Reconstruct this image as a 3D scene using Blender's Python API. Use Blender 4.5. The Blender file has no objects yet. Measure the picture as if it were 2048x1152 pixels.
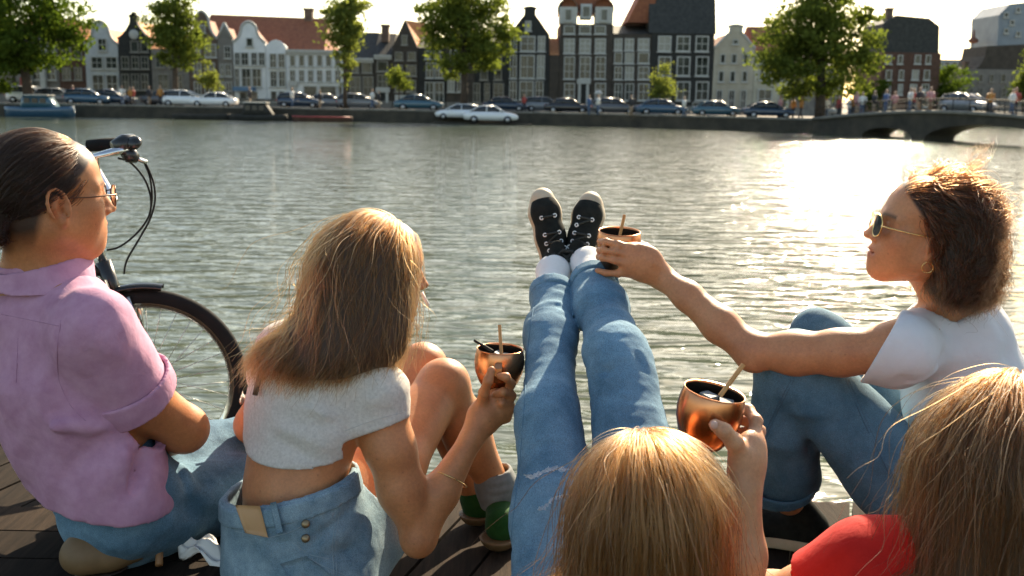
import bpy, bmesh, math, random, time
import numpy as np
from mathutils import Vector, Matrix, Quaternion
T0 = time.time()
S = bpy.context.scene
C = S.collection
PI = math.pi

# ------------------------------------------------------------------ camera
FPX = 2060.0                       # focal length in pixels of a 2048 wide frame
CAMZ = 1.08
PITCH, ROLL = math.radians(10.6), math.radians(1.0)
cam = bpy.data.cameras.new('camera')
camo = bpy.data.objects.new('camera', cam); C.objects.link(camo)
cam.sensor_width = 36.0
cam.lens = 36.0 * FPX / 2048.0
cam.clip_start = 0.05; cam.clip_end = 5000
CR = Matrix.Rotation(PI/2 - PITCH, 3, 'X') @ Matrix.Rotation(ROLL, 3, 'Z')
camo.matrix_world = Matrix.Translation((0, 0, CAMZ)) @ CR.to_4x4()
cam.dof.use_dof = True; cam.dof.focus_distance = 1.95; cam.dof.aperture_fstop = 7.1
S.camera = camo

# ------------------------------------------------------------------ sky, sun, exposure
SUN_EL, SUN_AZ = math.radians(32), math.radians(20.5)     # azimuth to the right of the view axis (+Y)
w = bpy.data.worlds.new('World'); S.world = w; w.use_nodes = True
nt = w.node_tree; nt.nodes.clear()
sky = nt.nodes.new('ShaderNodeTexSky'); sky.sky_type = 'NISHITA'; sky.sun_disc = False
sky.sun_elevation = SUN_EL; sky.sun_rotation = SUN_AZ
sky.air_density = 1.0; sky.dust_density = 1.2; sky.ozone_density = 1.0; sky.altitude = 0
bg = nt.nodes.new('ShaderNodeBackground'); bg.inputs[1].default_value = 0.098
wo = nt.nodes.new('ShaderNodeOutputWorld')
nt.links.new(sky.outputs[0], bg.inputs[0]); nt.links.new(bg.outputs[0], wo.inputs[0])
sl = bpy.data.lights.new('sun', 'SUN'); sl.energy = 5.0; sl.angle = math.radians(0.6); sl.color = (1.0, 0.90, 0.76)
so = bpy.data.objects.new('sun', sl); C.objects.link(so)
SUND = Vector((math.sin(SUN_AZ)*math.cos(SUN_EL), math.cos(SUN_AZ)*math.cos(SUN_EL), math.sin(SUN_EL)))
so.rotation_euler = SUND.to_track_quat('Z', 'Y').to_euler()
so.location = (20, 40, 40)
vs = S.view_settings
vs.view_transform = 'Standard'; vs.look = 'None'; vs.gamma = 1.0; vs.use_curve_mapping = False
vs.exposure = 1.5
vs.use_white_balance = True; vs.white_balance_temperature = 7700; vs.white_balance_tint = 7
S.cycles.max_bounces = 8; S.cycles.transparent_max_bounces = 8
S.cycles.caustics_reflective = False; S.cycles.caustics_refractive = False
S.cycles.sample_clamp_indirect = 6.0

# ------------------------------------------------------------------ helpers
def at(px, py, Y):
    """point at world depth Y that the lens sees at full-frame pixel (px, py)"""
    d = CR @ Vector(((px-1024.0)/FPX, -(py-576.0)/FPX, -1.0))
    return Vector((0, 0, CAMZ)) + d*(Y/d.y)
def onz(px, py, z):
    d = CR @ Vector(((px-1024.0)/FPX, -(py-576.0)/FPX, -1.0))
    return Vector((0, 0, CAMZ)) + d*((z-CAMZ)/d.z)
def tag(o, label=None, cat=None, group=None, kind=None):
    if label: o['label'] = label
    if cat: o['category'] = cat
    if group: o['group'] = group
    if kind: o['kind'] = kind
    return o
def empty(name, loc=(0, 0, 0), rz=0.0):
    o = bpy.data.objects.new(name, None); C.objects.link(o)
    o.location = loc; o.rotation_euler = (0, 0, rz); o.empty_display_size = 0.2
    return o
def link(name, me, mat=None, parent=None, smooth=False):
    o = bpy.data.objects.new(name, me); C.objects.link(o)
    if mat is not None:
        if isinstance(mat, (list, tuple)):
            for m in mat: me.materials.append(m)
        elif not me.materials: me.materials.append(mat)
    if smooth: me.polygons.foreach_set('use_smooth', [True]*len(me.polygons))
    if parent is not None:
        o.parent = parent
    return o
def copy_tree(o, parent=None):
    c = o.copy(); C.objects.link(c); c.parent = parent
    for ch in o.children: copy_tree(ch, c)
    return c

class MB:
    """collects boxes, bars, tubes, prisms, lathes into one mesh"""
    def __init__(s): s.v = []; s.f = []; s.sm = []
    def add(s, vs_, fs, smooth=False):
        n = len(s.v); s.v += [tuple(v) for v in vs_]; s.f += [tuple(i+n for i in f) for f in fs]; s.sm += [smooth]*len(fs); return s
    def box(s, c, d, M=None):
        x, y, z = d[0]/2, d[1]/2, d[2]/2
        vs_ = [Vector((i*x, j*y, k*z)) for k in (-1, 1) for j in (-1, 1) for i in (-1, 1)]
        if M is not None: vs_ = [M @ v for v in vs_]
        vs_ = [v+Vector(c) for v in vs_]
        return s.add(vs_, [(0,2,3,1),(4,5,7,6),(0,1,5,4),(2,6,7,3),(0,4,6,2),(1,3,7,5)])
    def prism(s, poly, axis, a, b):
        """poly: 2D points; axis 'y' => points are (x,z), extruded y from a to b; 'x' => (y,z); 'z' => (x,y)"""
        def P(p, t):
            return (p[0], t, p[1]) if axis == 'y' else ((t, p[0], p[1]) if axis == 'x' else (p[0], p[1], t))
        n = len(poly)
        vs_ = [P(p, a) for p in poly]+[P(p, b) for p in poly]
        fs = [tuple(range(n)), tuple(range(2*n-1, n-1, -1))]+[(i, n+i, n+(i+1) % n, (i+1) % n) for i in range(n)]
        return s.add(vs_, fs)
    def tube(s, pts, r, seg=8, cap=True, smooth=True):
        pts = [Vector(p) for p in pts]; n = len(pts)
        rs = r if isinstance(r, (list, tuple)) else [r]*n
        base = len(s.v); up = None; rings = []
        for i, p in enumerate(pts):
            t = (pts[min(i+1, n-1)]-pts[max(i-1, 0)]); t = t.normalized() if t.length > 1e-9 else Vector((0, 0, 1))
            if up is None: up = t.orthogonal().normalized()
            up = (up-t*up.dot(t)); up = up.normalized() if up.length > 1e-6 else t.orthogonal().normalized()
            bi = t.cross(up)
            rings.append([p+(up*math.cos(2*PI*k/seg)+bi*math.sin(2*PI*k/seg))*rs[i] for k in range(seg)])
        vs_ = [v for R_ in rings for v in R_]
        fs = [(i*seg+k, i*seg+(k+1) % seg, (i+1)*seg+(k+1) % seg, (i+1)*seg+k) for i in range(n-1) for k in range(seg)]
        if cap: fs += [tuple(range(seg-1, -1, -1)), tuple((n-1)*seg+k for k in range(seg))]
        return s.add(vs_, fs, smooth)
    def lathe(s, prof, seg=32, M=None, smooth=True):
        """prof: (r, z) points"""
        n = len(prof); vs_ = []
        for r, z in prof:
            for k in range(seg):
                v = Vector((r*math.cos(2*PI*k/seg), r*math.sin(2*PI*k/seg), z)); vs_.append(M @ v if M is not None else v)
        fs = [(i*seg+k, i*seg+(k+1) % seg, (i+1)*seg+(k+1) % seg, (i+1)*seg+k) for i in range(n-1) for k in range(seg)]
        return s.add(vs_, fs, smooth)
    def mesh(s, name):
        me = bpy.data.meshes.new(name); me.from_pydata(s.v, [], s.f)
        me.polygons.foreach_set('use_smooth', s.sm); me.update(); return me
    def build(s, name, mat, parent=None):
        return link(name, s.mesh(name), mat, parent)

def np_mesh(name, V, F, mat=None, parent=None, smooth=True):
    V = np.asarray(V, np.float32); F = np.asarray(F, np.int32)
    me = bpy.data.meshes.new(name); k = F.shape[1]
    me.vertices.add(len(V)); me.vertices.foreach_set('co', V.ravel())
    me.loops.add(F.size); me.loops.foreach_set('vertex_index', F.ravel())
    me.polygons.add(len(F)); me.polygons.foreach_set('loop_start', np.arange(0, F.size, k, dtype=np.int32))
    me.polygons.foreach_set('use_smooth', np.full(len(F), smooth)); me.update(calc_edges=True)
    return link(name, me, mat, parent)

# ------------------------------------------------------------------ materials
def mat_new(name):
    m = bpy.data.materials.new(name); m.use_nodes = True
    n = m.node_tree; b = n.nodes['Principled BSDF']; return m, n, b
def N(nt_, t, **kw):
    x = nt_.nodes.new(t)
    for k, v in kw.items():
        if k in x.inputs: x.inputs[k].default_value = v
        else: setattr(x, k, v)
    return x
def L(nt_, a, b): nt_.links.new(a, b)
def hexc(r, g, b): return (r, g, b, 1)
def noise_mat(name, c1, c2, scale=8.0, rough=0.8, bump=0.0, bscale=60.0, metallic=0.0, spec=0.5, detail=4.0, coords='Object', stretch=(1, 1, 1), sheen=0.0, bdist=0.01):
    m, n, b = mat_new(name)
    tc = N(n, 'ShaderNodeTexCoord'); mp = N(n, 'ShaderNodeMapping'); mp.inputs['Scale'].default_value = stretch
    L(n, tc.outputs[coords], mp.inputs[0])
    nz = N(n, 'ShaderNodeTexNoise', Scale=scale, Detail=detail, Roughness=0.6); L(n, mp.outputs[0], nz.inputs[0])
    rp = N(n, 'ShaderNodeValToRGB'); rp.color_ramp.elements[0].position = 0.3; rp.color_ramp.elements[1].position = 0.7
    rp.color_ramp.elements[0].color = (*c1, 1); rp.color_ramp.elements[1].color = (*c2, 1)
    L(n, nz.outputs[0], rp.inputs[0]); L(n, rp.outputs[0], b.inputs['Base Color'])
    b.inputs['Roughness'].default_value = rough; b.inputs['Metallic'].default_value = metallic
    b.inputs['Specular IOR Level'].default_value = spec
    if sheen: b.inputs['Sheen Weight'].default_value = sheen
    if bump:
        n2 = N(n, 'ShaderNodeTexNoise', Scale=bscale, Detail=3.0); L(n, mp.outputs[0], n2.inputs[0])
        bp = N(n, 'ShaderNodeBump', Strength=bump, Distance=bdist); L(n, n2.outputs[0], bp.inputs['Height']); L(n, bp.outputs[0], b.inputs['Normal'])
    return m
_pl = {}
def plain(name, c, rough=0.6, metallic=0.0, spec=0.5):
    if name in _pl: return _pl[name]
    d = 0.85
    _pl[name] = noise_mat(name, tuple(x*d for x in c), tuple(min(1, x*1.12) for x in c), scale=6, rough=rough, metallic=metallic, spec=spec)
    return _pl[name]
# ================================================================== SETTING
WZ = -1.40            # canal water level (the near deck is z = 0)
SZ = -0.42            # level of the street on the far bank
DB = 90.0             # distance of the far bank's edge
DH = 108.0            # distance of the house fronts

def water_material():
    m, n, b = mat_new('canal_water')
    tc = N(n, 'ShaderNodeTexCoord')
    mp = N(n, 'ShaderNodeMapping'); mp.inputs['Rotation'].default_value = (0, 0, 0.12); mp.inputs['Scale'].default_value = (0.42, 1.2, 1)
    L(n, tc.outputs['Object'], mp.inputs[0])
    a = N(n, 'ShaderNodeTexNoise', Scale=1.7, Detail=1.5, Roughness=0.45, Distortion=0.9); L(n, mp.outputs[0], a.inputs[0])
    c = N(n, 'ShaderNodeTexNoise', Scale=4.2, Detail=2.0, Roughness=0.55, Distortion=0.9); L(n, mp.outputs[0], c.inputs[0])
    e = N(n, 'ShaderNodeTexNoise', Scale=16.0, Detail=2.0, Roughness=0.5, Distortion=0.3); L(n, mp.outputs[0], e.inputs[0])
    def mul(x, k):
        q = N(n, 'ShaderNodeMath', operation='MULTIPLY'); L(n, x, q.inputs[0]); q.inputs[1].default_value = k; return q.outputs[0]
    def addn(x, y):
        q = N(n, 'ShaderNodeMath', operation='ADD'); L(n, x, q.inputs[0]); L(n, y, q.inputs[1]); return q.outputs[0]
    # sheltered and smoother by the deck, more ruffled by the wind further out
    g = N(n, 'ShaderNodeTexNoise', Scale=0.09, Detail=2.0); L(n, mp.outputs[0], g.inputs[0])
    sx = N(n, 'ShaderNodeSeparateXYZ'); L(n, tc.outputs['Object'], sx.inputs[0])
    gy = N(n, 'ShaderNodeMapRange'); gy.inputs[1].default_value = 4.0; gy.inputs[2].default_value = 45.0; gy.inputs[3].default_value = 0.0; gy.inputs[4].default_value = 1.0; L(n, sx.outputs[1], gy.inputs[0])
    gs_ = addn(gy.outputs[0], mul(g.outputs[0], 0.7))
    gr = N(n, 'ShaderNodeMapRange'); gr.inputs[1].default_value = 0.25; gr.inputs[2].default_value = 1.4; gr.inputs[3].default_value = 0.5; gr.inputs[4].default_value = 0.72
    L(n, gs_, gr.inputs[0])
    big = mul(a.outputs[0], 0.15)
    fine = addn(mul(c.outputs[0], 0.072), mul(e.outputs[0], 0.008))
    hm = N(n, 'ShaderNodeMath', operation='MULTIPLY'); L(n, fine, hm.inputs[0]); L(n, gr.outputs[0], hm.inputs[1])
    h = addn(big, hm.outputs[0])
    bp = N(n, 'ShaderNodeBump', Strength=1.0, Distance=1.0); L(n, h, bp.inputs['Height']); L(n, bp.outputs[0], b.inputs['Normal'])
    b.inputs['Base Color'].default_value = (0.068, 0.084, 0.060, 1)
    b.inputs['Roughness'].default_value = 0.03; b.inputs['IOR'].default_value = 1.33
    b.inputs['Specular Tint'].default_value = (1, 1, 1, 1)
    return m
mb = MB(); mb.add([(-400, -20, WZ), (400, -20, WZ), (400, 900, WZ), (-400, 900, WZ)], [(0, 1, 2, 3)])
tag(mb.build('canal_water', water_material()), kind='structure')

# far bank: stone quay wall, street, ground
M_quay = noise_mat('quay_stone', (0.03, 0.027, 0.02), (0.075, 0.062, 0.045), 0.9, 0.9, 0.4, 5, bdist=0.05)
M_street = noise_mat('street_brick', (0.10, 0.085, 0.07), (0.17, 0.14, 0.12), 0.6, 0.9)
BKX = [(-260, DB), (1.5, DB), (12, DB-3), (25.0, 79.5), (27.5, 88), (36, 104), (38, 113), (60, 117), (300, 190)]    # quay line in plan; right of the bridge it follows a side canal
mb = MB(); mb.prism(BKX+[(300, 300), (-260, 300)], 'z', WZ-2.0, SZ)
tag(mb.build('quay_ground', M_quay), kind='structure')
mb = MB(); mb.prism([(x, y+0.5) for x, y in BKX]+[(300, 300), (-260, 300)], 'z', SZ-0.2, SZ+0.004)
tag(mb.build('street', M_street), kind='structure')
# coping stones along the quay edge
M_cop = noise_mat('coping_stone', (0.13, 0.12, 0.10), (0.23, 0.21, 0.18), 1.5, 0.85)
for (x0, y0), (x1, y1) in zip(BKX[:3], BKX[1:4]):
    a = Vector((max(x0, -52), y0, 0)); b_ = Vector((x1, y1, 0)); ln = (b_-a).length; nst = max(2, int(ln/2.0)); d = (b_-a)/nst
    q = MB(); q.box((0, 0, 0), (d.length*0.985, 0.5, 0.16)); me = q.mesh('coping_stone')
    for i in range(nst):
        p = a+d*(i+0.5)
        o = link('coping_stone', me, M_cop, bpy.data.objects['quay_ground'])
        o.location = (p.x, p.y+0.2, SZ+0.07+random.Random(i).uniform(-.01, .01)); o.rotation_euler[2] = math.atan2(d.y, d.x)
# near side of the side canal, right of the bridge
mb = MB(); mb.prism([(33.5, 40), (400, 40), (400, 190), (33.5, 57)], 'z', WZ-2, SZ)
tag(mb.build('side_quay', M_quay), kind='structure')
# closing ground far away so that the land reaches the horizon
mb = MB(); mb.prism([(-900, 300.5), (900, 300.5), (900, 1500), (-900, 1500)], 'z', WZ-2, SZ-0.05)
tag(mb.build('far_ground', M_street), kind='structure')

# ------------------------------------------------------------------ houses
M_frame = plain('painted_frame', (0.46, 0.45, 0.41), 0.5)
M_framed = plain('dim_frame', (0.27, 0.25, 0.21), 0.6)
def glass_mat():
    m, n, b = mat_new('window_glass')
    tc = N(n, 'ShaderNodeTexCoord'); nz = N(n, 'ShaderNodeTexNoise', Scale=0.9, Detail=2.0); L(n, tc.outputs['Object'], nz.inputs[0])
    rp = N(n, 'ShaderNodeValToRGB'); rp.color_ramp.elements[0].position = .35; rp.color_ramp.elements[1].position = .75
    rp.color_ramp.elements[0].color = (.012, .016, .018, 1); rp.color_ramp.elements[1].color = (.09, .095, .085, 1)
    L(n, nz.outputs[0], rp.inputs[0]); L(n, rp.outputs[0], b.inputs['Base Color'])
    b.inputs['Roughness'].default_value = 0.12
    return m
M_glass = glass_mat()
M_lit = plain('curtain_glass', (0.30, 0.29, 0.25), 0.25)
WALLS = {
 'dark': noise_mat('dark_brick', (0.045, 0.035, 0.026), (0.085, 0.066, 0.050), 2.0, .85),
 'black': noise_mat('tarred_brick', (0.018, 0.018, 0.016), (0.035, 0.033, 0.028), 2.0, .8),
 'brown': noise_mat('brown_brick', (0.10, 0.065, 0.045), (0.17, 0.115, 0.085), 2.0, .85),
 'redbrown': noise_mat('red_brown_brick', (0.075, 0.035, 0.022), (0.12, 0.06, 0.04), 2.0, .85),
 'white': noise_mat('white_paint_wall', (0.70, 0.71, 0.70), (0.82, 0.82, 0.80), 1.2, .7),
 'palegrey': noise_mat('pale_grey_wall', (0.40, 0.42, 0.42), (0.55, 0.56, 0.55), 1.2, .8),
 'grey': noise_mat('grey_plaster', (0.38, 0.33, 0.25), (0.50, 0.45, 0.35), 1.2, .85),
 'greybrown': noise_mat('grey_brown_brick', (0.16, 0.145, 0.125), (0.25, 0.225, 0.195), 1.5, .85),
 'cream': noise_mat('cream_plaster', (0.42, 0.38, 0.29), (0.56, 0.52, 0.40), 1.2, .8),
 'blue': noise_mat('blue_grey_cladding', (0.16, 0.19, 0.22), (0.25, 0.29, 0.32), 0.6, .5),
}
M_rtile = noise_mat('orange_roof_tile', (0.52, 0.19, 0.07), (0.68, 0.30, 0.13), 3.0, .8, .6, 8, bdist=.05)
M_rbrown = noise_mat('red_brown_roof_tile', (0.20, 0.06, 0.028), (0.31, 0.11, 0.05), 3.0, .8, .6, 8, bdist=.05)
M_rslate = noise_mat('slate_roof', (0.022, 0.024, 0.022), (0.05, 0.05, 0.046), 3.0, .8, .4, 8, bdist=.05)
ROOFS = {'orange': M_rtile, 'brown': M_rbrown, 'slate': M_rslate}

def add_window(root, x0, x1, y0, y1, Y, mull=True, lit=False, dim=False, name='window', arch=False, rows=2):
    p0, p1 = at(x0, y1, Y), at(x1, y0, Y)
    cx = (p0.x+p1.x)/2; wd = p1.x-p0.x; z0, z1 = min(p0.z, p1.z), max(p0.z, p1.z); hg = z1-z0
    f = max(0.08, min(0.13, wd*.085)); yf = Y-0.06
    m = MB()
    m.box((cx, yf, z0+f/2), (wd, .14, f)); m.box((cx, yf, z1-f/2), (wd, .14, f))
    m.box((cx-wd/2+f/2, yf, (z0+z1)/2), (f, .14, hg-2*f)); m.box((cx+wd/2-f/2, yf, (z0+z1)/2), (f, .14, hg-2*f))
    m.box((cx, yf-.06, z0-.05), (wd+.2, .16, .1))
    if mull and hg > 1.2:
        for r in range(1, rows): m.box((cx, yf+.02, z0+hg*r/rows), (wd-2*f, .06, .07))
        m.box((cx, yf+.025, (z0+z1)/2), (.06, .055, hg-2*f))
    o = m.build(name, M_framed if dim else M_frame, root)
    g = MB(); g.box((cx, Y-.03, (z0+z1)/2), (wd-2*f+.02, .04, hg-2*f+.02)); g.build('pane', M_lit if lit else M_glass, o)
    return o

def gable_outline(kind, xa, xb, ze, zt, zb):
    xm = (xa+xb)/2; wd = xb-xa
    if kind == 'flat': return [(xa, zb), (xb, zb), (xb, ze), (xa, ze)]
    if kind == 'tri': return [(xa, zb), (xb, zb), (xb, ze), (xm+.02*wd, zt), (xm-.02*wd, zt), (xa, ze)]
    h = zt-ze; half = []
    if kind == 'bell':
        half = [(.50, 0), (.50, .06), (.46, .09), (.40, .16), (.33, .27), (.28, .40), (.25, .56), (.235, .70), (.21, .80), (.15, .90), (.07, .97), (0, 1)]
    elif kind == 'neck':
        half = [(.50, 0), (.53, .02), (.53, .06), (.44, .10), (.35, .2), (.25, .36), (.18, .5), (.125, .62), (.11, .74), (.11, .88), (.15, .90), (.15, .94), (.06, 1)]
    elif kind == 'neckwide':
        half = [(.50, 0), (.48, .06), (.42, .16), (.33, .34), (.24, .52), (.16, .66), (.14, .70), (.14, .90), (.18, .92), (.18, .95), (.05, 1)]
    elif kind == 'ped':
        half = [(.50, 0), (.55, .05), (.55, .2), (.45, .45), (.2, .85), (0, 1)]
    elif kind == 'step':
        half = [(.5, 0), (.5, .2), (.4, .2), (.4, .42), (.3, .42), (.3, .64), (.2, .64), (.2, .84), (.1, .84), (.1, 1)]
    pts = [(xm+a*wd, ze+b*h) for a, b in half]
    left = [(xm-a*wd, ze+b*h) for a, b in reversed(half) if a > 0]
    return [(xa, zb), (xb, zb)]+pts+left

def house(name, label, x0, x1, ye, yt, kind, wall, rows, roof=None, ybase=225, D=DH, extra=None, depth=9.0, cornice=False, trim=None, lit=(), rt=None, cat='house', dim=False):
    xa, xb = at(x0, 140, D).x, at(x1, 140, D).x
    ze, zt = at((x0+x1)/2, ye, D).z, at((x0+x1)/2, yt, D).z
    zb = SZ-0.05
    root = empty(name, ((xa+xb)/2, D, SZ)); off = Vector(root.location)
    root.location = (0, 0, 0)
    out = gable_outline(kind, xa+.01, xb-.01, ze, zt, zb)
    m = MB(); m.prism(out, 'y', D, D+(0.5 if kind != 'flat' else depth))
    wo_ = m.build('wall', WALLS[wall], root)
    if kind != 'flat':
        m = MB(); m.box(((xa+xb)/2, D+0.5+depth/2, (ze+zb)/2), (xb-xa-.04, depth-.01, ze-zb)); m.build('side_wall', WALLS[wall], root)
        m = MB(); zr = ze+(zt-ze)*(.72 if rt is None else rt); xm = (xa+xb)/2
        m.prism([(xa, ze+.003), (xb, ze+.003), (xm, zr)], 'y', D+.51, D+depth+.4); m.build('roof', ROOFS[roof or 'orange'], root)
        # thin pale capping along the gable edge
        if trim:
            pts = out[2:]
            t = MB(); t.tube([Vector((x, D-.02, z)) for x, z in pts], 0.13, 5); t.build('gable_trim', trim, root)
    elif roof:
        m = MB(); zt2 = zt
        m.prism([(D-.05, ze+.003), (D+depth*.45, zt2), (D+depth*.55, zt2), (D+depth, ze+.003)], 'x', xa, xb); m.build('roof', ROOFS[roof], root)
    if cornice:
        m = MB(); m.box(((xa+xb)/2, D-.16, ze-.12), (xb-xa-.02, .38, .26)); m.box(((xa+xb)/2, D-.1, ze-.36), (xb-xa-.02, .22, .2)); m.build('cornice', M_frame, root)
    # plinth of stone at street level
    m = MB(); m.box(((xa+xb)/2, D-.06, SZ+.35), (xb-xa-.06, .14, .7)); m.build('plinth', WALLS['greybrown'], root)
    k = 0
    for row in rows:
        y0, y1, xs = row[0], row[1], row[2]; kw = row[3] if len(row) > 3 else {}
        for (a, b_) in xs:
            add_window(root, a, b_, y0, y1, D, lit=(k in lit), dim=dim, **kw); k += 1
    if extra: extra(root, D)
    tag(root, label, cat, 'canal houses on the far bank')
    return root

def chimney(root, px, py0, py1, D, wpx=18):
    p = at(px, py1, D); q = at(px, py0, D); wd = wpx/FPX*D
    m = MB(); h = q.z-p.z
    m.box((p.x, D+2.5, p.z+h/2-.5), (wd*.8, .9, h+1)); m.box((p.x, D+2.5, q.z+.1), (wd, 1.1, .22)); m.build('chimney', WALLS['brown'], root)
def door(root, x0, x1, y0, y1, D, mat=None):
    p0, p1 = at(x0, y1, D), at(x1, y0, D); wd = p1.x-p0.x; hg = p1.z-p0.z; cx = (p0.x+p1.x)/2
    m = MB(); t = .28
    m.box((cx-wd/2+t/2, D-.12, p0.z+hg/2), (t, .24, hg)); m.box((cx+wd/2-t/2, D-.12, p0.z+hg/2), (t, .24, hg)); m.box((cx, D-.14, p1.z+.15), (wd+.3, .34, .5))
    o = m.build('door_surround', M_frame, root)
    m = MB(); m.box((cx, D-.03, p0.z+hg/2), (wd-2*t, .08, hg)); m.build('door', mat or WALLS['black'], root)
def block(root, name, px0, px1, py0, py1, D, dy, mat, yoff=0.0):
    p0, p1 = at(px0, py1, D), at(px1, py0, D)
    m = MB(); m.box(((p0.x+p1.x)/2, D+yoff+dy/2, (p0.z+p1.z)/2), (p1.x-p0.x, dy, p1.z-p0.z)); return m.build(name, mat, root)
def grid3(xs): return xs

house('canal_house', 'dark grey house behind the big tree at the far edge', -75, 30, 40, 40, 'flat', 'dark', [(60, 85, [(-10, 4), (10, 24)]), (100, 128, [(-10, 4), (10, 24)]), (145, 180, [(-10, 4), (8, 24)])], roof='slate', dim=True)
def exA(r, D):
    for x in (62, 90): block(r, 'column', x-3, x+3, 128, 190, D, .5, M_frame, -.6)
    block(r, 'awning', 46, 60, 155, 186, D, .3, plain('red_awning', (.35, .05, .03)), -.5)
house('canal_house', 'house with pale columns and red shopfront under big tree', 30.5, 118, 62, 30, 'flat', 'greybrown', [(80, 105, [(38, 55), (64, 84), (92, 110)]), (135, 160, [(66, 84), (94, 112)])], roof='brown', extra=exA)
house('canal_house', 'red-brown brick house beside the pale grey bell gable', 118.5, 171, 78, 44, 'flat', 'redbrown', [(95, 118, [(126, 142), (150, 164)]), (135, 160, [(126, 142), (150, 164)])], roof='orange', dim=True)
house('canal_house', 'pale grey house with pointed bell gable and four big windows', 171.5, 238, 90, 42, 'bell', 'palegrey', [(77, 102, [(197, 213)]), (113, 138, [(183, 206), (212, 235)]), (149, 186, [(186, 208), (214, 236)])], roof='orange', trim=M_frame)
def exC(r, D):
    p = at(268, 69, D); m = MB(); m.lathe([(0, -.08), (.42, -.08), (.5, 0), (.42, .05), (0, .05)], 20, Matrix.Translation((p.x, D-.05, p.z)) @ Matrix.Rotation(PI/2, 4, 'X')); m.build('round_window', M_frame, r)
    block(r, 'finial', 263, 270, 24, 32, D, .5, WALLS['black'])
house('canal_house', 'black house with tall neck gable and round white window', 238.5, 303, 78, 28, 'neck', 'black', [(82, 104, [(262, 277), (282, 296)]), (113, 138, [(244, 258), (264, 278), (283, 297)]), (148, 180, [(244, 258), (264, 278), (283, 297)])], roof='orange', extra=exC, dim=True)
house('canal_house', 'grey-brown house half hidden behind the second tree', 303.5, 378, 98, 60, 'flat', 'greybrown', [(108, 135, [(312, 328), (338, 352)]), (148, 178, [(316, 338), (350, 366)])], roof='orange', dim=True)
house('canal_house', 'brown brick house with ornate pale gable and spike', 378.5, 436, 78, 22, 'bell', 'brown', [(50, 66, [(400, 411)]), (88, 115, [(388, 402), (410, 433)]), (125, 153, [(388, 403), (411, 430)]), (163, 190, [(389, 403), (410, 428)])], roof='brown', trim=M_frame)
house('canal_house', 'narrow brown and cream house with small pointed gable', 436.5, 467, 77, 46, 'tri', 'greybrown', [(92, 117, [(449, 462)]), (128, 153, [(441, 448), (451, 463)]), (164, 200, [(441, 448), (452, 464)])], roof='brown', trim=M_frame)
def exG(r, D):
    block(r, 'awning', 472, 512, 174, 182, D, 1.2, plain('blue_awning', (.10, .20, .32)), -1.25)
    # the long red-brown roof that rises behind the white fronts
    p0, p1 = at(418, 31, D+6), at(664, 40, D+6); q = at(500, 104, D+1.5)
    m = MB(); zt = (p0.z+p1.z)/2
    m.add([(p0.x, D+1.0, q.z), (p1.x, D+1.0, q.z), (p1.x-.4, D+6, zt), (p0.x+.2, D+6, zt+.25), (p0.x, D+12, q.z), (p1.x, D+12, q.z)], [(0, 1, 2, 3), (3, 2, 5, 4), (0, 3, 4), (1, 5, 2), (0, 4, 5, 1)])
    m.build('roof', M_rbrown, r); chimney(r, 609, 17, 42, D+3.5, 20)
house('canal_house', 'white bell-gabled house below the long red-brown roof', 467.5, 532, 86, 43, 'bell', 'white', [(76, 93, [(493, 506)]), (105, 131, [(470, 480), (483, 497), (503, 514), (518, 530)]), (137, 174, [(470, 479), (484, 502), (505, 523)]), (184, 203, [(480, 494), (500, 516)])], roof='brown', extra=exG, trim=M_frame)
house('canal_house', 'narrow white house with low triangular pediment', 532.5, 572, 97, 79, 'ped', 'white', [(107, 136, [(540, 553), (557, 570)]), (142, 174, [(541, 554), (558, 571)]), (182, 203, [(542, 554), (558, 569)])], roof='brown')
SX = [(580, 591), (598, 609), (616, 627), (634, 645), (652, 663), (670, 682)]
def exI(r, D): door(r, 581, 593, 170, 204, D)
house('canal_house', 'wide white house with two rows of six windows above shopfronts', 572.5, 691, 100, 100, 'flat', 'white', [(110, 133, SX), (140, 164, SX), (171, 197, [(607, 635), (639, 674), (677, 685)], {'mull': False})], extra=exI, cornice=True)
house('canal_house', 'small dark brown house with slate roof and cream cornice', 692, 748, 116, 60, 'flat', 'dark', [(124, 146, [(704, 718), (724, 744)]), (153, 196, [(700, 722), (726, 747)])], roof='slate', cornice=True, dim=True)
def exK(r, D): door(r, 755, 777, 183, 206, D); chimney(r, 765, 50, 62, D)
house('canal_house', 'narrow dark house with raised cream cornice and arched doorway', 748.5, 784, 110, 62, 'flat', 'dark', [(122, 143, [(754, 776)]), (149, 176, [(755, 775)])], roof='slate', extra=exK, cornice=True, dim=True)
def exL(r, D):
    a, b_, c_ = at(810, 40, D+.6), at(856, 62, D+.6), at(834, 100, D+.6)
    m = MB(); m.add([(a.x, D+.6, a.z), (b_.x, D+6, a.z), (b_.x, D+6, c_.z), (c_.x, D+.6, c_.z), (a.x, D+6, a.z)], [(0, 3, 2, 1), (0, 1, 4)]); m.build('roof_slope', M_rtile, r)
    block(r, 'sign_board', 790, 812, 190, 203, D, .12, M_frame, -.14)
house('canal_house', 'dark gabled house with bright orange roof slope', 784.5, 836, 96, 40, 'tri', 'dark', [(70, 90, [(803, 815)]), (104, 121, [(790, 806), (815, 832)]), (130, 152, [(790, 806), (813, 833)]), (160, 184, [(790, 806), (813, 832)])], roof='orange', extra=exL, dim=True)
house('canal_house', 'tarred house with wide white windows left of the central tree', 836.5, 892, 96, 70, 'flat', 'black', [(102, 118, [(850, 862), (868, 882)]), (125, 156, [(852, 868), (870, 886)]), (164, 206, [(850, 868), (869, 888)])], roof='slate')
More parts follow.
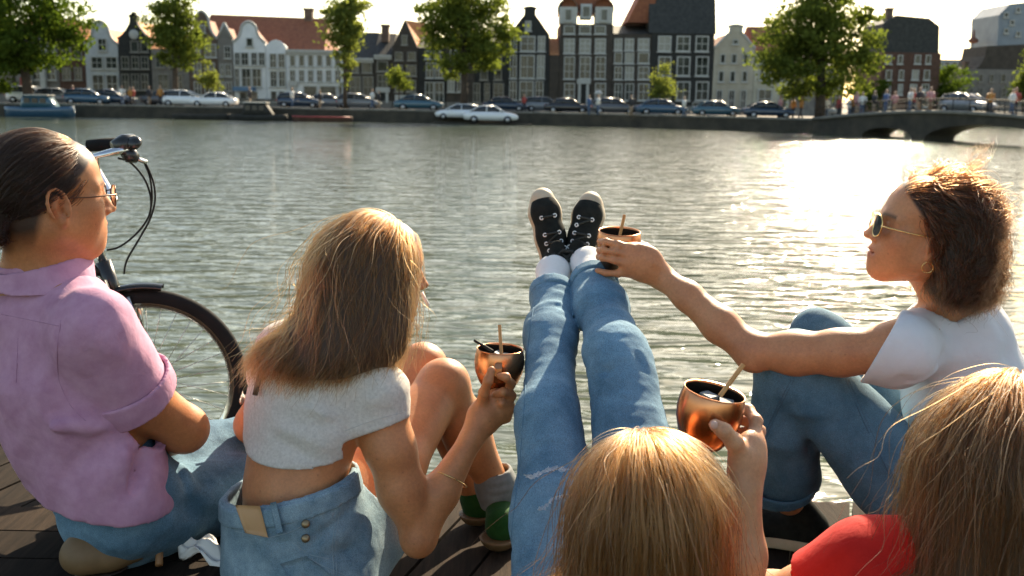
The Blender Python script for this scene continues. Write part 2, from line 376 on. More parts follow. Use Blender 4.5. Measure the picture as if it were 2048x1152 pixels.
house('canal_house', 'dark house with tall curtained window behind the central tree', 892.5, 950, 80, 50, 'flat', 'dark', [(100, 130, [(900, 916), (924, 940)]), (142, 184, [(895, 910), (914, 928)])], roof='slate', lit=(2,))
house('canal_house', 'low dark house right of the central tree trunk', 950.5, 1017, 84, 60, 'flat', 'black', [(100, 128, [(960, 976), (988, 1004)]), (140, 160, [(960, 976), (988, 1004)]), (166, 205, [(946, 961), (968, 980), (986, 1008)])], roof='slate', dim=True)
house('canal_house', 'black neck-gabled house with pale attic window', 1017.5, 1098, 70, 12, 'neckwide', 'black', [(42, 62, [(1050, 1063)], {'lit': False} if False else {}), (72, 103, [(1021, 1034), (1040, 1071), (1075, 1091)]), (110, 157, [(1019, 1034), (1039, 1070), (1073, 1090)]), (162, 200, [(1018, 1034), (1038, 1068), (1070, 1087)])], roof='orange', lit=(0, 3, 6))
house('canal_house', 'slim dark side house with sliver of orange roof', 1098.5, 1118, 110, 72, 'flat', 'dark', [], roof='orange')
QX = [(1127, 1150), (1158, 1182), (1189, 1212)]
def exQ(r, D):
    door(r, 1155, 1178, 166, 214, D)
    for a in (1118, 1190):
        o = block(r, 'dormer', a, a+37, 14, 47, D, 2.2, M_frame, -.05)
        p = at(a+18, 12, D); m = MB(); m.lathe([(1.05, -.05), (1.05, 1.6), (0, 1.6)], 20, Matrix.Translation((p.x, D+.0, p.z-.3)) @ Matrix.Rotation(-PI/2, 4, 'X')); m.build('dormer_hood', M_frame, r)
        add_window(r, a+11, a+26, 18, 42, D-.08, mull=False)
    block(r, 'dormer', 1161, 1184, 8, 38, D, 2, WALLS['palegrey'], -.04); add_window(r, 1164, 1181, 12, 35, D-.07)
    p = at(1172, -70, D); q0 = at(1120, 20, D); q1 = at(1228, 20, D)
    m = MB(); m.prism([(q0.x, q0.z), (q1.x, q1.z), ((q0.x+q1.x)/2+1.2, p.z), ((q0.x+q1.x)/2-1.2, p.z)], 'y', D+.6, D+9); m.build('roof', M_rbrown, r)
house('canal_house', 'tall brown house with twin white dormers and white doorway', 1118.5, 1224, 48, 48, 'flat', 'dark', [(51, 68, QX), (77, 107, QX, {'rows': 3}), (113, 158, QX, {'rows': 3}), (166, 205, [QX[0], QX[2]], {'rows': 3})], extra=exQ, lit=(3, 4, 5))
RX = [(1228, 1245), (1249, 1268), (1275, 1299)]
house('canal_house', 'dark four-storey house with small paired windows', 1224.5, 1300, 68, 46, 'flat', 'dark', [(77, 101, RX), (105, 127, RX), (133, 159, RX), (167, 201, RX)], roof='slate', lit=(0, 1, 2, 4, 7))
SX2 = [(1315, 1343), (1352, 1381), (1390, 1418)]
def exS(r, D):
    a0, a1 = at(1298, 66, D), at(1432, 66, D); zt = at(1360, -60, D).z
    m = MB(); m.prism([(D-.1, a0.z), (D+2.2, zt), (D+5, zt), (D+9, a0.z)], 'x', a0.x, a1.x); m.build('roof', M_rslate, r)
    b0, b1 = at(1252, 46, D+2), at(1300, 46, D+2)
    m = MB(); m.prism([(b0.x, b0.z), (b1.x, b0.z), (b1.x+.9, zt), (b1.x, zt)], 'y', D+1, D+8); m.build('side_gable', M_rbrown, r)
house('canal_house', 'tallest black house with huge slate roof and nine white windows', 1300.5, 1426, 66, 66, 'flat', 'black', [(72, 103, SX2), (113, 152, SX2), (163, 201, SX2), (205, 218, [(1310, 1332), (1384, 1405)], {'mull': False})], extra=exS, lit=(0,))
house('canal_house', 'light grey bell-gabled house with three arched ground doors', 1426.5, 1508, 97, 50, 'neckwide', 'grey', [(79, 89, [(1465, 1477)], {'mull': False}), (108, 127, [(1440, 1451), (1462, 1474), (1485, 1497)]), (142, 164, [(1436, 1448), (1459, 1471), (1483, 1495)]), (180, 222, [(1431, 1445), (1455, 1470), (1479, 1493)])], roof='brown', trim=M_frame)
house('canal_house', 'cream house with red-brown roof beside the big right tree', 1508.5, 1582, 104, 48, 'flat', 'cream', [(128, 161, [(1517, 1542), (1552, 1572)]), (178, 218, [(1513, 1545), (1555, 1574)])], roof='brown')
house('canal_house', 'grey house hidden by the big right tree crown', 1582.5, 1690, 130, 100, 'flat', 'greybrown', [(140, 165, [(1595, 1612), (1630, 1648), (1662, 1680)]), (178, 212, [(1595, 1612), (1630, 1648), (1662, 1680)])], roof='slate', dim=True)
# ------------------------------------------------------------------ buildings beyond the bridge
def exW(r, D):
    chimney(r, 1791, 16, 60, D-1, 14)
    a0, a1 = at(1766, 105, D), at(1880, 105, D); z1 = at(1800, 30, D).z; z2 = at(1860, 36, D).z
    m = MB(); m.prism([(a0.x, a0.z), (a1.x, a0.z), (a1.x-.2, at(1880, 52, D).z), (at(1860, 40, D).x, z2), (at(1795, 30, D).x, z1), (at(1768, 47, D).x, at(1768, 47, D).z)], 'y', D+.3, D+7); m.build('roof', M_rslate, r)
house('corner_house', 'tall dark house with chimney standing behind the bridge', 1762, 1880, 105, 105, 'flat', 'redbrown', [(110, 128, [(1770, 1784), (1794, 1806), (1828, 1842), (1850, 1862)]), (140, 160, [(1770, 1784), (1796, 1808), (1822, 1838), (1846, 1860)]), (168, 190, [(1770, 1782), (1794, 1806), (1818, 1834), (1842, 1858)]), (198, 214, [(1766, 1782), (1816, 1832), (1842, 1856)])], D=118.0, extra=exW, lit=(6, 9, 10))
house('office_block', 'pale blue office block far behind the right trees', 1868, 1921, 119, 119, 'flat', 'blue', [(124, 130, [(1872, 1884), (1888, 1900), (1904, 1916)], {'mull': False})], D=190.0, cat='building')
def exY(r, D):
    m = MB(); p = [at(1998, 30, D+8), at(2020, 8, D+8), at(2075, 2, D+8), at(2075, 92, D+8), at(1994, 92, D+8)]
    m.prism([(v.x, v.z) for v in p], 'y', D+8, D+16); o = m.build('glass_tower', WALLS['blue'], r)
    for k, (x, y) in enumerate(((2012, 30), (2024, 45), (2036, 20), (2012, 62), (2036, 68))):
        add_window(r, x-5, x+5, y-5, y+5, D+7.95, mull=False)
    m = MB(); q = [at(1950, 140, D), at(1962, 130, D), at(1972, 112, D), at(1976, 92, D), at(2060, 88, D), at(2060, 140, D)]
    m.prism([(v.x, v.z) for v in q], 'y', D+.2, D+7); m.build('gable', WALLS['dark'], r)
    chimney(r, 1947, 125, 142, D, 9)
house('row_house', 'dark stepped row house under glass block at the frame edge', 1926, 2070, 139, 139, 'flat', 'greybrown', [(148, 164, [(1936, 1946), (1956, 1966), (1978, 1988), (2000, 2012), (2024, 2036)]), (176, 196, [(1936, 1946), (1956, 1966), (1978, 1988), (2000, 2012), (2024, 2036)])], D=128.0, extra=exY, dim=True)
# slim mast with a lamp head rising behind the bridge
p = at(1934, 210, 140); q = at(1936, 82, 140)
mast = empty('light_mast'); m = MB(); m.tube([p, (p.x, p.y, q.z)], [.12, .07], 8); m.build('pole', M_framed, mast)
m = MB(); m.lathe([(0, -.35), (.55, -.2), (.7, .1), (.2, .5), (.1, 1.4), (0, 1.5)], 12, Matrix.Translation((p.x, p.y, q.z))); m.build('lamp_head', plain('rust_metal', (.2, .08, .05)), mast)
tag(mast, 'slim tall mast with dark lamp head above the bridge', 'mast')
m = MB(); p2 = Vector((p.x, p.y, SZ)); m.box(p2, (.4, .4, .3)); m.build('base', M_quay, mast)

# ------------------------------------------------------------------ bridge
BA, BB = Vector((23.0, 80.5, 0)), Vector((33.5, 55.0, 0))
BD = (BB-BA); BL = BD.length; BD.normalize(); BN = Vector((-BD.y, BD.x, 0))   # BN points away from the camera
if BN.y < 0: BN = -BN
def bpt(s, z, n=0.0): return BA+BD*s+BN*n+Vector((0, 0, z))
def btop(s): return SZ+.02+0.80*math.sin(PI*min(1, max(0, s/BL)))
brg = empty('arch_bridge')
prof = [(0, WZ-1)]
for a, b_, zc in ((BL*.20, BL*.38, -.70), (BL*.42, BL*.80, -.22)):
    prof.append((a, WZ-1)); prof.append((a, WZ-.05))
    for k in range(1, 12):
        t = PI*k/12; prof.append(((a+b_)/2-(b_-a)/2*math.cos(t), WZ+(zc-WZ)*math.sin(t)))
    prof.append((b_, WZ-.05)); prof.append((b_, WZ-1))
prof.append((BL, WZ-1))
top = [(BL*(1-k/14), btop(BL*(1-k/14))) for k in range(15)]
poly = prof+top; n_ = len(poly); m = MB()
vsA = [bpt(s, z) for s, z in poly]; vsB = [bpt(s, z, 2.6) for s, z in poly]
m.add(vsA+vsB, [tuple(range(n_)), tuple(range(2*n_-1, n_-1, -1))]+[(i, n_+i, n_+(i+1) % n_, (i+1) % n_) for i in range(n_)])
m.build('span', M_quay, brg)
for nn in (0.0, 2.5):
    m = MB(); m.tube([bpt(BL*k/20, btop(BL*k/20)+.08, nn-.06) for k in range(21)], .14, 6); m.build('coping', M_cop, brg)
    m = MB()
    m.tube([bpt(BL*k/20, btop(BL*k/20)+.95, nn+.08) for k in range(21)], .03, 5)
    m.tube([bpt(BL*k/20, btop(BL*k/20)+.55, nn+.08) for k in range(21)], .02, 5); rl = m.build('railing', WALLS['black'], brg)
    q = MB(); q.tube([(0, 0, 0), (0, 0, .95)], .035, 6); pm = q.mesh('baluster')
    for k in range(21):
        o = link('baluster', pm, WALLS['black'], rl); o.location = bpt(BL*k/20, btop(BL*k/20), nn+.08)
tag(brg, 'low dark stone bridge with two arches over the side canal', 'bridge')

# ------------------------------------------------------------------ trees
def leaf_mat(name, c, tr):
    m, n, b = mat_new(name)
    tc = N(n, 'ShaderNodeTexCoord'); nz = N(n, 'ShaderNodeTexNoise', Scale=.7, Detail=3.0); L(n, tc.outputs['Object'], nz.inputs[0])
    gi = N(n, 'ShaderNodeNewGeometry')
    mx = N(n, 'ShaderNodeMath', operation='ADD'); L(n, nz.outputs[0], mx.inputs[0]); L(n, gi.outputs['Random Per Island'], mx.inputs[1])
    rp = N(n, 'ShaderNodeValToRGB'); rp.color_ramp.elements[0].position = .4; rp.color_ramp.elements[1].position = 1.4
    rp.color_ramp.elements[0].position = .35; rp.color_ramp.elements[1].position = 1.0
    rp.color_ramp.elements[0].color = (c[0]*.55, c[1]*.6, c[2]*.6, 1); rp.color_ramp.elements[1].color = (c[0]*1.25, c[1]*1.15, c[2], 1)
    L(n, mx.outputs[0], rp.inputs[0])
    d = N(n, 'ShaderNodeBsdfDiffuse'); t = N(n, 'ShaderNodeBsdfTranslucent'); mixs = N(n, 'ShaderNodeMixShader'); mixs.inputs[0].default_value = tr
    L(n, rp.outputs[0], d.inputs[0])
    hs = N(n, 'ShaderNodeHueSaturation', Saturation=1.1, Value=1.5); L(n, rp.outputs[0], hs.inputs['Color']); L(n, hs.outputs[0], t.inputs[0])
    L(n, d.outputs[0], mixs.inputs[1]); L(n, t.outputs[0], mixs.inputs[2])
    L(n, mixs.outputs[0], n.nodes['Material Output'].inputs[0]); n.nodes.remove(b)
    return m
M_leaf = [leaf_mat('elm_leaf', (.105, .138, .036), .46), leaf_mat('dark_leaf', (.06, .095, .02), .42), leaf_mat('young_leaf', (.14, .17, .05), .48)]
M_bark = noise_mat('bark', (.035, .026, .018), (.08, .06, .045), 3, .9)
def tree(label, px, pybase, D, blobs, nleaf, mat, seed, leaf=.34, trunk_r=.3, group='trees along the far quay', ztrunk=None, pxlean=0):
    """blobs: crown lumps (px, py, rx, ry) in frame pixels at depth D, given real depth"""
    rg = np.random.default_rng(seed); base = at(px, pybase, D); base.z = SZ
    root = empty('quay_tree', base)
    Bs = []
    for (bx, by, rx, ry) in blobs:
        c = at(bx, by, D); Bs.append((np.array(c), rx/FPX*D, ry/FPX*D))
    vol = np.array([b[1]*b[1]*b[2] for b in Bs]); vol = vol/vol.sum()
    P = []; 
    for (c, rx, rz), v in zip(Bs, vol):
        k = int(nleaf*v*.85)
        ncl = max(8, k//48)
        u = rg.normal(size=(ncl, 3)); u /= np.linalg.norm(u, axis=1)[:, None]
        rr = rg.random(ncl)**.38; cl = u*rr[:, None]
        cl = cl*np.array([rx, rx*.85, rz])*(1.02+np.abs(rg.normal(size=(ncl, 1)))*.22)+c
        wt = rg.random(ncl)**1.5; idx = rg.choice(ncl, k, p=wt/wt.sum())
        sp = (min(rx, rz)*.13+.14)*rg.uniform(.6, 1.5, ncl)
        P.append(cl[idx]+rg.normal(size=(k, 3))*sp[idx][:, None]*np.array([1.15, 1.1, .6]))
    P = np.concatenate(P); k = len(P)
    a = rg.normal(size=(k, 3)); a /= np.linalg.norm(a, axis=1)[:, None]
    b_ = np.cross(a, rg.normal(size=(k, 3))); b_ /= np.linalg.norm(b_, axis=1)[:, None]
    s = leaf*(.6+.8*rg.random((k, 1)))
    V = np.stack([P-a*s*.5, P+b_*s*.28, P+a*s*.5, P-b_*s*.28], 1).reshape(-1, 3)-np.array(base)
    np_mesh('crown', V, np.arange(4*k).reshape(k, 4), mat, root, smooth=False)
    m = MB(); cz = max(b[0][2] for b in Bs); cc = Bs[0][0]
    tip = Vector((cc[0], D, cz))-base
    m.tube([(0, 0, -.2), (tip.x*.15, 0, tip.z*.3), (tip.x*.6, .1, tip.z*.7), tip], [trunk_r, trunk_r*.8, trunk_r*.5, trunk_r*.15], 9)
    for i in range(9):
        t = .38+.5*rg.random(); st = Vector((tip.x*t*.7, 0, tip.z*t)); c, rx, rz = Bs[rg.integers(0, len(Bs))]
        e = Vector(c)-base+Vector((rg.uniform(-.7, .7)*rx, rg.uniform(-.7, .7)*rx, rg.uniform(-.3, .6)*rz))
        m.tube([st, st.lerp(e, .5)+Vector((0, 0, .3)), e], [trunk_r*.35, trunk_r*.2, .03], 6)
    m.build('trunk', M_bark, root)
    tag(root, label, 'tree', group)
tree('huge dark leafy tree filling the left end of the bank', 60, 215, 94, [(20, 40, 95, 75), (80, 20, 78, 60), (130, 60, 42, 42), (60, 105, 75, 48), (140, 110, 26, 32), (10, 130, 40, 40), (-60, 60, 70, 90)], 22000, M_leaf[1], 1, leaf=.4, trunk_r=.5)
tree('bushy green tree before the brown spiked gable', 352, 216, 96, [(350, 45, 44, 46), (335, 75, 36, 36), (372, 85, 30, 38), (358, 18, 26, 24), (360, 115, 24, 26)], 9000, M_leaf[0], 2)
tree('young slender tree by the white cars', 415, 212, 95, [(415, 148, 13, 22), (418, 168, 16, 18)], 1300, M_leaf[2], 3, leaf=.25, trunk_r=.08)
tree('tall narrow pale green tree right of the white houses', 690, 214, 95, [(690, 10, 32, 36), (682, 50, 30, 34), (702, 70, 24, 36), (690, 110, 20, 26), (692, 150, 13, 22)], 7000, M_leaf[2], 4, trunk_r=.2)
tree('young tree beside the dark gabled house', 798, 212, 97, [(798, 150, 15, 24), (808, 168, 16, 14)], 1500, M_leaf[0], 5, leaf=.25, trunk_r=.08)
tree('broad leafy tree in the middle of the quay', 928, 216, 95, [(930, 40, 62, 58), (890, 25, 42, 46), (970, 70, 48, 52), (925, 105, 60, 38), (985, 30, 32, 40), (870, 70, 24, 26), (985, 135, 22, 20), (935, -8, 50, 30)], 18000, M_leaf[0], 6, trunk_r=.38)
tree('small round-topped young tree before the tallest black house', 1333, 222, 92, [(1333, 168, 22, 24), (1334, 146, 12, 18), (1330, 182, 24, 14)], 2600, M_leaf[2], 7, leaf=.22, trunk_r=.08)
tree('very large bright tree in front of the cream house', 1640, 232, 84, [(1640, 40, 82, 60), (1590, 80, 62, 58), (1690, 85, 58, 60), (1640, 130, 95, 48), (1570, 130, 40, 40), (1650, 0, 60, 40), (1720, 140, 28, 40), (1600, 175, 42, 22), (1730, 40, 24, 30), (1715, 175, 26, 22)], 24000, M_leaf[0], 8, trunk_r=.45)
tree('round tree behind the bridge arch', 1900, 225, 119, [(1898, 165, 30, 34), (1885, 190, 26, 26), (1912, 195, 18, 24)], 4500, M_leaf[1], 9, trunk_r=.2)
tree('loose tree at the very edge behind the bridge', 2046, 225, 120, [(2046, 140, 18, 40), (2052, 185, 22, 30)], 2500, M_leaf[0], 10, trunk_r=.2)
tree('low bush-like tree left of the bridge house', 1752, 230, 116, [(1752, 185, 18, 28), (1742, 205, 16, 16)], 2000, M_leaf[1], 11, leaf=.3, trunk_r=.1)

# ------------------------------------------------------------------ cars
M_tyre = noise_mat('tyre_rubber', (.008, .008, .008), (.018, .018, .018), 5, .9, spec=.2)
M_rim = noise_mat('wheel_rim', (.35, .35, .35), (.5, .5, .5), 5, .35, metallic=.8)
M_cglass = noise_mat('car_glass', (.012, .016, .02), (.03, .035, .04), 2, .06)
M_lamp = plain('lamp_lens', (.7, .68, .6), .2)
M_tail = plain('tail_lens', (.4, .03, .02), .3)
def car_paint(name, c):
    m, n, b = mat_new(name); b.inputs['Base Color'].default_value = (*c, 1); b.inputs['Roughness'].default_value = .28; b.inputs['Coat Weight'].default_value = .6; b.inputs['Coat Roughness'].default_value = .08
    return m
PAINT = {'white': car_paint('white_car_paint', (.75, .76, .76)), 'blue': car_paint('blue_car_paint', (.03, .085, .14)), 'navy': car_paint('navy_car_paint', (.02, .04, .07)),
         'grey': car_paint('grey_car_paint', (.08, .085, .09)), 'black': car_paint('black_car_paint', (.014, .015, .017)), 'silver': car_paint('silver_car_paint', (.17, .18, .19)), 'teal': car_paint('teal_car_paint', (.03, .10, .14))}
def loft(sections, mb_, closed_ends=True):
    k = len(sections[0]); vs_ = [p for s in sections for p in s]; n = len(sections)
    fs = [(i*k+j, i*k+(j+1) % k, (i+1)*k+(j+1) % k, (i+1)*k+j) for i in range(n-1) for j in range(k)]
    if closed_ends: fs += [tuple(range(k-1, -1, -1)), tuple((n-1)*k+j for j in range(k))]
    mb_.add(vs_, fs, True)
_cars = {}
def make_car(paint, style):
    root = empty('parked_car'); Lc = 4.5
    if style == 'sedan':
        body = [(-2.25, .42, .72, .70), (-2.15, .3, .86, .80), (-1.6, .26, .92, .86), (-.8, .24, .93, .87), (.6, .24, .93, .87), (1.0, .25, .91, .87), (1.7, .26, .84, .85), (2.1, .3, .72, .78), (2.25, .42, .6, .66)]
        gh = [(-1.75, .92, .9, .74), (-1.1, .92, 1.34, .66), (-.5, .92, 1.44, .64), (.3, .92, 1.42, .64), (1.15, .90, .93, .72)]
    else:
        body = [(-2.1, .42, .8, .74), (-2.05, .3, .95, .82), (-1.5, .26, .98, .86), (-.6, .24, .98, .87), (.6, .24, .97, .87), (1.1, .25, .94, .87), (1.7, .26, .86, .85), (2.05, .3, .74, .78), (2.15, .42, .62, .66)]
        gh = [(-2.05, .96, .99, .72), (-1.8, .96, 1.42, .66), (-1.0, .96, 1.52, .65), (.2, .96, 1.5, .65), (1.25, .93, .96, .74)]
    def sec(x, z0, z1, hw):
        zm = (z0+z1)/2
        return [(x, -hw*.86, z0), (x, hw*.86, z0), (x, hw, zm-.06), (x, hw*.985, zm+.12), (x, hw*.86, z1), (x, 0, z1+.02), (x, -hw*.86, z1), (x, -hw*.985, zm+.12), (x, -hw, zm-.06)]
    m = MB(); loft([sec(*b) for b in body], m); m.build('body', PAINT[paint], root)
    def gs(x, z0, z1, hw): return [(x, -hw, z0), (x, hw, z0), (x, hw*.93, (z0+z1)/2), (x, hw*.8, z1-.03), (x, 0, z1+.01), (x, -hw*.8, z1-.03), (x, -hw*.93, (z0+z1)/2)]
    m = MB(); loft([gs(*g) for g in gh], m); m.build('window', M_cglass, root)
    m = MB()
    rf = [(x, z1, hw*.82) for x, z0, z1, hw in gh[1:4]]
    loft([[(x, -h, z-.05), (x, h, z-.05), (x, h*.9, z+.0), (x, 0, z+.03), (x, -h*.9, z)] for x, z, h in rf], m)
    m.build('roof', PAINT[paint], root)
    for s in (-1, 1):
        for (xa, za), (xb, zb_) in (((gh[0][0], gh[0][1]+.02), (gh[1][0], gh[1][2]-.02)), ((gh[-1][0], gh[-1][1]), (gh[3][0], gh[3][2]-.02)), ((-.35, .93), (-.35, 1.42))):
            m = MB(); m.tube([(xa, s*.73, za), (xb, s*.55, zb_)], .045, 5); m.build('pillar', PAINT[paint], root)
    for x in (-1.38, 1.38):
        for s in (-1, 1):
            M_ = Matrix.Translation((x, s*.78, .31)) @ Matrix.Rotation(PI/2, 4, 'X')
            m = MB(); m.lathe([(.2, -.11), (.3, -.11), (.32, -.06), (.32, .06), (.3, .11), (.2, .11)], 20, M_); wl = m.build('wheel', M_tyre, root)
            m = MB(); m.lathe([(0, -.1), (.19, -.1), (.21, 0), (.19, .1), (0, .1)], 16, M_); m.build('rim', M_rim, wl)
    for s in (-1, 1):
        m = MB(); m.box((2.13, s*.56, .62), (.16, .3, .12)); m.build('headlight', M_lamp, root)
        m = MB(); m.box((-2.12, s*.6, .74), (.14, .26, .14)); m.build('tail_light', M_tail, root)
        m = MB(); m.box((.75, s*.97, .98), (.12, .18, .12)); m.build('mirror', PAINT[paint], root)
    return root
def car(paint, style, px, pylen, D, label, rz=0.0, z=SZ+.004, flip=False, sc=1.0, grp='cars parked along the far quay'):
    key = (paint, style)
    if key in _cars: r = copy_tree(_cars[key])
    else: r = make_car(paint, style); _cars[key] = r
    p = at(px, pylen, D)
    r.location = (p.x, D, z); r.rotation_euler = (0, 0, rz+(PI if flip else 0)); r.scale = (sc*.93, sc*.93, sc*.93)
    tag(r, label, 'car', grp)
    return r
car('white', 'hatch', 372, 212, 92.5, 'white hatchback on the quay above the moored dark boat', sc=1.02)
car('white', 'sedan', 428, 212, 92.3, 'white saloon parked beside the white hatchback', flip=True, sc=.98)
car('blue', 'hatch', 178, 212, 93, 'blue hatchback near the pale grey bell gable')
car('navy', 'sedan', 222, 212, 94, 'dark blue saloon below the black neck gable', sc=1.05)
car('silver', 'hatch', 118, 208, 96, 'silver car behind the blue motor boat')
car('white', 'hatch', 66, 208, 97, 'white van-like car under the big left tree', sc=1.1)
car('grey', 'sedan', 330, 212, 97, 'grey saloon behind the pedestrians on the quay')
car('silver', 'sedan', 655, 210, 98, 'silver saloon before the white shopfronts')
car('navy', 'hatch', 600, 212, 95, 'navy hatchback at the wide white house')
car('silver', 'hatch', 718, 212, 97, 'silver hatchback at the small slate roofed house')
car('teal', 'sedan', 838, 216, 93, 'teal saloon parked left of the white floating cars', sc=1.05)
car('navy', 'sedan', 1010, 216, 96, 'navy saloon right behind the white saloon')
car('silver', 'hatch', 1090, 213, 97, 'silver hatchback at the slim dark side house')
car('black', 'sedan', 1135, 220, 92, 'black saloon below the twin dormers')
car('grey', 'hatch', 1228, 222, 91, 'grey hatchback with sunlit bonnet right of the white door', sc=1.0)
car('blue', 'sedan', 1322, 226, 89.5, 'blue saloon under the young round tree', sc=1.05)
car('teal', 'sedan', 1432, 229, 88, 'light teal saloon before the arched doors', sc=1.0)
car('navy', 'sedan', 1535, 236, 84, 'navy saloon before the cream house', sc=1.0)
cb = car('silver', 'hatch', 1860, 226, 88, 'silver car with glinting roof crossing the bridge', sc=.95, grp='cars near the bridge'); cb.location = bpt(BL*.5, btop(BL*.5)-.01, 1.3); cb.rotation_euler = (0, 0, math.atan2(BD.y, BD.x))
# the two white cars right at the water on a low landing stage
lst = empty('landing_stage'); 
p = at(965, 246, DB-1.6); m = MB(); m.box((p.x, DB-1.15, WZ+.03), (8.2, 2.0, .18)); m.build('platform', M_quay, lst)
for k in range(4):
    m = MB(); m.tube([(p.x-3.8+2.5*k, DB-1.0, WZ-1.2), (p.x-3.8+2.5*k, DB-1.0, WZ+.0)], .12, 8); m.build('pile', M_bark, lst)
tag(lst, 'low dark landing stage carrying the two white cars', 'landing stage')
car('white', 'hatch', 916, 240, DB-.75, 'white estate car at the water edge behind the saloon', z=WZ+.33, flip=True, sc=.95, grp='white cars at the water')
car('white', 'sedan', 982, 240, DB-1.75, 'white saloon standing at the water edge on the landing stage', z=WZ+.12, sc=1.1, grp='white cars at the water')

# ------------------------------------------------------------------ boats
def boat(label, px0, px1, D, hull, height, cabin=None, rim=None, z=WZ, cargo=None):
    a, b_ = at(px0, 230, D), at(px1, 230, D); Lb = b_.x-a.x; cx = (a.x+b_.x)/2
    root = empty('moored_boat', (cx, D, z))
    secs = []
    for t, wf, zl in ((-.5, .05, .45), (-.46, .45, .28), (-.36, .8, .12), (-.15, 1, 0), (.15, 1, 0), (.34, .85, .1), (.45, .5, .3), (.5, .08, .6)):
        x = t*Lb; hw = .95*wf; zt = height*(1+.25*abs(t)*2*(t > 0)+.1*(t < -.3)); zb = -.35+zl*.5
        secs.append([(x, -hw*.6, zb), (x, hw*.6, zb), (x, hw, zt*.6), (x, hw, zt), (x, hw*.86, zt), (x, hw*.8, zt-.18), (x, -hw*.8, zt-.18), (x, -hw*.86, zt), (x, -hw, zt), (x, -hw, zt*.6)])
    m = MB(); loft(secs, m); m.build('hull', hull, root)
    if rim: 
        m = MB(); m.tube([(t*Lb, -.97*w_, height*1.02) for t, w_ in ((-.49, .3), (-.36, .82), (-.15, 1), (.15, 1), (.34, .87), (.47, .4))], .06, 6); m.build('gunwale', rim, root)
    if cabin:
        m = MB(); cl = Lb*.42
        loft([[(x, -h, height-.1), (x, h, height-.1), (x, h*.9, zt), (x, -h*.9, zt)] for x, h, zt in ((-cl*.55, .6, height+.25), (-cl*.45, .66, height+1.0), (cl*.35, .66, height+1.0), (cl*.62, .6, height+.1))], m); m.build('cabin', cabin, root)
        for k in range(3):
            m = MB(); m.box((-cl*.3+k*cl*.27, -.665, height+.62), (cl*.2, .05, .4)); m.build('window', M_cglass, root)
        m = MB(); m.box((-cl*.05, 0, height+1.06), (cl*.95, 1.45, .08)); m.build('roof', M_frame, root)
    for k in range(3):
        m = MB(); m.box((-Lb*.25+k*Lb*.22, 0, height-.06), (.3, 1.5, .06)); m.build('thwart', M_bark, root)
    tag(root, label, 'boat', 'boats moored at the far quay')
    return root
boat('blue motor boat with cabin moored under the big tree', 10, 150, DB-1.6, PAINT['blue'], .75, cabin=PAINT['teal'])
boat('low dark open boat below the white cars', 345, 462, DB-1.3, WALLS['black'], .42)
boat('long dark boat with covered cargo before the white bell gable', 455, 575, DB-1.4, WALLS['black'], .45, cabin=WALLS['black'])
boat('long slim boat with red gunwale before the white shopfronts', 585, 705, DB-1.4, WALLS['redbrown'], .40, rim=plain('red_gunwale', (.35, .05, .05)))
bo = boat('small white boat seen through the bridge arch', 1815, 1850, 74.5, M_frame, .5)

# ------------------------------------------------------------------ pedestrians on the far bank and bridge
M_psk = plain('far_skin', (.42, .26, .18))
def far_person(top, legs, pose):
    m = MB()
    sw = .16*pose
    m.tube([(-.09, sw, 0), (-.09, 0, .45), (-.085, 0, .88)], [.06, .065, .09], 7); m.tube([(.09, -sw, 0), (.09, 0, .45), (.085, 0, .88)], [.06, .065, .09], 7); n1 = len(m.f)
    m.tube([(0, 0, .82), (0, 0, .98), (0, 0, 1.25), (0, 0, 1.42), (0, 0, 1.47)], [.14, .15, .19, .18, .08], 9)
    m.tube([(-.2, 0, 1.4), (-.27, sw*.6, 1.15), (-.25, -sw*.9, .92)], [.06, .05, .04], 6); m.tube([(.2, 0, 1.4), (.27, -sw*.6, 1.15), (.25, sw*.9, .92)], [.06, .05, .04], 6); n2 = len(m.f)
    m.tube([(0, 0, 1.44), (0, 0, 1.52), (0, -.01, 1.58), (0, -.01, 1.66), (0, 0, 1.73), (0, 0, 1.76)], [.055, .06, .09, .1, .07, .02], 9)
    me = m.mesh('person'); n3 = len(m.f)
    for mm in (legs, top, M_psk): me.materials.append(mm)
    me.polygons.foreach_set('material_index', [0]*n1+[1]*(n2-n1)+[2]*(n3-n2))
    return me
TOPS = {'red': plain('red_top', (.35, .05, .04)), 'white': plain('white_top', (.7, .68, .64)), 'pink': plain('pink_top', (.5, .24, .24)), 'orange': plain('orange_top', (.45, .2, .05)), 'blue': plain('blue_top', (.06, .12, .25)), 'dark': plain('dark_top', (.03, .03, .035))}
LEGS = [plain('dark_trousers', (.025, .028, .035)), plain('denim_trousers', (.07, .11, .18)), plain('tan_trousers', (.28, .2, .13))]
rg = random.Random(5); PM = {}
for k, c in enumerate(TOPS): PM[c] = far_person(TOPS[c], LEGS[k % 3], rg.choice((-1, 1)))
ORD = 'first second third fourth fifth sixth seventh eighth ninth tenth eleventh twelfth thirteenth fourteenth fifteenth sixteenth seventeenth eighteenth nineteenth twentieth twenty-first twenty-second twenty-third twenty-fourth twenty-fifth twenty-sixth'.split()
def ped(c, x, y, z, where, k):
    o = bpy.data.objects.new('person', PM[c]); C.objects.link(o); o.location = (x, y, z); o.rotation_euler[2] = rg.uniform(0, 6.28); s = rg.uniform(.92, 1.05); o.scale = (s, s, s)
    tag(o, f'{ORD[k]} far-off figure from the left {where}, in {"an" if c == "orange" else "a"} {c} top', 'person', f'people {where}')
qp = sorted((('orange', 262), ('red', 268), ('orange', 322), ('dark', 300), ('white', 246), ('pink', 148), ('dark', 500), ('white', 585), ('dark', 640), ('white', 745), ('dark', 758), ('red', 1048), ('blue', 1178), ('white', 1196), ('dark', 1262), ('white', 1368), ('orange', 1586), ('orange', 1602), ('blue', 1636), ('white', 1652), ('pink', 1560)), key=lambda t: t[1])
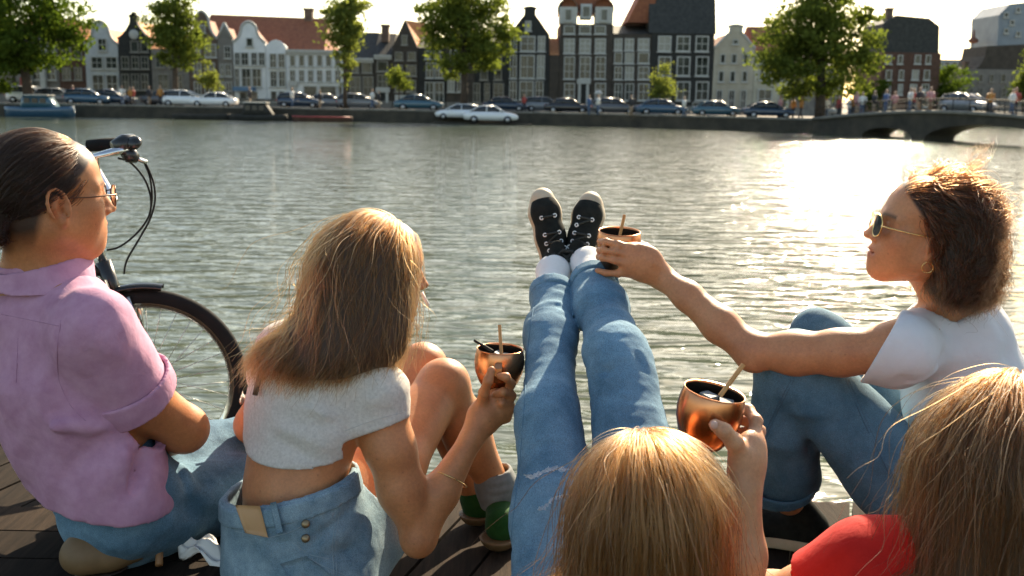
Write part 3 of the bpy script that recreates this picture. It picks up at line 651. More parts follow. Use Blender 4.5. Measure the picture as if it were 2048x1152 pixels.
for k, (c, px) in enumerate(qp):
    D = DB+1.5+rg.random()*2 if px < 1150 else DB-2.0-(px-1150)*.017+rg.random()
    if px > 1540: D = 84.5+rg.random()*2
    ped(c, at(px, 220, D).x, D, SZ+.004, 'on the far quay', k)
cs = ['red', 'white', 'pink', 'orange', 'pink', 'white', 'dark', 'blue', 'pink', 'red', 'white', 'dark', 'pink', 'orange']
for k in range(26):
    u_ = .03+.76*k/26; u_ += .17*(u_ > .40); s = BL*u_+rg.uniform(-.12, .12); nn = rg.uniform(.4, 2.2); p = bpt(s, btop(s), nn)
    ped(cs[k % len(cs)], p.x, p.y, p.z-.005, 'on the bridge', k)
# street lamps with round white heads
for px, y, D in ((1197, 188, 92), (1846, 184, 115.5), (1665, 224, 82.5)):
    p = at(px, y, D); r = empty('street_lamp', (p.x, D, SZ)); h = p.z-SZ
    m = MB(); m.tube([(0, 0, 0), (0, 0, .5), (0, 0, h)], [.1, .06, .05], 8); m.build('post', WALLS['black'], r)
    m = MB(); m.lathe([(0, .32), (.2, .26), (.36, .1), (.38, 0), (.1, -.06), (0, -.06)], 14, Matrix.Translation((0, 0, h))); m.build('lamp_shade', M_frame, r)
    tag(r, {1197: 'street lamp with white head before the white doorway', 1846: 'street lamp with white head behind the bridge', 1665: 'low white-headed lamp under the big right tree'}[px], 'street lamp', 'street lamps')
# ================================================================== BODY AND CLOTH SURFACES
F4 = np.float32
def V3(*a): return np.array(a if len(a) == 3 else a[0], dtype=np.float64)
def unit(v): v = np.asarray(v, float); return v/np.linalg.norm(v)
def _h(ix, iy, iz, s):
    n = (ix.astype(np.int64)*374761393+iy.astype(np.int64)*668265263+iz.astype(np.int64)*2147483647+s*974634777) & 0xffffffff
    n = ((n ^ (n >> 13))*1274126177) & 0xffffffff
    return ((n ^ (n >> 16)) & 0xffff).astype(F4)/F4(32767.5)-F4(1)
def vnoise(P, s=0):
    """smooth value noise, roughly -1..1"""
    I = np.floor(P); f = (P-I).astype(F4); I = I.astype(np.int64); u = f*f*f*(f*(f*6-15)+10)
    r = 0
    for dx in (0, 1):
        wx = u[:, 0] if dx else 1-u[:, 0]
        for dy in (0, 1):
            wy = u[:, 1] if dy else 1-u[:, 1]
            for dz in (0, 1):
                wz = u[:, 2] if dz else 1-u[:, 2]
                r = r+wx*wy*wz*_h(I[:, 0]+dx, I[:, 1]+dy, I[:, 2]+dz, s)
    return r
def smin(a, b, k):
    if k <= 0: return np.minimum(a, b)
    h = np.maximum(k-np.abs(a-b), 0)/k
    return np.minimum(a, b)-h*h*k*0.25
def seg_t(P, a, b):
    ba = b-a; t = ((P-a) @ ba)*F4(1/max(1e-12, float(ba @ ba))); return np.minimum(np.maximum(t, 0), 1)
def len3(q): return np.sqrt(np.einsum('ij,ij->i', q, q))
def sq3(q): return np.einsum('ij,ij->i', q, q)
FAR = 0.035
from concurrent.futures import ThreadPoolExecutor
POOL = ThreadPoolExecutor(6)
class Shape:
    """a blend of tapered limbs and ellipsoids, later meshed into one surface"""
    def __init__(s): s.ops = []; s.mods = []; s.cuts = []; s.shell = 0.0
    def _add(s, fn, lo, hi, k, mode='u'): s.ops.append((fn, np.asarray(lo, float), np.asarray(hi, float), k, mode)); return s
    def rc(s, a, b, ra, rb, k=.02, flat=None, mode='u'):
        a, b = V3(a).astype(F4), V3(b).astype(F4); R = max(ra, rb); ra, rb = F4(ra), F4(rb)
        if flat is None:
            def fn(P):
                t = seg_t(P, a, b); q = P-(a+t[:, None]*(b-a)); return len3(q)-(ra+(rb-ra)*t)
        else:
            fd, ff = unit(flat[0]).astype(F4), F4(flat[1])
            if ff > 1: R *= ff
            def fn(P):
                t = seg_t(P, a, b); q = P-(a+t[:, None]*(b-a)); c = q @ fd
                q = q+(c*F4(1/ff-1))[:, None]*fd; return (len3(q)-(ra+(rb-ra)*t))*F4(min(1, ff))
        return s._add(fn, np.minimum(a, b)-R, np.maximum(a, b)+R, k, mode)
    def el(s, c, r, k=.02, R=None, mode='u'):
        c, r = V3(c).astype(F4), V3(r).astype(F4); R = (np.eye(3) if R is None else np.asarray(R)).astype(F4)
        def fn(P):
            q = ((P-c) @ R)/r; k0 = len3(q); k1 = len3(q/r)
            return k0*(k0-1)/np.maximum(k1, F4(1e-6))
        m = r.max(); return s._add(fn, c-m, c+m, k, mode)
    def chain(s, pts, rs, k=.02, flat=None):
        for i in range(len(pts)-1): s.rc(pts[i], pts[i+1], rs[i], rs[i+1], k if i else k, flat)
        return s
    def group(s, g, k=.005, mode='u'):
        lo = np.min([o[1] for o in g.ops], 0); hi = np.max([o[2] for o in g.ops], 0); return s._add(g.eval, lo, hi, k, mode)
    def fold(s, a, b, r, depth):
        """a crease (depth>0) or ridge (depth<0) along the segment a-b"""
        a, b = V3(a).astype(F4), V3(b).astype(F4); lo, hi = np.minimum(a, b)-2.6*r, np.maximum(a, b)+2.6*r
        def fn(P, d, pa, pb):
            if (pa > hi).any() or (pb < lo).any(): return d
            t = seg_t(P, a, b); q = P-(a+t[:, None]*(b-a)); e = np.exp(-sq3(q)/F4(r*r))
            return d+F4(depth)*e*np.sin(F4(PI)*(F4(.12)+F4(.76)*t))
        s.mods.append(fn); return s
    def noise(s, freq, amp, M=None, seed=0, ridged=False, region=None):
        """cloth wrinkles; M maps to a stretched frame; region = (centre, radius) limits them"""
        M = (np.eye(3) if M is None else np.asarray(M)).astype(F4)
        def fn(P, d, pa, pb):
            m = np.abs(d) < .022; out = d.copy()
            if not m.any(): return out
            q = (P[m] @ M)*F4(freq); v = vnoise(q, seed)
            if ridged: v = 1-2*np.abs(v)
            w_ = amp
            if region is not None:
                e = np.sqrt(((P[m]-V3(region[0]))**2).sum(1))/region[1]; w_ = amp*np.clip(1.6-1.6*e, 0, 1)
            out[m] = d[m]+v*w_; return out
        s.mods.append(fn); return s
    def cut(s, p, n, c=None, r=None, only=None):
        """trim along a plane; (c, r) limits it to a ball, only=(a, b) to where shape a is nearer than b"""
        s.cuts.append((V3(p), unit(n), None if c is None else V3(c), r, only)); return s
    def eval(s, P):
        P = np.asarray(P, F4); d = np.full(len(P), 1.0, F4); pa, pb = P.min(0), P.max(0)
        for fn, lo, hi, k, mode in s.ops:
            mg = FAR+k
            if (pa > hi+mg).any() or (pb < lo-mg).any(): continue
            v = fn(P)
            if mode == 'u': d = smin(d, v, k)
            else: d = -smin(-d, v, k)
        for f in s.mods: d = f(P, d, pa, pb)
        d0 = d
        if s.shell: d = np.maximum(d, -(d+s.shell))
        for p, n, c, r, only in s.cuts:
            pl = (P-p) @ n
            if c is not None:
                m = ((P-c)**2).sum(1) < r*r
                if not m.any(): continue
                if only is not None: m &= only[0].eval(P) < only[1].eval(P)
                pl = np.where(m, pl, -1.0)
            d = np.maximum(d, pl)
        return d
    def bounds(s, pad=.02):
        u = [o for o in s.ops if o[4] == 'u']
        return np.min([o[1] for o in u], 0)-pad, np.max([o[2] for o in u], 0)+pad

def surface(field, lo, hi, h, B=6):
    """surface nets over the narrow band of a distance field"""
    lo = np.asarray(lo); nb = np.maximum(1, np.ceil((np.asarray(hi)-lo)/(h*B)).astype(int)); n = nb*B+1
    s = h*B
    g = np.stack(np.meshgrid(*[np.arange(k) for k in nb], indexing='ij'), -1).reshape(-1, 3)
    ctr = lo+(g+.5)*s
    od = np.lexsort((g[:, 2]//12, g[:, 1]//12, g[:, 0]//12)); dc = np.empty(len(g))
    def one(c): dc[c] = field(ctr[c])
    list(POOL.map(one, np.array_split(od, max(1, len(od)//1700))))
    D = np.ones(n, F4)
    sg = np.where(dc < 0, -1.0, 1.0).astype(F4).reshape(nb)
    D[:-1, :-1, :-1] = sg.repeat(B, 0).repeat(B, 1).repeat(B, 2)
    act = g[np.abs(dc) < s*.9+.004]
    act = act[np.lexsort((act[:, 2]//3, act[:, 1]//3, act[:, 0]//3))]
    off = np.stack(np.meshgrid(*[np.arange(B+1)]*3, indexing='ij'), -1).reshape(-1, 3)
    def two(ch):
        if not len(ch): return
        I = (ch[:, None, :]*B+off[None]).reshape(-1, 3)
        D[I[:, 0], I[:, 1], I[:, 2]] = field(lo+I*h)
    list(POOL.map(two, np.array_split(act, max(1, len(act)//40))))
    return nets(D, lo, h)
def nets(D, lo, h):
    neg = D < 0
    c = [neg[i:D.shape[0]-1+i, j:D.shape[1]-1+j, k:D.shape[2]-1+k] for i in (0, 1) for j in (0, 1) for k in (0, 1)]
    allv = c[0].copy(); anyv = c[0].copy()
    for q in c[1:]: allv &= q; anyv |= q
    A = anyv & ~allv; I = np.argwhere(A)
    if not len(I): return np.zeros((0, 3)), np.zeros((0, 4), int)
    vid = np.full(A.shape, -1, np.int32); vid[A] = np.arange(len(I))
    acc = np.zeros((len(I), 3)); cnt = np.zeros(len(I))
    corn = np.array([(i, j, k) for i in (0, 1) for j in (0, 1) for k in (0, 1)])
    val = {tuple(o): D[I[:, 0]+o[0], I[:, 1]+o[1], I[:, 2]+o[2]] for o in corn}
    for ax in range(3):
        for o in corn:
            if o[ax]: continue
            p = o.copy(); p[ax] = 1; a, b = val[tuple(o)], val[tuple(p)]
            m = (a < 0) != (b < 0); t = np.where(m, a/np.where(m, a-b, 1), 0)
            q = np.repeat(o[None].astype(float), len(I), 0); q[:, ax] += t; acc += q*m[:, None]; cnt += m
    V = np.asarray(lo)+(I+acc/cnt[:, None])*h
    Fs = []
    for ax in range(3):
        sl0 = [slice(None)]*3; sl1 = [slice(None)]*3; sl0[ax] = slice(0, -1); sl1[ax] = slice(1, None)
        u, v = (ax+1) % 3, (ax+2) % 3
        E = neg[tuple(sl0)] != neg[tuple(sl1)]; J = np.argwhere(E)
        J = J[(J[:, u] > 0) & (J[:, v] > 0) & (J[:, u] < D.shape[u]-1) & (J[:, v] < D.shape[v]-1)]
        if not len(J): continue
        def cell(du, dv):
            K = J.copy(); K[:, u] += du; K[:, v] += dv; return vid[K[:, 0], K[:, 1], K[:, 2]]
        q = np.stack([cell(-1, -1), cell(0, -1), cell(0, 0), cell(-1, 0)], 1)
        fl = ~neg[J[:, 0], J[:, 1], J[:, 2]]
        q[fl] = q[fl][:, ::-1]; Fs.append(q)
    Fq = np.concatenate(Fs); Fq = Fq[(Fq >= 0).all(1)]
    return V, Fq
def shape_mesh(name, shp, h, mat, parent=None, lo=None, hi=None, color=None, origin=(0, 0, 0), relax=1):
    l, u = shp.bounds() if lo is None else (lo, hi)
    V, Fq = surface(shp.eval, l, u, h)
    if relax and len(V):
        for _ in range(relax):
            a = np.zeros_like(V); k = np.zeros(len(V))
            for i in range(4):
                e0, e1 = Fq[:, i], Fq[:, (i+1) % 4]
                for ax in range(3): a[:, ax] += np.bincount(e0, V[e1, ax], len(V))+np.bincount(e1, V[e0, ax], len(V))
                k += np.bincount(e0, minlength=len(V))+np.bincount(e1, minlength=len(V))
            V = V*.5+.5*a/np.maximum(k, 1)[:, None]
    o = np_mesh(name, V-np.asarray(origin), Fq, mat, parent)
    if color is not None:
        col = color(V); at_ = o.data.color_attributes.new('tint', 'FLOAT_COLOR', 'POINT')
        buf = np.ones((len(V), 4), F4); buf[:, :col.shape[1]] = col; at_.data.foreach_set('color', buf.ravel())
    return o

# ------------------------------------------------------------------ heads and hands
def frame(az, pitch=0.0, roll=0.0):
    """columns: forward, left, up for a head turned to azimuth az (degrees right of +Y), pitched up, rolled"""
    a, p, r = math.radians(az), math.radians(pitch), math.radians(roll)
    f = np.array([math.sin(a)*math.cos(p), math.cos(a)*math.cos(p), math.sin(p)])
    l = np.array([-math.cos(a), math.sin(a), 0.0]); u = np.cross(f, l)
    l2 = l*math.cos(r)+u*math.sin(r); u2 = np.cross(f, l2)
    return np.stack([f, l2, u2], 1)
def head_shape(c, Rm, sc=1.0, male=0.0):
    """a head around centre c with axes Rm; returns a Shape in world space"""
    c = V3(c); s = Shape()
    def w(x, y, z): return c+Rm @ (np.array([x, y, z])*sc)
    def E(p, r, k, mode='u', R2=None): s.el(w(*p), np.array(r)*sc, k*sc, Rm if R2 is None else Rm @ R2, mode)
    def K(a, b, ra, rb, k, mode='u', flat=None): s.rc(w(*a), w(*b), ra*sc, rb*sc, k*sc, flat, mode)
    E((-.016, 0, .032), (.092, .073, .084), .01)
    E((.034, 0, .040), (.054, .062, .058), .03)
    E((.036, 0, -.030), (.056, .060, .076), .03)
    for y in (-1, 1):
        E((.054, .038*y, -.018), (.027, .024, .026), .025)
        E((.040, .036*y, -.052), (.032, .022, .034), .03)
        K((-.002, .050*y, -.050), (.064, .014*y, -.096), .017, .014, .035)
        K((-.004, .052*y, -.020), (-.002, .050*y, -.055), .016, .016, .03)
    E((.077, 0, -.096), (.017, .020, .016), .018)
    E((.074, 0, -.062), (.025, .029, .030), .022)
    # brow ridge, eye hollows, eyes
    for y in (-1, 1):
        K((.085, .012*y, .022), (.068, .046*y, .022), .008, .007, .016)
        E((.099, .033*y, .004), (.018, .015, .010), .012, 's')
        E((.073, .032*y, .005), (.0135, .0135, .0125), .003)
        K((.0855, .022*y, .0085), (.077, .045*y, .007), .0035, .003, .003)
        K((.0845, .023*y, -.004), (.076, .044*y, -.002), .003, .0025, .003)
    # nose
    K((.086, 0, .016), (.107, 0, -.020), .0070, .0080, .012)
    E((.112, 0, -.0265), (.0100, .0095, .0085), .007)
    E((.095, 0, -.022), (.012, .012, .016), .010)
    for y in (-1, 1):
        E((.099, .0115*y, -.031), (.0100, .0065, .0065), .006); E((.104, .006*y, -.0375), (.004, .003, .003), .002, 's')
    # lips
    for y in (-1, 1):
        K((.0985, .002*y, -.0535), (.086, .023*y, -.0600), .0052, .0026, .003)
        K((.0965, .0, -.0675), (.086, .020*y, -.0620), .0058, .0026, .003)
    E((.106, 0, -.0605), (.020, .026, .0013), .002, 's')
    # ears
    er = np.array([[math.cos(.25), 0, -math.sin(.25)], [0, 1, 0], [math.sin(.25), 0, math.cos(.25)]])
    for y in (-1, 1):
        E((-.008, .075*y, -.008), (.017, .007, .029), .005, 'u', er)
        ring = [(-.008+.0185*math.cos(t)*math.cos(.25)-.031*math.sin(t)*math.sin(.25)*-1*-1, (.083+.004*math.cos(t+2.4))*y, -.006+.031*math.sin(t)*math.cos(.25)+.0185*math.cos(t)*math.sin(.25)) for t in np.linspace(-.9, 3.75, 11)]
        for i in range(10): K(ring[i], ring[i+1], .0036, .0036, .003)
        E((-.003, .085*y, -.008), (.0095, .008, .017), .003, 's', er)
        K((-.008, .0815*y, .010), (-.012, .0815*y, -.012), .003, .003, .003)
        E((-.001, .0785*y, -.016), (.004, .006, .006), .002, 's')
        K((.006, .0785*y, -.010), (.005, .0785*y, -.018), .0035, .0035, .004)
        E((.001, .0785*y, -.037), (.008, .005, .009), .005)
    return s
def finger(s, pts, r0, r1, k=.004, nail=None):
    n = len(pts); rs = [r0+(r1-r0)*i/(n-1) for i in range(n)]
    for i in range(n-1):
        s.rc(pts[i], pts[i+1], rs[i], rs[i+1]*.98, k if i == 0 else .003)
        if 0 < i: s.el(pts[i], [rs[i]*1.06]*3, .004)
    return s

# ------------------------------------------------------------------ hair
def hair_material(name, c, rough=.32, rrough=.45, rand=.35):
    m, n, b = mat_new(name); n.nodes.remove(b)
    hb = n.nodes.new('ShaderNodeBsdfHairPrincipled'); hb.parametrization = 'COLOR'
    hi = n.nodes.new('ShaderNodeHairInfo')
    rp = N(n, 'ShaderNodeValToRGB'); rp.color_ramp.elements[0].color = (*[x*(1-rand) for x in c], 1); rp.color_ramp.elements[1].color = (*[min(.95, x*(1+rand)) for x in c], 1)
    at_ = N(n, 'ShaderNodeAttribute'); at_.attribute_name = 'shade'
    ad = N(n, 'ShaderNodeMath', operation='MULTIPLY_ADD'); L(n, hi.outputs['Random'], ad.inputs[0]); ad.inputs[1].default_value = .45; L(n, at_.outputs['Fac'], ad.inputs[2])
    sb = N(n, 'ShaderNodeMath', operation='SUBTRACT'); L(n, ad.outputs[0], sb.inputs[0]); sb.inputs[1].default_value = .22
    L(n, sb.outputs[0], rp.inputs[0]); L(n, rp.outputs[0], hb.inputs['Color'])
    hb.inputs['Roughness'].default_value = rough; hb.inputs['Radial Roughness'].default_value = rrough
    hb.inputs['Random Roughness'].default_value = .3; hb.inputs['IOR'].default_value = 1.42
    L(n, hb.outputs[0], n.nodes['Material Output'].inputs[0]); return m
def strands(name, paths, rad, mat, parent, tip=.25, origin=(0, 0, 0), shade=None):
    """paths: (N, K, 3)"""
    n, k, _ = paths.shape
    cu = bpy.data.hair_curves.new(name); cu.add_curves([k]*n)
    cu.points.foreach_set('position', (paths-np.asarray(origin)).astype(F4).ravel())
    t = np.linspace(0, 1, k); rr = rad*(1-(1-tip)*t**3)
    rv = (np.broadcast_to(rr, (n, k))*np.random.default_rng(3).uniform(.7, 1.25, (n, 1))).astype(F4)
    cu.points.foreach_set('radius', rv.ravel())
    sh_ = cu.attributes.new('shade', 'FLOAT', 'CURVE'); sh_.data.foreach_set('value', (np.full(n, .5) if shade is None else shade).astype(F4))
    cu.materials.append(mat)
    o = bpy.data.objects.new(name, cu); C.objects.link(o); o.parent = parent
    return o
def box_blur(A, r):
    for ax in range(3):
        c = np.cumsum(np.pad(A, [(r+1, r) if i == ax else (0, 0) for i in range(3)]), ax)
        s0 = [slice(None)]*3; s1 = [slice(None)]*3; s0[ax] = slice(2*r+1, None); s1[ax] = slice(0, -(2*r+1))
        A = (c[tuple(s0)]-c[tuple(s1)])/(2*r+1)
    return A
def hair_volume(paths, h=.006, thr=.22, r=2):
    """dark inner mass of the hair: iso-surface of the strand density"""
    P = paths.reshape(-1, 3); lo = P.min(0)-.03; n = np.ceil((P.max(0)+.03-lo)/h).astype(int)+1
    A = np.zeros(n, F4); I = ((P-lo)/h).astype(int); np.add.at(A, (I[:, 0], I[:, 1], I[:, 2]), 1.0)
    A = np.minimum(A, 3.0); A = box_blur(box_blur(A, r), r)
    B_ = box_blur(box_blur((A > thr).astype(F4), 2), 1)
    return nets((.985-B_).astype(F4), lo+h/2, h)
def drop_rays(surf, P_, lift):
    """slide points along their sight lines onto a surface"""
    o_ = np.array([0, 0, CAMZ]); d = np.asarray(P_)-o_; d /= np.linalg.norm(d, axis=1)[:, None]; t = np.full(len(d), 1.0); live = np.ones(len(d), bool)
    for _ in range(110):
        if not live.any(): break
        v = surf.eval(o_+d[live]*t[live][:, None]); k = np.nonzero(live)[0]
        hit = v < lift; live[k[hit]] = False; t[k[~hit]] += np.clip((v[~hit]-lift)*.7, .0015, .04)
    return o_+d*t[:, None]
def grow(roots, dirs, steps, ds, flow, colliders, rg, lift, clump=0, clump_k=.5, jitter=.15):
    """march strands; flow(P, D, t) gives the wanted direction; colliders: (centre, radii, R)"""
    n = len(roots); P = roots.copy(); D_ = dirs/np.linalg.norm(dirs, axis=1)[:, None]
    out = np.zeros((n, steps+1, 3)); out[:, 0] = P
    bias = rg.normal(size=(n, 3))*(.07+.28*(rg.random((n, 1)) < .12))
    for i in range(steps):
        t = i/steps
        d = flow(P, D_, t)+bias*min(1, .3+t)+rg.normal(size=(n, 3))*jitter*.3
        D_ = D_*.45+.55*d/np.linalg.norm(d, axis=1)[:, None]; D_ /= np.linalg.norm(D_, axis=1)[:, None]
        Q = P+D_*(ds if np.isscalar(ds) else ds[:, None])
        for c, r, R in colliders:
            q = (Q-c) @ R; rr = r[None]+lift[:, None]*min(1, .15+2.2*t); k = np.sqrt(((q/rr)**2).sum(1)); m = k < 1
            if m.any(): q[m] = q[m]/np.maximum(k[m], .05)[:, None]; Q[m] = c+q[m] @ R.T
        D_ = Q-P; D_ /= np.maximum(np.linalg.norm(D_, axis=1)[:, None], 1e-6)
        P = Q; out[:, i+1] = P
    if clump:
        gi = rg.choice(n, clump, replace=False)
        G = roots[gi]; near = np.empty(n, int)
        for ch in np.array_split(np.arange(n), max(1, n*clump//4000000)):
            near[ch] = ((roots[ch, None]-G[None])**2).sum(2).argmin(1)
        tgt = out[gi][near]; w_ = (np.linspace(0, 1, steps+1)**1.3*clump_k)[None, :, None]*rg.uniform(.3, 1.15, (n, 1, 1))
        out = out+(tgt-out)*np.clip(w_, 0, .95)
    return out
def scalp_roots(c, R, r, n, rg, keep):
    """random points on the scalp ellipsoid, in head axes; keep(q) filters"""
    pts = []; tot = 0
    while tot < n:
        u = rg.normal(size=(n*2, 3)); u /= np.linalg.norm(u, axis=1)[:, None]; q = u*r
        q = q[keep(q)]; pts.append(q); tot += len(q)
    q = np.concatenate(pts)[:n]
    nrm = q/(np.asarray(r)**2); nrm /= np.linalg.norm(nrm, axis=1)[:, None]
    return c+q @ R.T, nrm @ R.T, q
def waves(paths, amp, freq, rg, grow_=1.0, bundle=None):
    """sideways waves along each strand"""
    n, k, _ = paths.shape; t = np.linspace(0, 1, k)[None, :]
    T = np.gradient(paths, axis=1); T /= np.maximum(np.linalg.norm(T, axis=2, keepdims=True), 1e-9)
    a = np.cross(T, np.array([.3, .2, 1.0])); a /= np.maximum(np.linalg.norm(a, axis=2, keepdims=True), 1e-9); b = np.cross(T, a)
    nb = 1 if bundle is None else bundle
    ph = rg.uniform(0, 6.28, (n, 1)); 
    if bundle is not None:   # neighbours share a phase
        ph = vnoise(paths[:, 0]*bundle, 7)[:, None]*6+rg.normal(size=(n, 1))*.5
    fr = freq*(1+(.25 if bundle is None else .09)*rg.normal(size=(n, 1))); am = amp*(t**grow_)*rg.uniform(.4, 1.3, (n, 1))
    return paths+a*(am*np.sin(fr*t*6.28+ph))[..., None]+b*(am*.8*np.cos(fr*.83*t*6.28+ph*1.3))[..., None]

# ------------------------------------------------------------------ skin, cloth and denim
def skin_mat(name, c, rough=.45):
    m, n, b = mat_new(name)
    tc = N(n, 'ShaderNodeTexCoord')
    nz = N(n, 'ShaderNodeTexNoise', Scale=22.0, Detail=4.0); L(n, tc.outputs['Object'], nz.inputs[0])
    rp = N(n, 'ShaderNodeValToRGB'); rp.color_ramp.elements[0].position = .3; rp.color_ramp.elements[1].position = .7
    rp.color_ramp.elements[0].color = (c[0]*.88, c[1]*.82, c[2]*.8, 1); rp.color_ramp.elements[1].color = (min(1, c[0]*1.08), c[1]*1.08, c[2]*1.08, 1)
    L(n, nz.outputs[0], rp.inputs[0])
    at_ = N(n, 'ShaderNodeAttribute'); at_.attribute_name = 'tint'
    mx = N(n, 'ShaderNodeMix', data_type='RGBA', blend_type='MULTIPLY'); mx.inputs[0].default_value = 1.0
    L(n, rp.outputs[0], mx.inputs[6]); L(n, at_.outputs['Color'], mx.inputs[7])
    fz = N(n, 'ShaderNodeTexNoise', Scale=150.0, Detail=3.0, Roughness=.7); L(n, tc.outputs['Object'], fz.inputs[0])
    fr = N(n, 'ShaderNodeMapRange'); fr.inputs[1].default_value = .32; fr.inputs[2].default_value = .68; fr.inputs[3].default_value = .89; fr.inputs[4].default_value = 1.08; L(n, fz.outputs[0], fr.inputs[0])
    vo = N(n, 'ShaderNodeTexVoronoi', Scale=42.0); L(n, tc.outputs['Object'], vo.inputs['Vector'])
    vr = N(n, 'ShaderNodeMapRange'); vr.inputs[1].default_value = .05; vr.inputs[2].default_value = .11; vr.inputs[3].default_value = .78; vr.inputs[4].default_value = 1.0; L(n, vo.outputs['Distance'], vr.inputs[0])
    mm = N(n, 'ShaderNodeMath', operation='MULTIPLY'); L(n, fr.outputs[0], mm.inputs[0]); L(n, vr.outputs[0], mm.inputs[1])
    mx2 = N(n, 'ShaderNodeMix', data_type='RGBA', blend_type='MULTIPLY'); mx2.inputs[0].default_value = 1.0; L(n, mx.outputs[2], mx2.inputs[6]); L(n, mm.outputs[0], mx2.inputs[7]); L(n, mx2.outputs[2], b.inputs['Base Color'])
    rr = N(n, 'ShaderNodeMapRange'); rr.inputs[3].default_value = rough-.1; rr.inputs[4].default_value = rough+.16; L(n, fz.outputs[0], rr.inputs[0]); L(n, rr.outputs[0], b.inputs['Roughness'])
    b.inputs['Specular IOR Level'].default_value = .42
    b.inputs['Subsurface Weight'].default_value = .22; b.inputs['Subsurface Radius'].default_value = (1.0, .35, .15); b.inputs['Subsurface Scale'].default_value = .006
    n2 = N(n, 'ShaderNodeTexNoise', Scale=420.0, Detail=2.0); L(n, tc.outputs['Object'], n2.inputs[0])
    bp = N(n, 'ShaderNodeBump', Strength=.32, Distance=.0015); L(n, n2.outputs[0], bp.inputs['Height']); L(n, bp.outputs[0], b.inputs['Normal'])
    return m
def cloth_mat(name, c1, c2, scale=30.0, weave=900.0, wb=.25, rough=.85, sheen=.04, trans=0.0, tint=False):
    m, n, b = mat_new(name)
    tc = N(n, 'ShaderNodeTexCoord')
    nz = N(n, 'ShaderNodeTexNoise', Scale=scale, Detail=5.0, Roughness=.65); L(n, tc.outputs['Object'], nz.inputs[0])
    rp = N(n, 'ShaderNodeValToRGB'); rp.color_ramp.elements[0].position = .32; rp.color_ramp.elements[1].position = .68
    rp.color_ramp.elements[0].color = (*c1, 1); rp.color_ramp.elements[1].color = (*c2, 1); L(n, nz.outputs[0], rp.inputs[0])
    src = rp.outputs[0]
    if tint:
        at_ = N(n, 'ShaderNodeAttribute'); at_.attribute_name = 'tint'
        mx = N(n, 'ShaderNodeMix', data_type='RGBA', blend_type='MULTIPLY'); mx.inputs[0].default_value = 1.0
        L(n, src, mx.inputs[6]); L(n, at_.outputs['Color'], mx.inputs[7]); src = mx.outputs[2]
    L(n, src, b.inputs['Base Color'])
    b.inputs['Roughness'].default_value = rough; b.inputs['Sheen Weight'].default_value = sheen; b.inputs['Specular IOR Level'].default_value = .25
    n2 = N(n, 'ShaderNodeTexNoise', Scale=weave, Detail=2.0); L(n, tc.outputs['Object'], n2.inputs[0])
    n3 = N(n, 'ShaderNodeTexNoise', Scale=55.0, Detail=3.0, Distortion=.6); L(n, tc.outputs['Object'], n3.inputs[0])
    b1 = N(n, 'ShaderNodeBump', Strength=wb, Distance=.001); L(n, n2.outputs[0], b1.inputs['Height'])
    b2 = N(n, 'ShaderNodeBump', Strength=.35, Distance=.004); L(n, n3.outputs[0], b2.inputs['Height']); L(n, b1.outputs[0], b2.inputs['Normal']); L(n, b2.outputs[0], b.inputs['Normal'])
    if trans:
        tr = N(n, 'ShaderNodeBsdfTranslucent'); ms = N(n, 'ShaderNodeMixShader'); ms.inputs[0].default_value = trans
        L(n, src, tr.inputs[0]); L(n, b.outputs[0], ms.inputs[1]); L(n, tr.outputs[0], ms.inputs[2]); L(n, ms.outputs[0], n.nodes['Material Output'].inputs[0])
    return m
# ================================================================== PEOPLE
def A(px, py, Y): return np.array(at(px, py, Y))
def G(px, py, z): return np.array(onz(px, py, z))
M_skin1 = skin_mat('tanned_skin', (.46, .185, .075)); M_skin2 = skin_mat('warm_tan_skin', (.52, .22, .095)); M_skin3 = skin_mat('light_tan_skin', (.53, .235, .11)); M_skin4 = skin_mat('light_skin', (.58, .30, .165))  # even base skin tones, the people's own complexions
M_pink = cloth_mat('pink_linen', (.47, .225, .34), (.60, .33, .46), 22, 700, .35, trans=.12)
M_whitet = cloth_mat('white_cotton', (.74, .73, .74), (.82, .81, .82), 10, 900, .2, trans=.15)
M_greyt = cloth_mat('heather_cotton', (.54, .50, .45), (.70, .66, .60), 160, 900, .3, trans=.10)
M_red = cloth_mat('red_cotton', (.50, .012, .010), (.60, .020, .014), 14, 800, .25, trans=.06)
def denim(name, c, f, fs=9.0):
    """blue twill with worn, paler patches"""
    m = cloth_mat(name, tuple(x*.8 for x in c), f, fs, 1300, .5, .9, .04, tint=True)
    n = m.node_tree; tc = n.nodes.new('ShaderNodeTexCoord')
    wv = N(n, 'ShaderNodeTexNoise', Scale=700.0, Detail=1.0); mp = N(n, 'ShaderNodeMapping'); mp.inputs['Scale'].default_value = (1, .18, 1); mp.inputs['Rotation'].default_value = (.5, .4, .7)
    L(n, tc.outputs['Object'], mp.inputs[0]); L(n, mp.outputs[0], wv.inputs[0])
    b = n.nodes['Principled BSDF']; src = b.inputs['Base Color'].links[0].from_socket
    mr = N(n, 'ShaderNodeMapRange'); mr.inputs[1].default_value = .3; mr.inputs[2].default_value = .7; mr.inputs[3].default_value = .72; mr.inputs[4].default_value = 1.22; L(n, wv.outputs[0], mr.inputs[0])
    mx = N(n, 'ShaderNodeMix', data_type='RGBA', blend_type='MULTIPLY'); mx.inputs[0].default_value = 1.0
    L(n, src, mx.inputs[6]); L(n, mr.outputs[0], mx.inputs[7]); L(n, mx.outputs[2], b.inputs['Base Color']); return m
M_den1 = denim('faded_blue_denim', (.06, .145, .22), (.15, .27, .36)); M_den2 = denim('mid_blue_denim', (.085, .195, .295), (.165, .31, .42)); M_den3 = denim('pale_short_denim', (.13, .23, .30), (.27, .38, .44), 14); M_den4 = denim('deep_blue_denim', (.065, .15, .215), (.125, .24, .32))
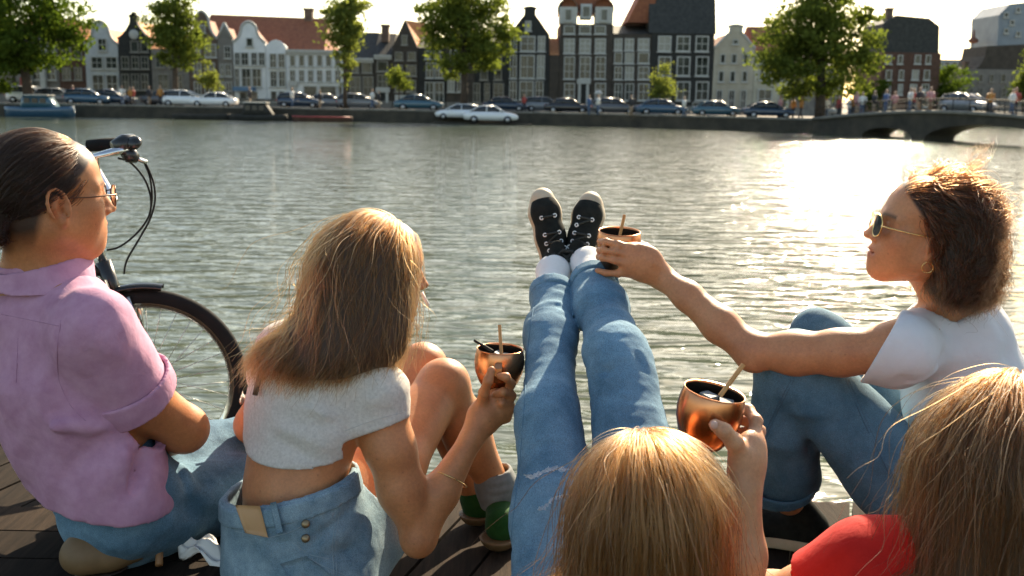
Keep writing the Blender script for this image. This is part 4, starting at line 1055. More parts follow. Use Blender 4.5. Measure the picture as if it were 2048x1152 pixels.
M_thread = plain('pale_thread', (.55, .58, .58)); M_gold = plain('gold_metal', (.75, .5, .2), .25, 1.0)
M_blk = noise_mat('black_canvas', (.009, .010, .009), (.020, .022, .019), 40, .9, .3, 500, bdist=.001, spec=.15); M_rub = noise_mat('off_white_rubber', (.40, .31, .21), (.54, .44, .31), 20, .55)
M_sockw = cloth_mat('white_rib_sock', (.70, .69, .67), (.80, .79, .77), 20, 600, .4); M_sockg = cloth_mat('grey_rib_sock', (.17, .18, .18), (.27, .28, .28), 20, 600, .4); M_green = cloth_mat('green_knit', (.008, .055, .010), (.018, .085, .016), 40, 600, .5)
M_leather = noise_mat('brown_leather', (.13, .075, .03), (.22, .13, .06), 12, .6, .3, 80, bdist=.002); M_dleather = noise_mat('dark_leather', (.02, .013, .01), (.05, .03, .02), 10, .45, .3, 60, bdist=.003)
M_purple = plain('purple_knit', (.22, .06, .28)); M_white = plain('white_plain', (.75, .73, .70)); M_nail = plain('nail', (.62, .38, .30), .25)
ones = lambda V: np.ones((len(V), 3), F4)
def plane3(a, b, c, toward):
    n_ = unit(np.cross(V3(b)-V3(a), V3(c)-V3(a))); return n_ if n_ @ (V3(toward)-V3(a)) > 0 else -n_
HL = (np.array([-.12, -.045, -.02, .012, .035, .055, .070, .10]), np.array([-.12, -.10, -.010, .018, .034, .055, .076, .10]))
def body_tint(c=None, Rm=None, sc=1.0, knees=(), scalp=(.08, .06, .05)):
    """natural colour of skin: lips, brows, flushed ears and joints"""
    def f(V):
        col = np.ones((len(V), 3), F4)
        if c is not None:
            q = (V-c) @ Rm/sc
            hr = np.clip((q[:, 2]-np.interp(q[:, 0], HL[0], HL[1])-.004)/np.where(q[:, 0] < -.02, .05, .008), 0, 1)*(np.abs(q[:, 1]) < .078)*(q[:, 2] > -.115); col *= 1-hr[:, None]*(1-np.array(scalp))
            lip = np.exp(-((q[:, 2]+.0605)/.0085)**2-(np.abs(q[:, 1])/.020)**4)*(q[:, 0] > .078); col *= 1-lip[:, None]*np.array([.18, .48, .42])
            ay = np.abs(q[:, 1]); br = np.exp(-((q[:, 2]-.0235-.10*np.clip(ay-.012, 0, .02))/.0042)**2)*(ay > .010)*(ay < .050)*(q[:, 0] > .055); col *= 1-.72*br[:, None]
            ch = np.exp(-((q[:, 0]-.065)/.03)**2-((q[:, 2]+.03)/.028)**2-((ay-.045)/.03)**2); col *= 1-ch[:, None]*np.array([.0, .12, .10])
            er = np.exp(-((q[:, 0]+.008)/.02)**2-((q[:, 2]+.01)/.035)**2)*(ay > .072); col *= 1-er[:, None]*np.array([.0, .16, .14])
        for k, r in knees:
            e = np.exp(-((V-k)**2).sum(1)/(r*r)); col *= 1-e[:, None]*np.array([.02, .10, .09])
        return col
    return f
HZ = np.array([0, 0, 1.0])

# ------------------------------------------------------------------ person in the pink shirt
O1 = np.array([-.80, 1.98, 0.0]); h1c, h1R = np.array([-.881, 1.949, .875]), frame(50.2, 0, 1.4)
f1 = unit([.76, .65, 0]); l1 = unit([-.65, .76, 0])
nb1 = np.array([-.915, 1.98, .70]); rsh1 = A(185, 655, 1.86); lsh1 = np.array([-1.09, 2.17, .62]); elb1 = A(368, 858, 2.02); wr1 = A(280, 872, 2.24)
pel1 = np.array([-.815, 1.99, .25]); mid1 = A(165, 850, 2.0); 
rh1 = A(262, 1030, 1.97); rk1 = A(475, 985, 2.22); ra1 = A(262, 1085, 2.0); lh1 = np.array([-.88, 2.12, .22]); lk1 = A(600, 872, 2.52); la1 = np.array([-.42, 2.60, .08])
b = head_shape(h1c, h1R, 1.03)
b.chain([h1c+h1R @ np.array([-.03, 0, -.05]), nb1+[.0, 0, .02], nb1-[0, 0, .04]], [.060, .060, .075], .03)
b.chain([nb1-[0, 0, .05], mid1, pel1], [.11, .13, .13], .06, (f1, .7)); b.chain([nb1-[0, 0, .03], rsh1, A(276, 792, 1.94), elb1], [.06, .058, .052, .047], .03); b.chain([elb1, elb1+(wr1-elb1)*.35, wr1], [.046, .048, .032], .02)
b.chain([nb1-[0, 0, .03], lsh1, lsh1+[.05, .1, -.28], lsh1+[.25, .0, -.3]], [.06, .06, .05, .035], .03)
b.chain([wr1, wr1+unit(wr1-elb1)*.08], [.03, .022], .015, (HZ, .6))
hp = wr1+unit(wr1-elb1)*.07
for q in range(4): finger(b, [hp+HZ*(.024-.016*q), hp+HZ*(.024-.016*q)+unit(wr1-elb1)*.04, hp+HZ*(.018-.014*q)+unit(wr1-elb1)*.065-f1*.015], .0085, .0075)
tf = A(404, 868, 2.07); finger(b, [tf-[.06, -.02, -.01], tf-[.025, -.01, -.004], tf], .009, .0075)
b.chain([rh1, rk1, ra1], [.08, .055, .04], .03); b.chain([lh1, lk1, la1], [.08, .055, .04], .03)
P1 = shape_mesh('person', b, .0038, M_skin1, color=body_tint(h1c, h1R, 1.03, [(elb1, .05)]), origin=O1); P1.location = O1
tag(P1, 'person in pink short-sleeved shirt and round glasses sitting with folded arms', 'person', 'friends sitting on the deck')
s = Shape()
s.chain([nb1+l1*.0-[0, 0, .085], A(120, 720, 1.99), mid1, A(215, 985, 1.985)], [.125, .172, .178, .172], .05, (f1, .72))
tor1 = Shape(); tor1.ops = list(s.ops)
s.rc(nb1-[0, 0, .055]+l1*.02, rsh1+[0, 0, -.006], .072, .070, .05); s.rc(nb1-[0, 0, .055], lsh1, .075, .08, .05)
slv = Shape(); cuf = A(272, 800, 1.94); slv.rc(rsh1-[0, 0, .004], cuf+unit(cuf-rsh1)*.03, .076, .081, .02); s.group(slv, .022)
# creases: from the arm pit across the back, along the sleeve and above the hem
for a, c_, r, dp in ((A(200, 830, 1.83), A(60, 740, 1.8), .018, .009), (A(215, 860, 1.84), A(90, 850, 1.8), .02, -.008), (A(205, 880, 1.84), A(120, 960, 1.82), .02, .010), (A(260, 900, 1.86), A(190, 990, 1.84), .018, -.010), (A(300, 890, 1.9), A(255, 985, 1.86), .02, .011), (A(60, 900, 1.8), A(160, 990, 1.82), .025, .009), (A(110, 690, 1.78), A(118, 800, 1.78), .007, .006), (A(35, 690, 1.8), A(32, 760, 1.8), .008, .008), (A(45, 690, 1.8), A(44, 770, 1.8), .010, -.005), (A(180, 730, 1.78), A(245, 800, 1.8), .016, .006), (A(150, 640, 1.8), A(250, 720, 1.82), .02, -.006), (A(30, 820, 1.8), A(140, 900, 1.8), .022, -.007), (A(118, 668, 1.77), A(112, 720, 1.77), .005, .0045), (A(112, 720, 1.77), A(122, 775, 1.78), .005, .0045), (A(122, 775, 1.78), A(160, 835, 1.80), .006, .005), (A(0, 640, 1.8), A(112, 655, 1.77), .004, .003), (A(225, 690, 1.79), A(255, 780, 1.83), .010, .005), (A(255, 690, 1.81), A(300, 755, 1.86), .010, .005), (A(150, 850, 1.8), A(235, 925, 1.83), .012, .006), (A(100, 800, 1.79), A(30, 900, 1.79), .012, .005), (A(150, 920, 1.8), A(160, 990, 1.82), .012, -.006)): s.fold(a, c_, r*.8, dp*1.7)
s.noise(8, .008, np.diag([1.0, 1.0, .5]), 3); dq = unit(A(70, 960, 1.82)-A(215, 850, 1.83)); pq = unit(np.cross(dq, f1)); s.noise(15, .0062, np.stack([dq*.3, pq*1.25, f1*.6], 1), 14); s.noise(18, .0026, np.diag([1, 1, .45]), 4, ridged=True); s.noise(40, .0012, np.diag([1, 1, .5]), 6)
s.shell = .013
s.cut(cuf, unit(cuf-rsh1)+np.array([.05, .0, .12]), cuf, .16, (slv, tor1))
s.cut(A(200, 1000, 1.95), np.array([-.10, 0, -1.0]))
s.cut(h1c+h1R @ np.array([-.028, 0, -.118]), np.array([-.16, -.10, 1.0]), nb1+[0, 0, .05], .12)
F_shirt = s; sh1 = shape_mesh('shirt', s, .0054, M_pink, P1, origin=O1)
# rolled cuff and stand-up collar with points
q = Shape(); ax = unit(cuf-rsh1); q.rc(cuf-ax*.052, cuf+ax*.002, .0875, .0875, .0); q.noise(18, .003, seed=9); q.shell = .009
q.cut(cuf-ax*.05, -ax); q.cut(cuf+ax*.001+HZ*0, unit(ax+np.array([.05, 0, .12]))); shape_mesh('rolled_cuff', q, .004, M_pink, sh1, origin=O1)
n0 = nb1+np.array([.002, -.004, .026])
for nm, za, zb, ra_, rb_ in (('collar', -.040, .040, .120, .083), ('collar_stand', -.01, .046, .088, .077)):
    q = Shape(); q.rc(n0+HZ*(za-.01), n0+HZ*zb, ra_+.004, rb_, 0, (f1, 1.04)); q.noise(14, .005, seed=12); q.noise(34, .0015, seed=13); q.shell = .007
    up_ = unit(HZ-f1*.22); q.cut(n0+up_*(zb-.012), up_); q.cut(n0+HZ*(za+.010), -unit(HZ+f1*.05)); q.cut(n0+f1*.088-l1*.02, unit(f1-l1*.25)); shape_mesh(nm, q, .0034, M_pink, sh1, origin=O1)
# jeans
s = Shape(); s.rc(pel1+[0, 0, .0], A(235, 985, 1.985), .128, .140, .04, (f1, .8)); s.chain([rh1, rk1-[0, 0, .0], ra1-[.0, 0, -.0]], [.092, .080, .058], .035); s.chain([lh1, lk1, la1], [.105, .085, .07], .035)
for a, c_, r, dp in ((A(330, 930, 2.0), A(400, 1040, 2.0), .02, .012), (A(370, 900, 2.05), A(380, 1000, 2.0), .016, -.010), (A(420, 905, 2.1), A(400, 985, 2.05), .018, .010), (A(455, 820, 2.4), A(400, 890, 2.35), .02, .008), (A(300, 1000, 1.9), A(460, 1040, 2.1), .02, .009)): s.fold(a, c_, r, dp)
s.noise(10, .009, np.diag([1, 1, 1.0]), 21); s.noise(26, .003, seed=22)
shape_mesh('jeans', s, .006, M_den1, P1, color=ones, origin=O1)
# brown boot tucked under
q = Shape(); hb, tb = G(168, 1112, .175), G(266, 1098, .17); q.chain([hb, hb+(tb-hb)*.5, tb], [.042, .040, .032], .02, (HZ, .8)); q.rc(hb+[0, 0, .01], hb+[.05, .05, .045], .038, .040, .02); q.cut([0, 0, .137], [0, 0, -1]); bt = shape_mesh('boot', q, .004, M_leather, P1, origin=O1)
q = Shape(); q.chain([hb, hb+(tb-hb)*.5, tb], [.052, .048, .038], .02, (HZ, .8)); q.cut([0, 0, .139], [0, 0, 1]); q.cut([0, 0, .127], [0, 0, -1]); shape_mesh('boot_sole', q, .004, M_dleather, bt, origin=O1)

# ------------------------------------------------------------------ person in the heather crop top
O2 = np.array([-.40, 1.95, 0.0]); h2c, h2R = A(756, 538, 2.09), frame(64, -8)
f2 = unit([.72, .69, -.05]); sp2 = [A(598, 1105, 1.95), A(585, 985, 1.97), A(612, 830, 2.02), A(650, 735, 2.09), A(700, 655, 2.10)]
rsh2, elb2, wr2 = A(756, 790, 1.985), A(838, 1072, 1.955), A(946, 872, 2.045); lsh2 = A(575, 700, 2.2); lel2 = A(508, 850, 2.30); lwr2 = A(760, 800, 2.5)
rh2, rk2, ra2 = A(665, 1090, 2.0), A(884, 772, 2.37), A(992, 978, 2.42); lh2, lk2, la2 = A(610, 1050, 2.15), A(846, 733, 2.5), A(950, 985, 2.50)
ft2 = G(1003, 1058, .045)
b = head_shape(h2c, h2R, .95)
b.chain([h2c+h2R @ np.array([-.03, 0, -.05]), sp2[4], sp2[3]+[0, 0, .03]], [.052, .050, .06], .03)
b.chain(sp2[:4], [.135, .100, .115, .105], .06, (f2, .76)); b.rc(sp2[3], rsh2, .06, .056, .05); b.rc(sp2[3], lsh2, .06, .056, .05)
b.chain([rsh2, A(782, 900, 1.965), elb2], [.054, .046, .034], .03); b.el(A(800, 980, 1.96), [.042]*3, .04)
b.el(elb2+[-.002, -.006, -.012], [.030]*3, .015); b.chain([elb2, A(880, 985, 1.99), wr2], [.033, .037, .0215], .02)
b.chain([lsh2, lel2, lwr2], [.052, .040, .025], .03)
b.chain([rh2, A(775, 930, 2.18), rk2], [.092, .080, .056], .03); b.el(rk2+[.01, -.005, .012], [.050]*3, .03); b.chain([rk2, A(925, 845, 2.39), ra2], [.052, .055, .036], .03); b.el(A(935, 880, 2.40), [.050, .052, .07], .03)
b.chain([lh2, A(740, 890, 2.33), lk2], [.09, .075, .056], .03); b.chain([lk2, lk2+(la2-lk2)*.4, la2], [.052, .052, .036], .03)
# waist groove along the spine
b.fold(A(560, 1000, 1.86), A(575, 880, 1.88), .02, .006)
# hand on the mug handle: thumb left of it, index hooked on the right, fist below
hd2 = A(990, 815, 2.08)
b.chain([wr2, A(968, 835, 2.07), A(995, 805, 2.085)], [.022, .032, .031], .02, (unit([.25, -.9, .2]), .75))
finger(b, [A(962, 812, 2.065), A(968, 785, 2.05), A(976, 762, 2.035), A(983, 740, 2.04)], .0125, .0085, .01)
finger(b, [A(1010, 795, 2.085), A(1022, 768, 2.07), A(1012, 754, 2.045), A(1000, 752, 2.05)], .0105, .008, .008)
finger(b, [A(1012, 808, 2.09), A(1023, 792, 2.075), A(1006, 784, 2.055), A(992, 788, 2.065)], .0105, .0085, .006)
finger(b, [A(1010, 822, 2.09), A(1021, 815, 2.075), A(1004, 806, 2.06), A(990, 808, 2.07)], .0102, .008, .006)
finger(b, [A(1004, 836, 2.09), A(1013, 836, 2.08), A(1000, 826, 2.065), A(988, 826, 2.07)], .0092, .0075, .006)
b.el(A(1000, 818, 2.08), [.027, .020, .030], .012)
P2 = shape_mesh('person', b, .0037, M_skin2, color=body_tint(h2c, h2R, .95, [(rk2, .05), (elb2, .04), (A(1020, 790, 2.07), .03)]), origin=O2); P2.location = O2
tag(P2, 'person with long brown hair in grey crop top and denim shorts, holding a mug', 'person', 'friends sitting on the deck')
# crop top
s = Shape(); s.chain([sp2[1]+[0, 0, .02], sp2[2], sp2[3]+[.0, 0, -.01]], [.116, .130, .114], .05, (f2, .80))
s.rc(sp2[3], rsh2, .070, .060, .05); s.rc(sp2[3], lsh2, .070, .060, .05); s.rc(sp2[3], sp2[4]-[0, 0, .01], .085, .066, .03)
e2 = A(764, 852, 1.975); q = Shape(); q.rc(rsh2, e2+unit(e2-rsh2)*.03, .0595, .0600, .02); s.group(q, .03)
e2l = lsh2+(lel2-lsh2)*.42; q = Shape(); q.rc(lsh2, e2l+(lel2-lsh2)*.2, .064, .06, .02); s.group(q, .03)
for a, c_, r, dp in ((A(520, 860, 1.9), A(640, 925, 1.88), .010, .005), (A(515, 835, 1.9), A(660, 900, 1.88), .010, -.004), (A(530, 820, 1.9), A(690, 870, 1.88), .012, .005), (A(560, 800, 1.88), A(705, 845, 1.9), .012, -.005), (A(690, 850, 1.9), A(640, 760, 1.92), .018, .006), (A(700, 800, 1.92), A(760, 760, 1.92), .014, .005), (A(720, 870, 1.9), A(665, 800, 1.9), .014, -.006)): s.fold(a, c_, r, dp)
s.noise(12, .004, np.diag([1, 1, 1.6]), 31); s.noise(34, .0016, np.diag([1, 1, 1.5]), 32)
s.shell = .012
hm = A(605, 938, 1.88); s.cut(hm, plane3(A(484, 838, 2.10), hm, A(738, 893, 1.96), sp2[0]), hm, .32); ax2 = unit(e2-rsh2); s.cut(e2, ax2+np.array([.22, 0, .02]), e2, .1); s.cut(e2l, unit(e2l-lsh2), e2l, .09)
s.cut(sp2[4]-[0, 0, .004], unit([-.2, -.2, 1.0]), sp2[4], .1)
F_crop = s; ct2 = shape_mesh('crop_top', s, .0044, M_greyt, P2, origin=O2)
# denim shorts, gaping waistband
s = Shape(); s.rc(A(600, 1150, 1.96), A(578, 930, 1.975), .172, .150, .04, (f2, .86)); s.chain([rh2+[0, 0, -.02], A(735, 1015, 2.1)], [.125, .118], .05); s.chain([lh2, A(700, 960, 2.25)], [.12, .11], .05)
for a, c_, r, dp in ((A(600, 1110, 1.8), A(700, 1010, 1.9), .014, .008), (A(640, 1120, 1.8), A(735, 1080, 1.95), .016, .009), (A(480, 1010, 1.85), A(530, 1100, 1.82), .02, -.010), (A(560, 1060, 1.8), A(660, 1000, 1.86), .010, -.005), (A(500, 1080, 1.84), A(640, 1090, 1.8), .008, .004)): s.fold(a, c_, r, dp)
s.noise(14, .006, seed=41); s.noise(38, .0015, seed=42); s.shell = .0135
wbp = A(530, 1004, 1.86); wn = plane3(A(447, 962, 2.08), wbp, A(690, 930, 2.0), sp2[3]); s.cut(wbp, wn, wbp, .40)
hem2 = A(735, 1035, 2.06); s.cut(hem2, unit(A(884, 772, 2.37)-rh2), hem2, .17); s.cut(A(700, 965, 2.24), unit(lk2-lh2), A(700, 965, 2.24), .13)
F_short = s; so2 = shape_mesh('shorts', s, .005, M_den3, P2, color=ones, origin=O2)
# waistband strip, patch, belt loop, button
q = Shape(); q.rc(A(600, 1150, 1.96), A(578, 930, 1.975), .177, .155, .04, (f2, .86)); q.noise(14, .006, seed=41); q.shell = .010; q.cut(wbp-wn*.004, wn); q.cut(wbp-wn*.042, -wn); shape_mesh('waistband', q, .0042, M_den3, so2, color=ones, origin=O2)
def add_tint(o):
    at_ = o.data.color_attributes.new('tint', 'FLOAT_COLOR', 'POINT'); at_.data.foreach_set('color', np.ones(4*len(o.data.vertices), F4)); return o
def patch(name, px0, py0, px1, py1, px2, py2, px3, py3, surf, mat, par, org, lift=.006, th=.004):
    """small piece of cloth or leather laid on a body surface: each corner is dropped onto the shape"""
    n = 7; C4 = [np.array(p, float) for p in ((px0, py0), (px1, py1), (px2, py2), (px3, py3))]; P_ = []
    for i in range(n):
        for j in range(n):
            u, v = i/(n-1), j/(n-1); p = (C4[0]*(1-u)+C4[1]*u)*(1-v)+(C4[3]*(1-u)+C4[2]*u)*v; P_.append(A(p[0], p[1], 1.0))
    P_ = drop_rays(surf, P_, lift); back = P_+unit(P_.mean(0)-[0, 0, CAMZ])*th*2.5
    fs = [(i*n+j, (i+1)*n+j, (i+1)*n+j+1, i*n+j+1) for i in range(n-1) for j in range(n-1)]; k = n*n
    rim = [i*n for i in range(n)]+[(n-1)*n+j for j in range(1, n)]+[i*n+n-1 for i in range(n-2, -1, -1)]+[j for j in range(n-2, 0, -1)]
    fs2 = [(rim[i], rim[(i+1) % len(rim)], rim[(i+1) % len(rim)]+k, rim[i]+k) for i in range(len(rim))]
    m_ = MB(); m_.add(np.concatenate([P_, back])-org, fs+fs2, True); return add_tint(m_.build(name, mat, par))
patch('waist_patch', 470, 1010, 520, 1012, 536, 1075, 490, 1066, s, plain('tan_leather_patch', (.50, .28, .13), .6), so2, O2, lift=.008)
patch('belt_loop', 540, 1006, 552, 1003, 566, 1064, 553, 1068, s, M_den3, so2, O2, lift=.012)
patch('pocket_flap', 560, 1128, 612, 1112, 700, 1180, 600, 1190, s, M_den3, so2, O2, lift=.003)
for px, py in ((611, 1048), (611, 1077)):
    pp = drop_rays(s, np.array([A(px, py, 1.0)]), .009)[0]; m = MB(); m.lathe([(0, .004), (.006, .004), (.008, .001), (.008, -.003)], 14, Matrix.Translation(Vector(pp-O2)) @ Vector((-.1, -1, .35)).to_track_quat('Z', 'Y').to_matrix().to_4x4()); m.build('button', plain('dull_brass', (.30, .22, .13), .4, .8), so2)
# frayed threads along the shorts hem
rg = np.random.default_rng(8); N_ = 420; axh = unit(rk2-rh2); e1 = unit(np.cross(axh, HZ)); e2_ = np.cross(axh, e1); pth = np.zeros((N_, 5, 3)); an = rg.uniform(0, 6.28, N_)
for i in range(5): pth[:, i] = (A(735, 1015, 2.1)+axh*.035)+((e1[None]*np.cos(an)[:, None]+e2_[None]*np.sin(an)[:, None])*.118)+axh*(i*.005*rg.uniform(.3, 1.6, (N_, 1)))+rg.normal(size=(N_, 3))*.0015*i
dd = s.eval(pth[:, 0]); pth = pth[np.abs(dd) < .03]; M_thr = hair_material('frayed_thread', (.62, .66, .68)); 
if len(pth): strands('frayed_hem', pth, .0006, M_thr, so2, origin=O2)
# socks and feet
q = Shape(); q.chain([ra2+[-.012, -.004, .055], ra2+[0, 0, .01], ra2+[.01, 0, -.045]], [.047, .049, .047], .02); axs = unit(ra2-rk2)
for k in range(4): q.fold(A(960, 965+17*k, 2.36), A(1028, 950+17*k, 2.38), .006, .004)
q.shell = .008; q.cut(ra2+[-.012, -.004, .052], unit([-.15, -.05, 1])); q.cut(ra2+[.012, 0, -.048], [0, 0, -1.0]); shape_mesh('leg_warmer', q, .0036, M_sockg, P2, origin=O2)
q = Shape(); q.chain([ra2+[.01, 0, -.04], ft2+[0, 0, .02]], [.037, .037], .02); fd = unit([.55, .8, 0]); q.chain([ft2, ft2+fd*.09, ft2+fd*.16], [.036, .032, .024], .02, (HZ, .9)); q.cut([0, 0, .004], [0, 0, -1]); shape_mesh('sock', q, .004, M_green, P2, origin=O2)
q = Shape(); q.chain([ft2-fd*.012, ft2+fd*.09, ft2+fd*.165], [.050, .046, .036], .02); q.cut([0, 0, .030], [0, 0, 1]); q.cut([0, 0, .003], [0, 0, -1]); shape_mesh('shoe', q, .004, M_leather, P2, origin=O2)
fl2 = G(958, 1012, .045); q = Shape(); q.chain([la2+[0, 0, -.01], fl2], [.040, .038], .02); q.chain([fl2, fl2+fd*.08, fl2+fd*.13], [.038, .034, .026], .02); q.cut([0, 0, .028], [0, 0, -1]); shape_mesh('sock', q, .004, M_green, P2, origin=O2)
q = Shape(); q.chain([fl2-fd*.012, fl2+fd*.09, fl2+fd*.14], [.048, .044, .034], .02); q.cut([0, 0, .030], [0, 0, 1]); q.cut([0, 0, .003], [0, 0, -1]); shape_mesh('shoe', q, .004, M_leather, P2, origin=O2)

# ------------------------------------------------------------------ person in the white T-shirt, arm stretched out
O3 = np.array([.98, 2.15, 0.0]); h3c, h3R = np.array([.854, 2.119, .817]), frame(-83.2, 8.9, -5.8)
f3 = unit([-1, -.05, 0]); nb3 = A(1905, 618, 2.18); up3 = A(1912, 705, 2.17); md3 = A(1950, 850, 2.16); pl3 = A(1950, 1085, 2.13)
lsh3, elb3, wr3 = A(1800, 698, 2.03), A(1502, 700, 2.13), A(1318, 550, 2.29); rsh3 = A(1935, 655, 2.35)
lh3, lk3, la3 = A(1905, 1080, 2.07), A(1592, 735, 2.17), A(1578, 1000, 2.30); rh3, rk3, ra3 = A(1930, 1060, 2.25), A(1642, 682, 2.42), A(1540, 960, 2.50)
b = head_shape(h3c, h3R, 1.0)
b.chain([h3c+h3R @ np.array([-.022, 0, -.06]), nb3, nb3-[0, 0, .05]], [.050, .050, .065], .03)
b.chain([up3, md3, pl3], [.11, .105, .13], .06, (f3, .75)); b.rc(nb3-[0, 0, .04], lsh3, .055, .055, .04); b.rc(nb3-[0, 0, .04], rsh3, .055, .055, .04)
b.chain([lsh3, A(1680, 705, 2.06), A(1590, 706, 2.10), elb3], [.052, .044, .042, .036], .03)
b.chain([elb3, A(1440, 650, 2.18), A(1375, 592, 2.24), wr3], [.036, .038, .031, .0235], .02); b.el(elb3+[.004, -.012, -.022], [.026, .024, .022], .02)
b.fold(A(1330, 540, 2.26), A(1285, 515, 2.25), .006, -.0015)
b.chain([rsh3, rsh3+[-.1, .05, -.25], rsh3+[-.3, .05, -.2]], [.052, .042, .03], .03)
b.chain([lh3, lk3, la3], [.085, .055, .036], .03); b.chain([rh3, rk3, ra3], [.085, .055, .036], .03)
# hand wrapped round the mug, back of the hand to the viewer
vw = unit(A(1260, 510, 2.3)-[0, 0, CAMZ])
b.chain([wr3, A(1290, 528, 2.275), A(1266, 517, 2.268)], [.026, .034, .036], .02, (vw, .55))
finger(b, [A(1266, 500, 2.272), A(1236, 490, 2.268), A(1212, 484, 2.285), A(1200, 483, 2.312)], .0100, .0080, .008)
finger(b, [A(1262, 512, 2.265), A(1232, 504, 2.262), A(1208, 500, 2.282), A(1198, 500, 2.312)], .0102, .0082, .006)
finger(b, [A(1258, 528, 2.266), A(1230, 521, 2.264), A(1206, 515, 2.284), A(1197, 514, 2.312)], .0098, .0080, .006)
finger(b, [A(1262, 545, 2.270), A(1236, 547, 2.272), A(1212, 546, 2.288), A(1195, 541, 2.302)], .0090, .0068, .008)
finger(b, [A(1308, 528, 2.30), A(1290, 497, 2.335), A(1272, 486, 2.375), A(1256, 484, 2.405)], .0150, .0095, .012)
for (x0, y0, x1, y1, yy) in ((1256, 503, 1197, 491, 2.262), (1253, 516, 1195, 507, 2.258), (1250, 533, 1195, 526, 2.262)): b.fold(A(x0, y0, yy), A((x0+x1)/2, (y0+y1)/2, yy-.002), .0042, .0028); b.fold(A((x0+x1)/2, (y0+y1)/2, yy-.002), A(x1, y1, yy+.045), .0042, .0034)
for kx, ky in ((1264, 498), (1260, 511), (1256, 526)): b.el(A(kx, ky, 2.262), [.0105]*3, .006)
P3 = shape_mesh('person', b, .0035, M_skin3, color=body_tint(h3c, h3R, 1.0, [(elb3, .05), (A(1262, 505, 2.26), .03)]), origin=O3); P3.location = O3
tag(P3, 'person with wavy brown hair in white T-shirt and sunglasses reaching out a mug', 'person', 'friends sitting on the deck')
s = Shape(); s.chain([up3+[0, 0, .0], md3, pl3+[0, 0, .12]], [.142, .150, .158], .06, (f3, .85))
s.rc(nb3-[0, 0, .05], lsh3, .072, .072, .05); s.rc(nb3-[0, 0, .05], rsh3, .072, .07, .05); s.rc(nb3-[0, 0, .06], nb3+[.004, 0, .0], .09, .068, .03)
e3 = A(1757, 700, 2.045); ax3 = unit(e3-lsh3); q = Shape(); q.rc(lsh3, e3+ax3*.03, .070, .0665, .02); s.group(q, .035)
for a, c_, r, dp in ((A(1800, 760, 1.98), A(1900, 700, 2.02), .02, .008), (A(1790, 745, 1.98), A(1870, 660, 2.0), .02, -.006), (A(1840, 800, 2.0), A(1960, 740, 2.02), .025, .008), (A(1820, 860, 2.02), A(1940, 820, 2.03), .02, -.006), (A(1870, 640, 2.05), A(1930, 690, 2.03), .02, .006), (A(1990, 640, 2.08), A(2010, 800, 2.05), .02, .008), (A(1800, 755, 1.97), A(1850, 690, 1.99), .010, .007), (A(1815, 770, 1.98), A(1890, 730, 2.0), .009, -.006), (A(1850, 620, 2.06), A(1800, 640, 2.0), .010, .004), (A(1880, 620, 2.06), A(1950, 640, 2.06), .008, .004), (A(1960, 620, 2.1), A(1985, 740, 2.04), .012, -.006), (A(1930, 760, 2.02), A(2030, 790, 2.05), .012, .006)): s.fold(a, c_, r*.85, dp*1.3)
dq = unit(A(1960, 800, 2.04)-A(1800, 760, 1.98)); pq = unit(np.cross(dq, HZ)); s.noise(9, .006, seed=51); s.noise(14, .0055, np.stack([dq*.3, HZ*1.2, pq*.6], 1), 53); s.noise(26, .0016, seed=52); s.shell = .012
s.cut(e3, ax3+np.array([.1, 0, .55]), e3, .11); s.cut(nb3+[-.008, 0, .010], unit([-.42, -.05, 1.0]), nb3+[0, 0, .02], .12); er3 = rsh3+[-.05, .02, -.12]; s.cut(er3, unit([-.4, .2, -1]), er3, .08)
s.cut(pl3+[0, 0, .05], [0, 0, -1.0]); F_tee = s; st3 = shape_mesh('t_shirt', s, .0052, M_whitet, P3, origin=O3)
# jeans: near leg bent, cuff above the ankle; far knee behind
s = Shape(); s.rc(pl3+[0, 0, .02], pl3+[0, 0, .08], .15, .145, .05, (f3, .9))
s.chain([lh3, lk3+[.01, 0, -.01]], [.112, .084], .03); s.chain([lk3, A(1572, 850, 2.21), la3+(la3-lk3)*.05], [.082, .078, .074], .02)
s.chain([rh3, rk3], [.105, .075], .03); s.chain([rk3, ra3], [.075, .066], .02)
s.fold(A(1640, 770, 2.1), A(1628, 930, 2.15), .018, .016); s.fold(A(1690, 752, 2.06), A(1808, 1012, 2.0), .004, -.004); s.fold(A(1580, 752, 2.1), A(1520, 880, 2.15), .004, -.004)
for a, c_, r, dp in ((A(1640, 790, 2.06), A(1560, 770, 2.08), .014, .008), (A(1645, 830, 2.06), A(1580, 830, 2.1), .016, -.008), (A(1650, 790, 2.06), A(1720, 770, 2.04), .016, .008), (A(1655, 850, 2.08), A(1700, 830, 2.04), .014, .006)): s.fold(a, c_, r, dp)
s.noise(10, .006, seed=61); s.noise(26, .002, seed=62); s.shell = .010
c3 = A(1562, 975, 2.27); s.cut(c3, unit(la3-lk3)+np.array([.12, 0, 0]), c3, .175); s.cut(ra3+(rk3-ra3)*.1, unit(ra3-rk3), ra3, .13)
F_j3 = s; j3 = shape_mesh('jeans', s, .0052, M_den4, P3, color=ones, origin=O3)
q = Shape(); d3 = unit(la3-lk3); q.rc(c3-d3*.03, c3+d3*.002, .082, .0815, 0); q.shell = .008; q.cut(c3-d3*.026, -d3); q.cut(c3+d3*.001, d3+np.array([.12, 0, 0])); 
shape_mesh('hem', q, .004, M_den4, j3, color=ones, origin=O3)
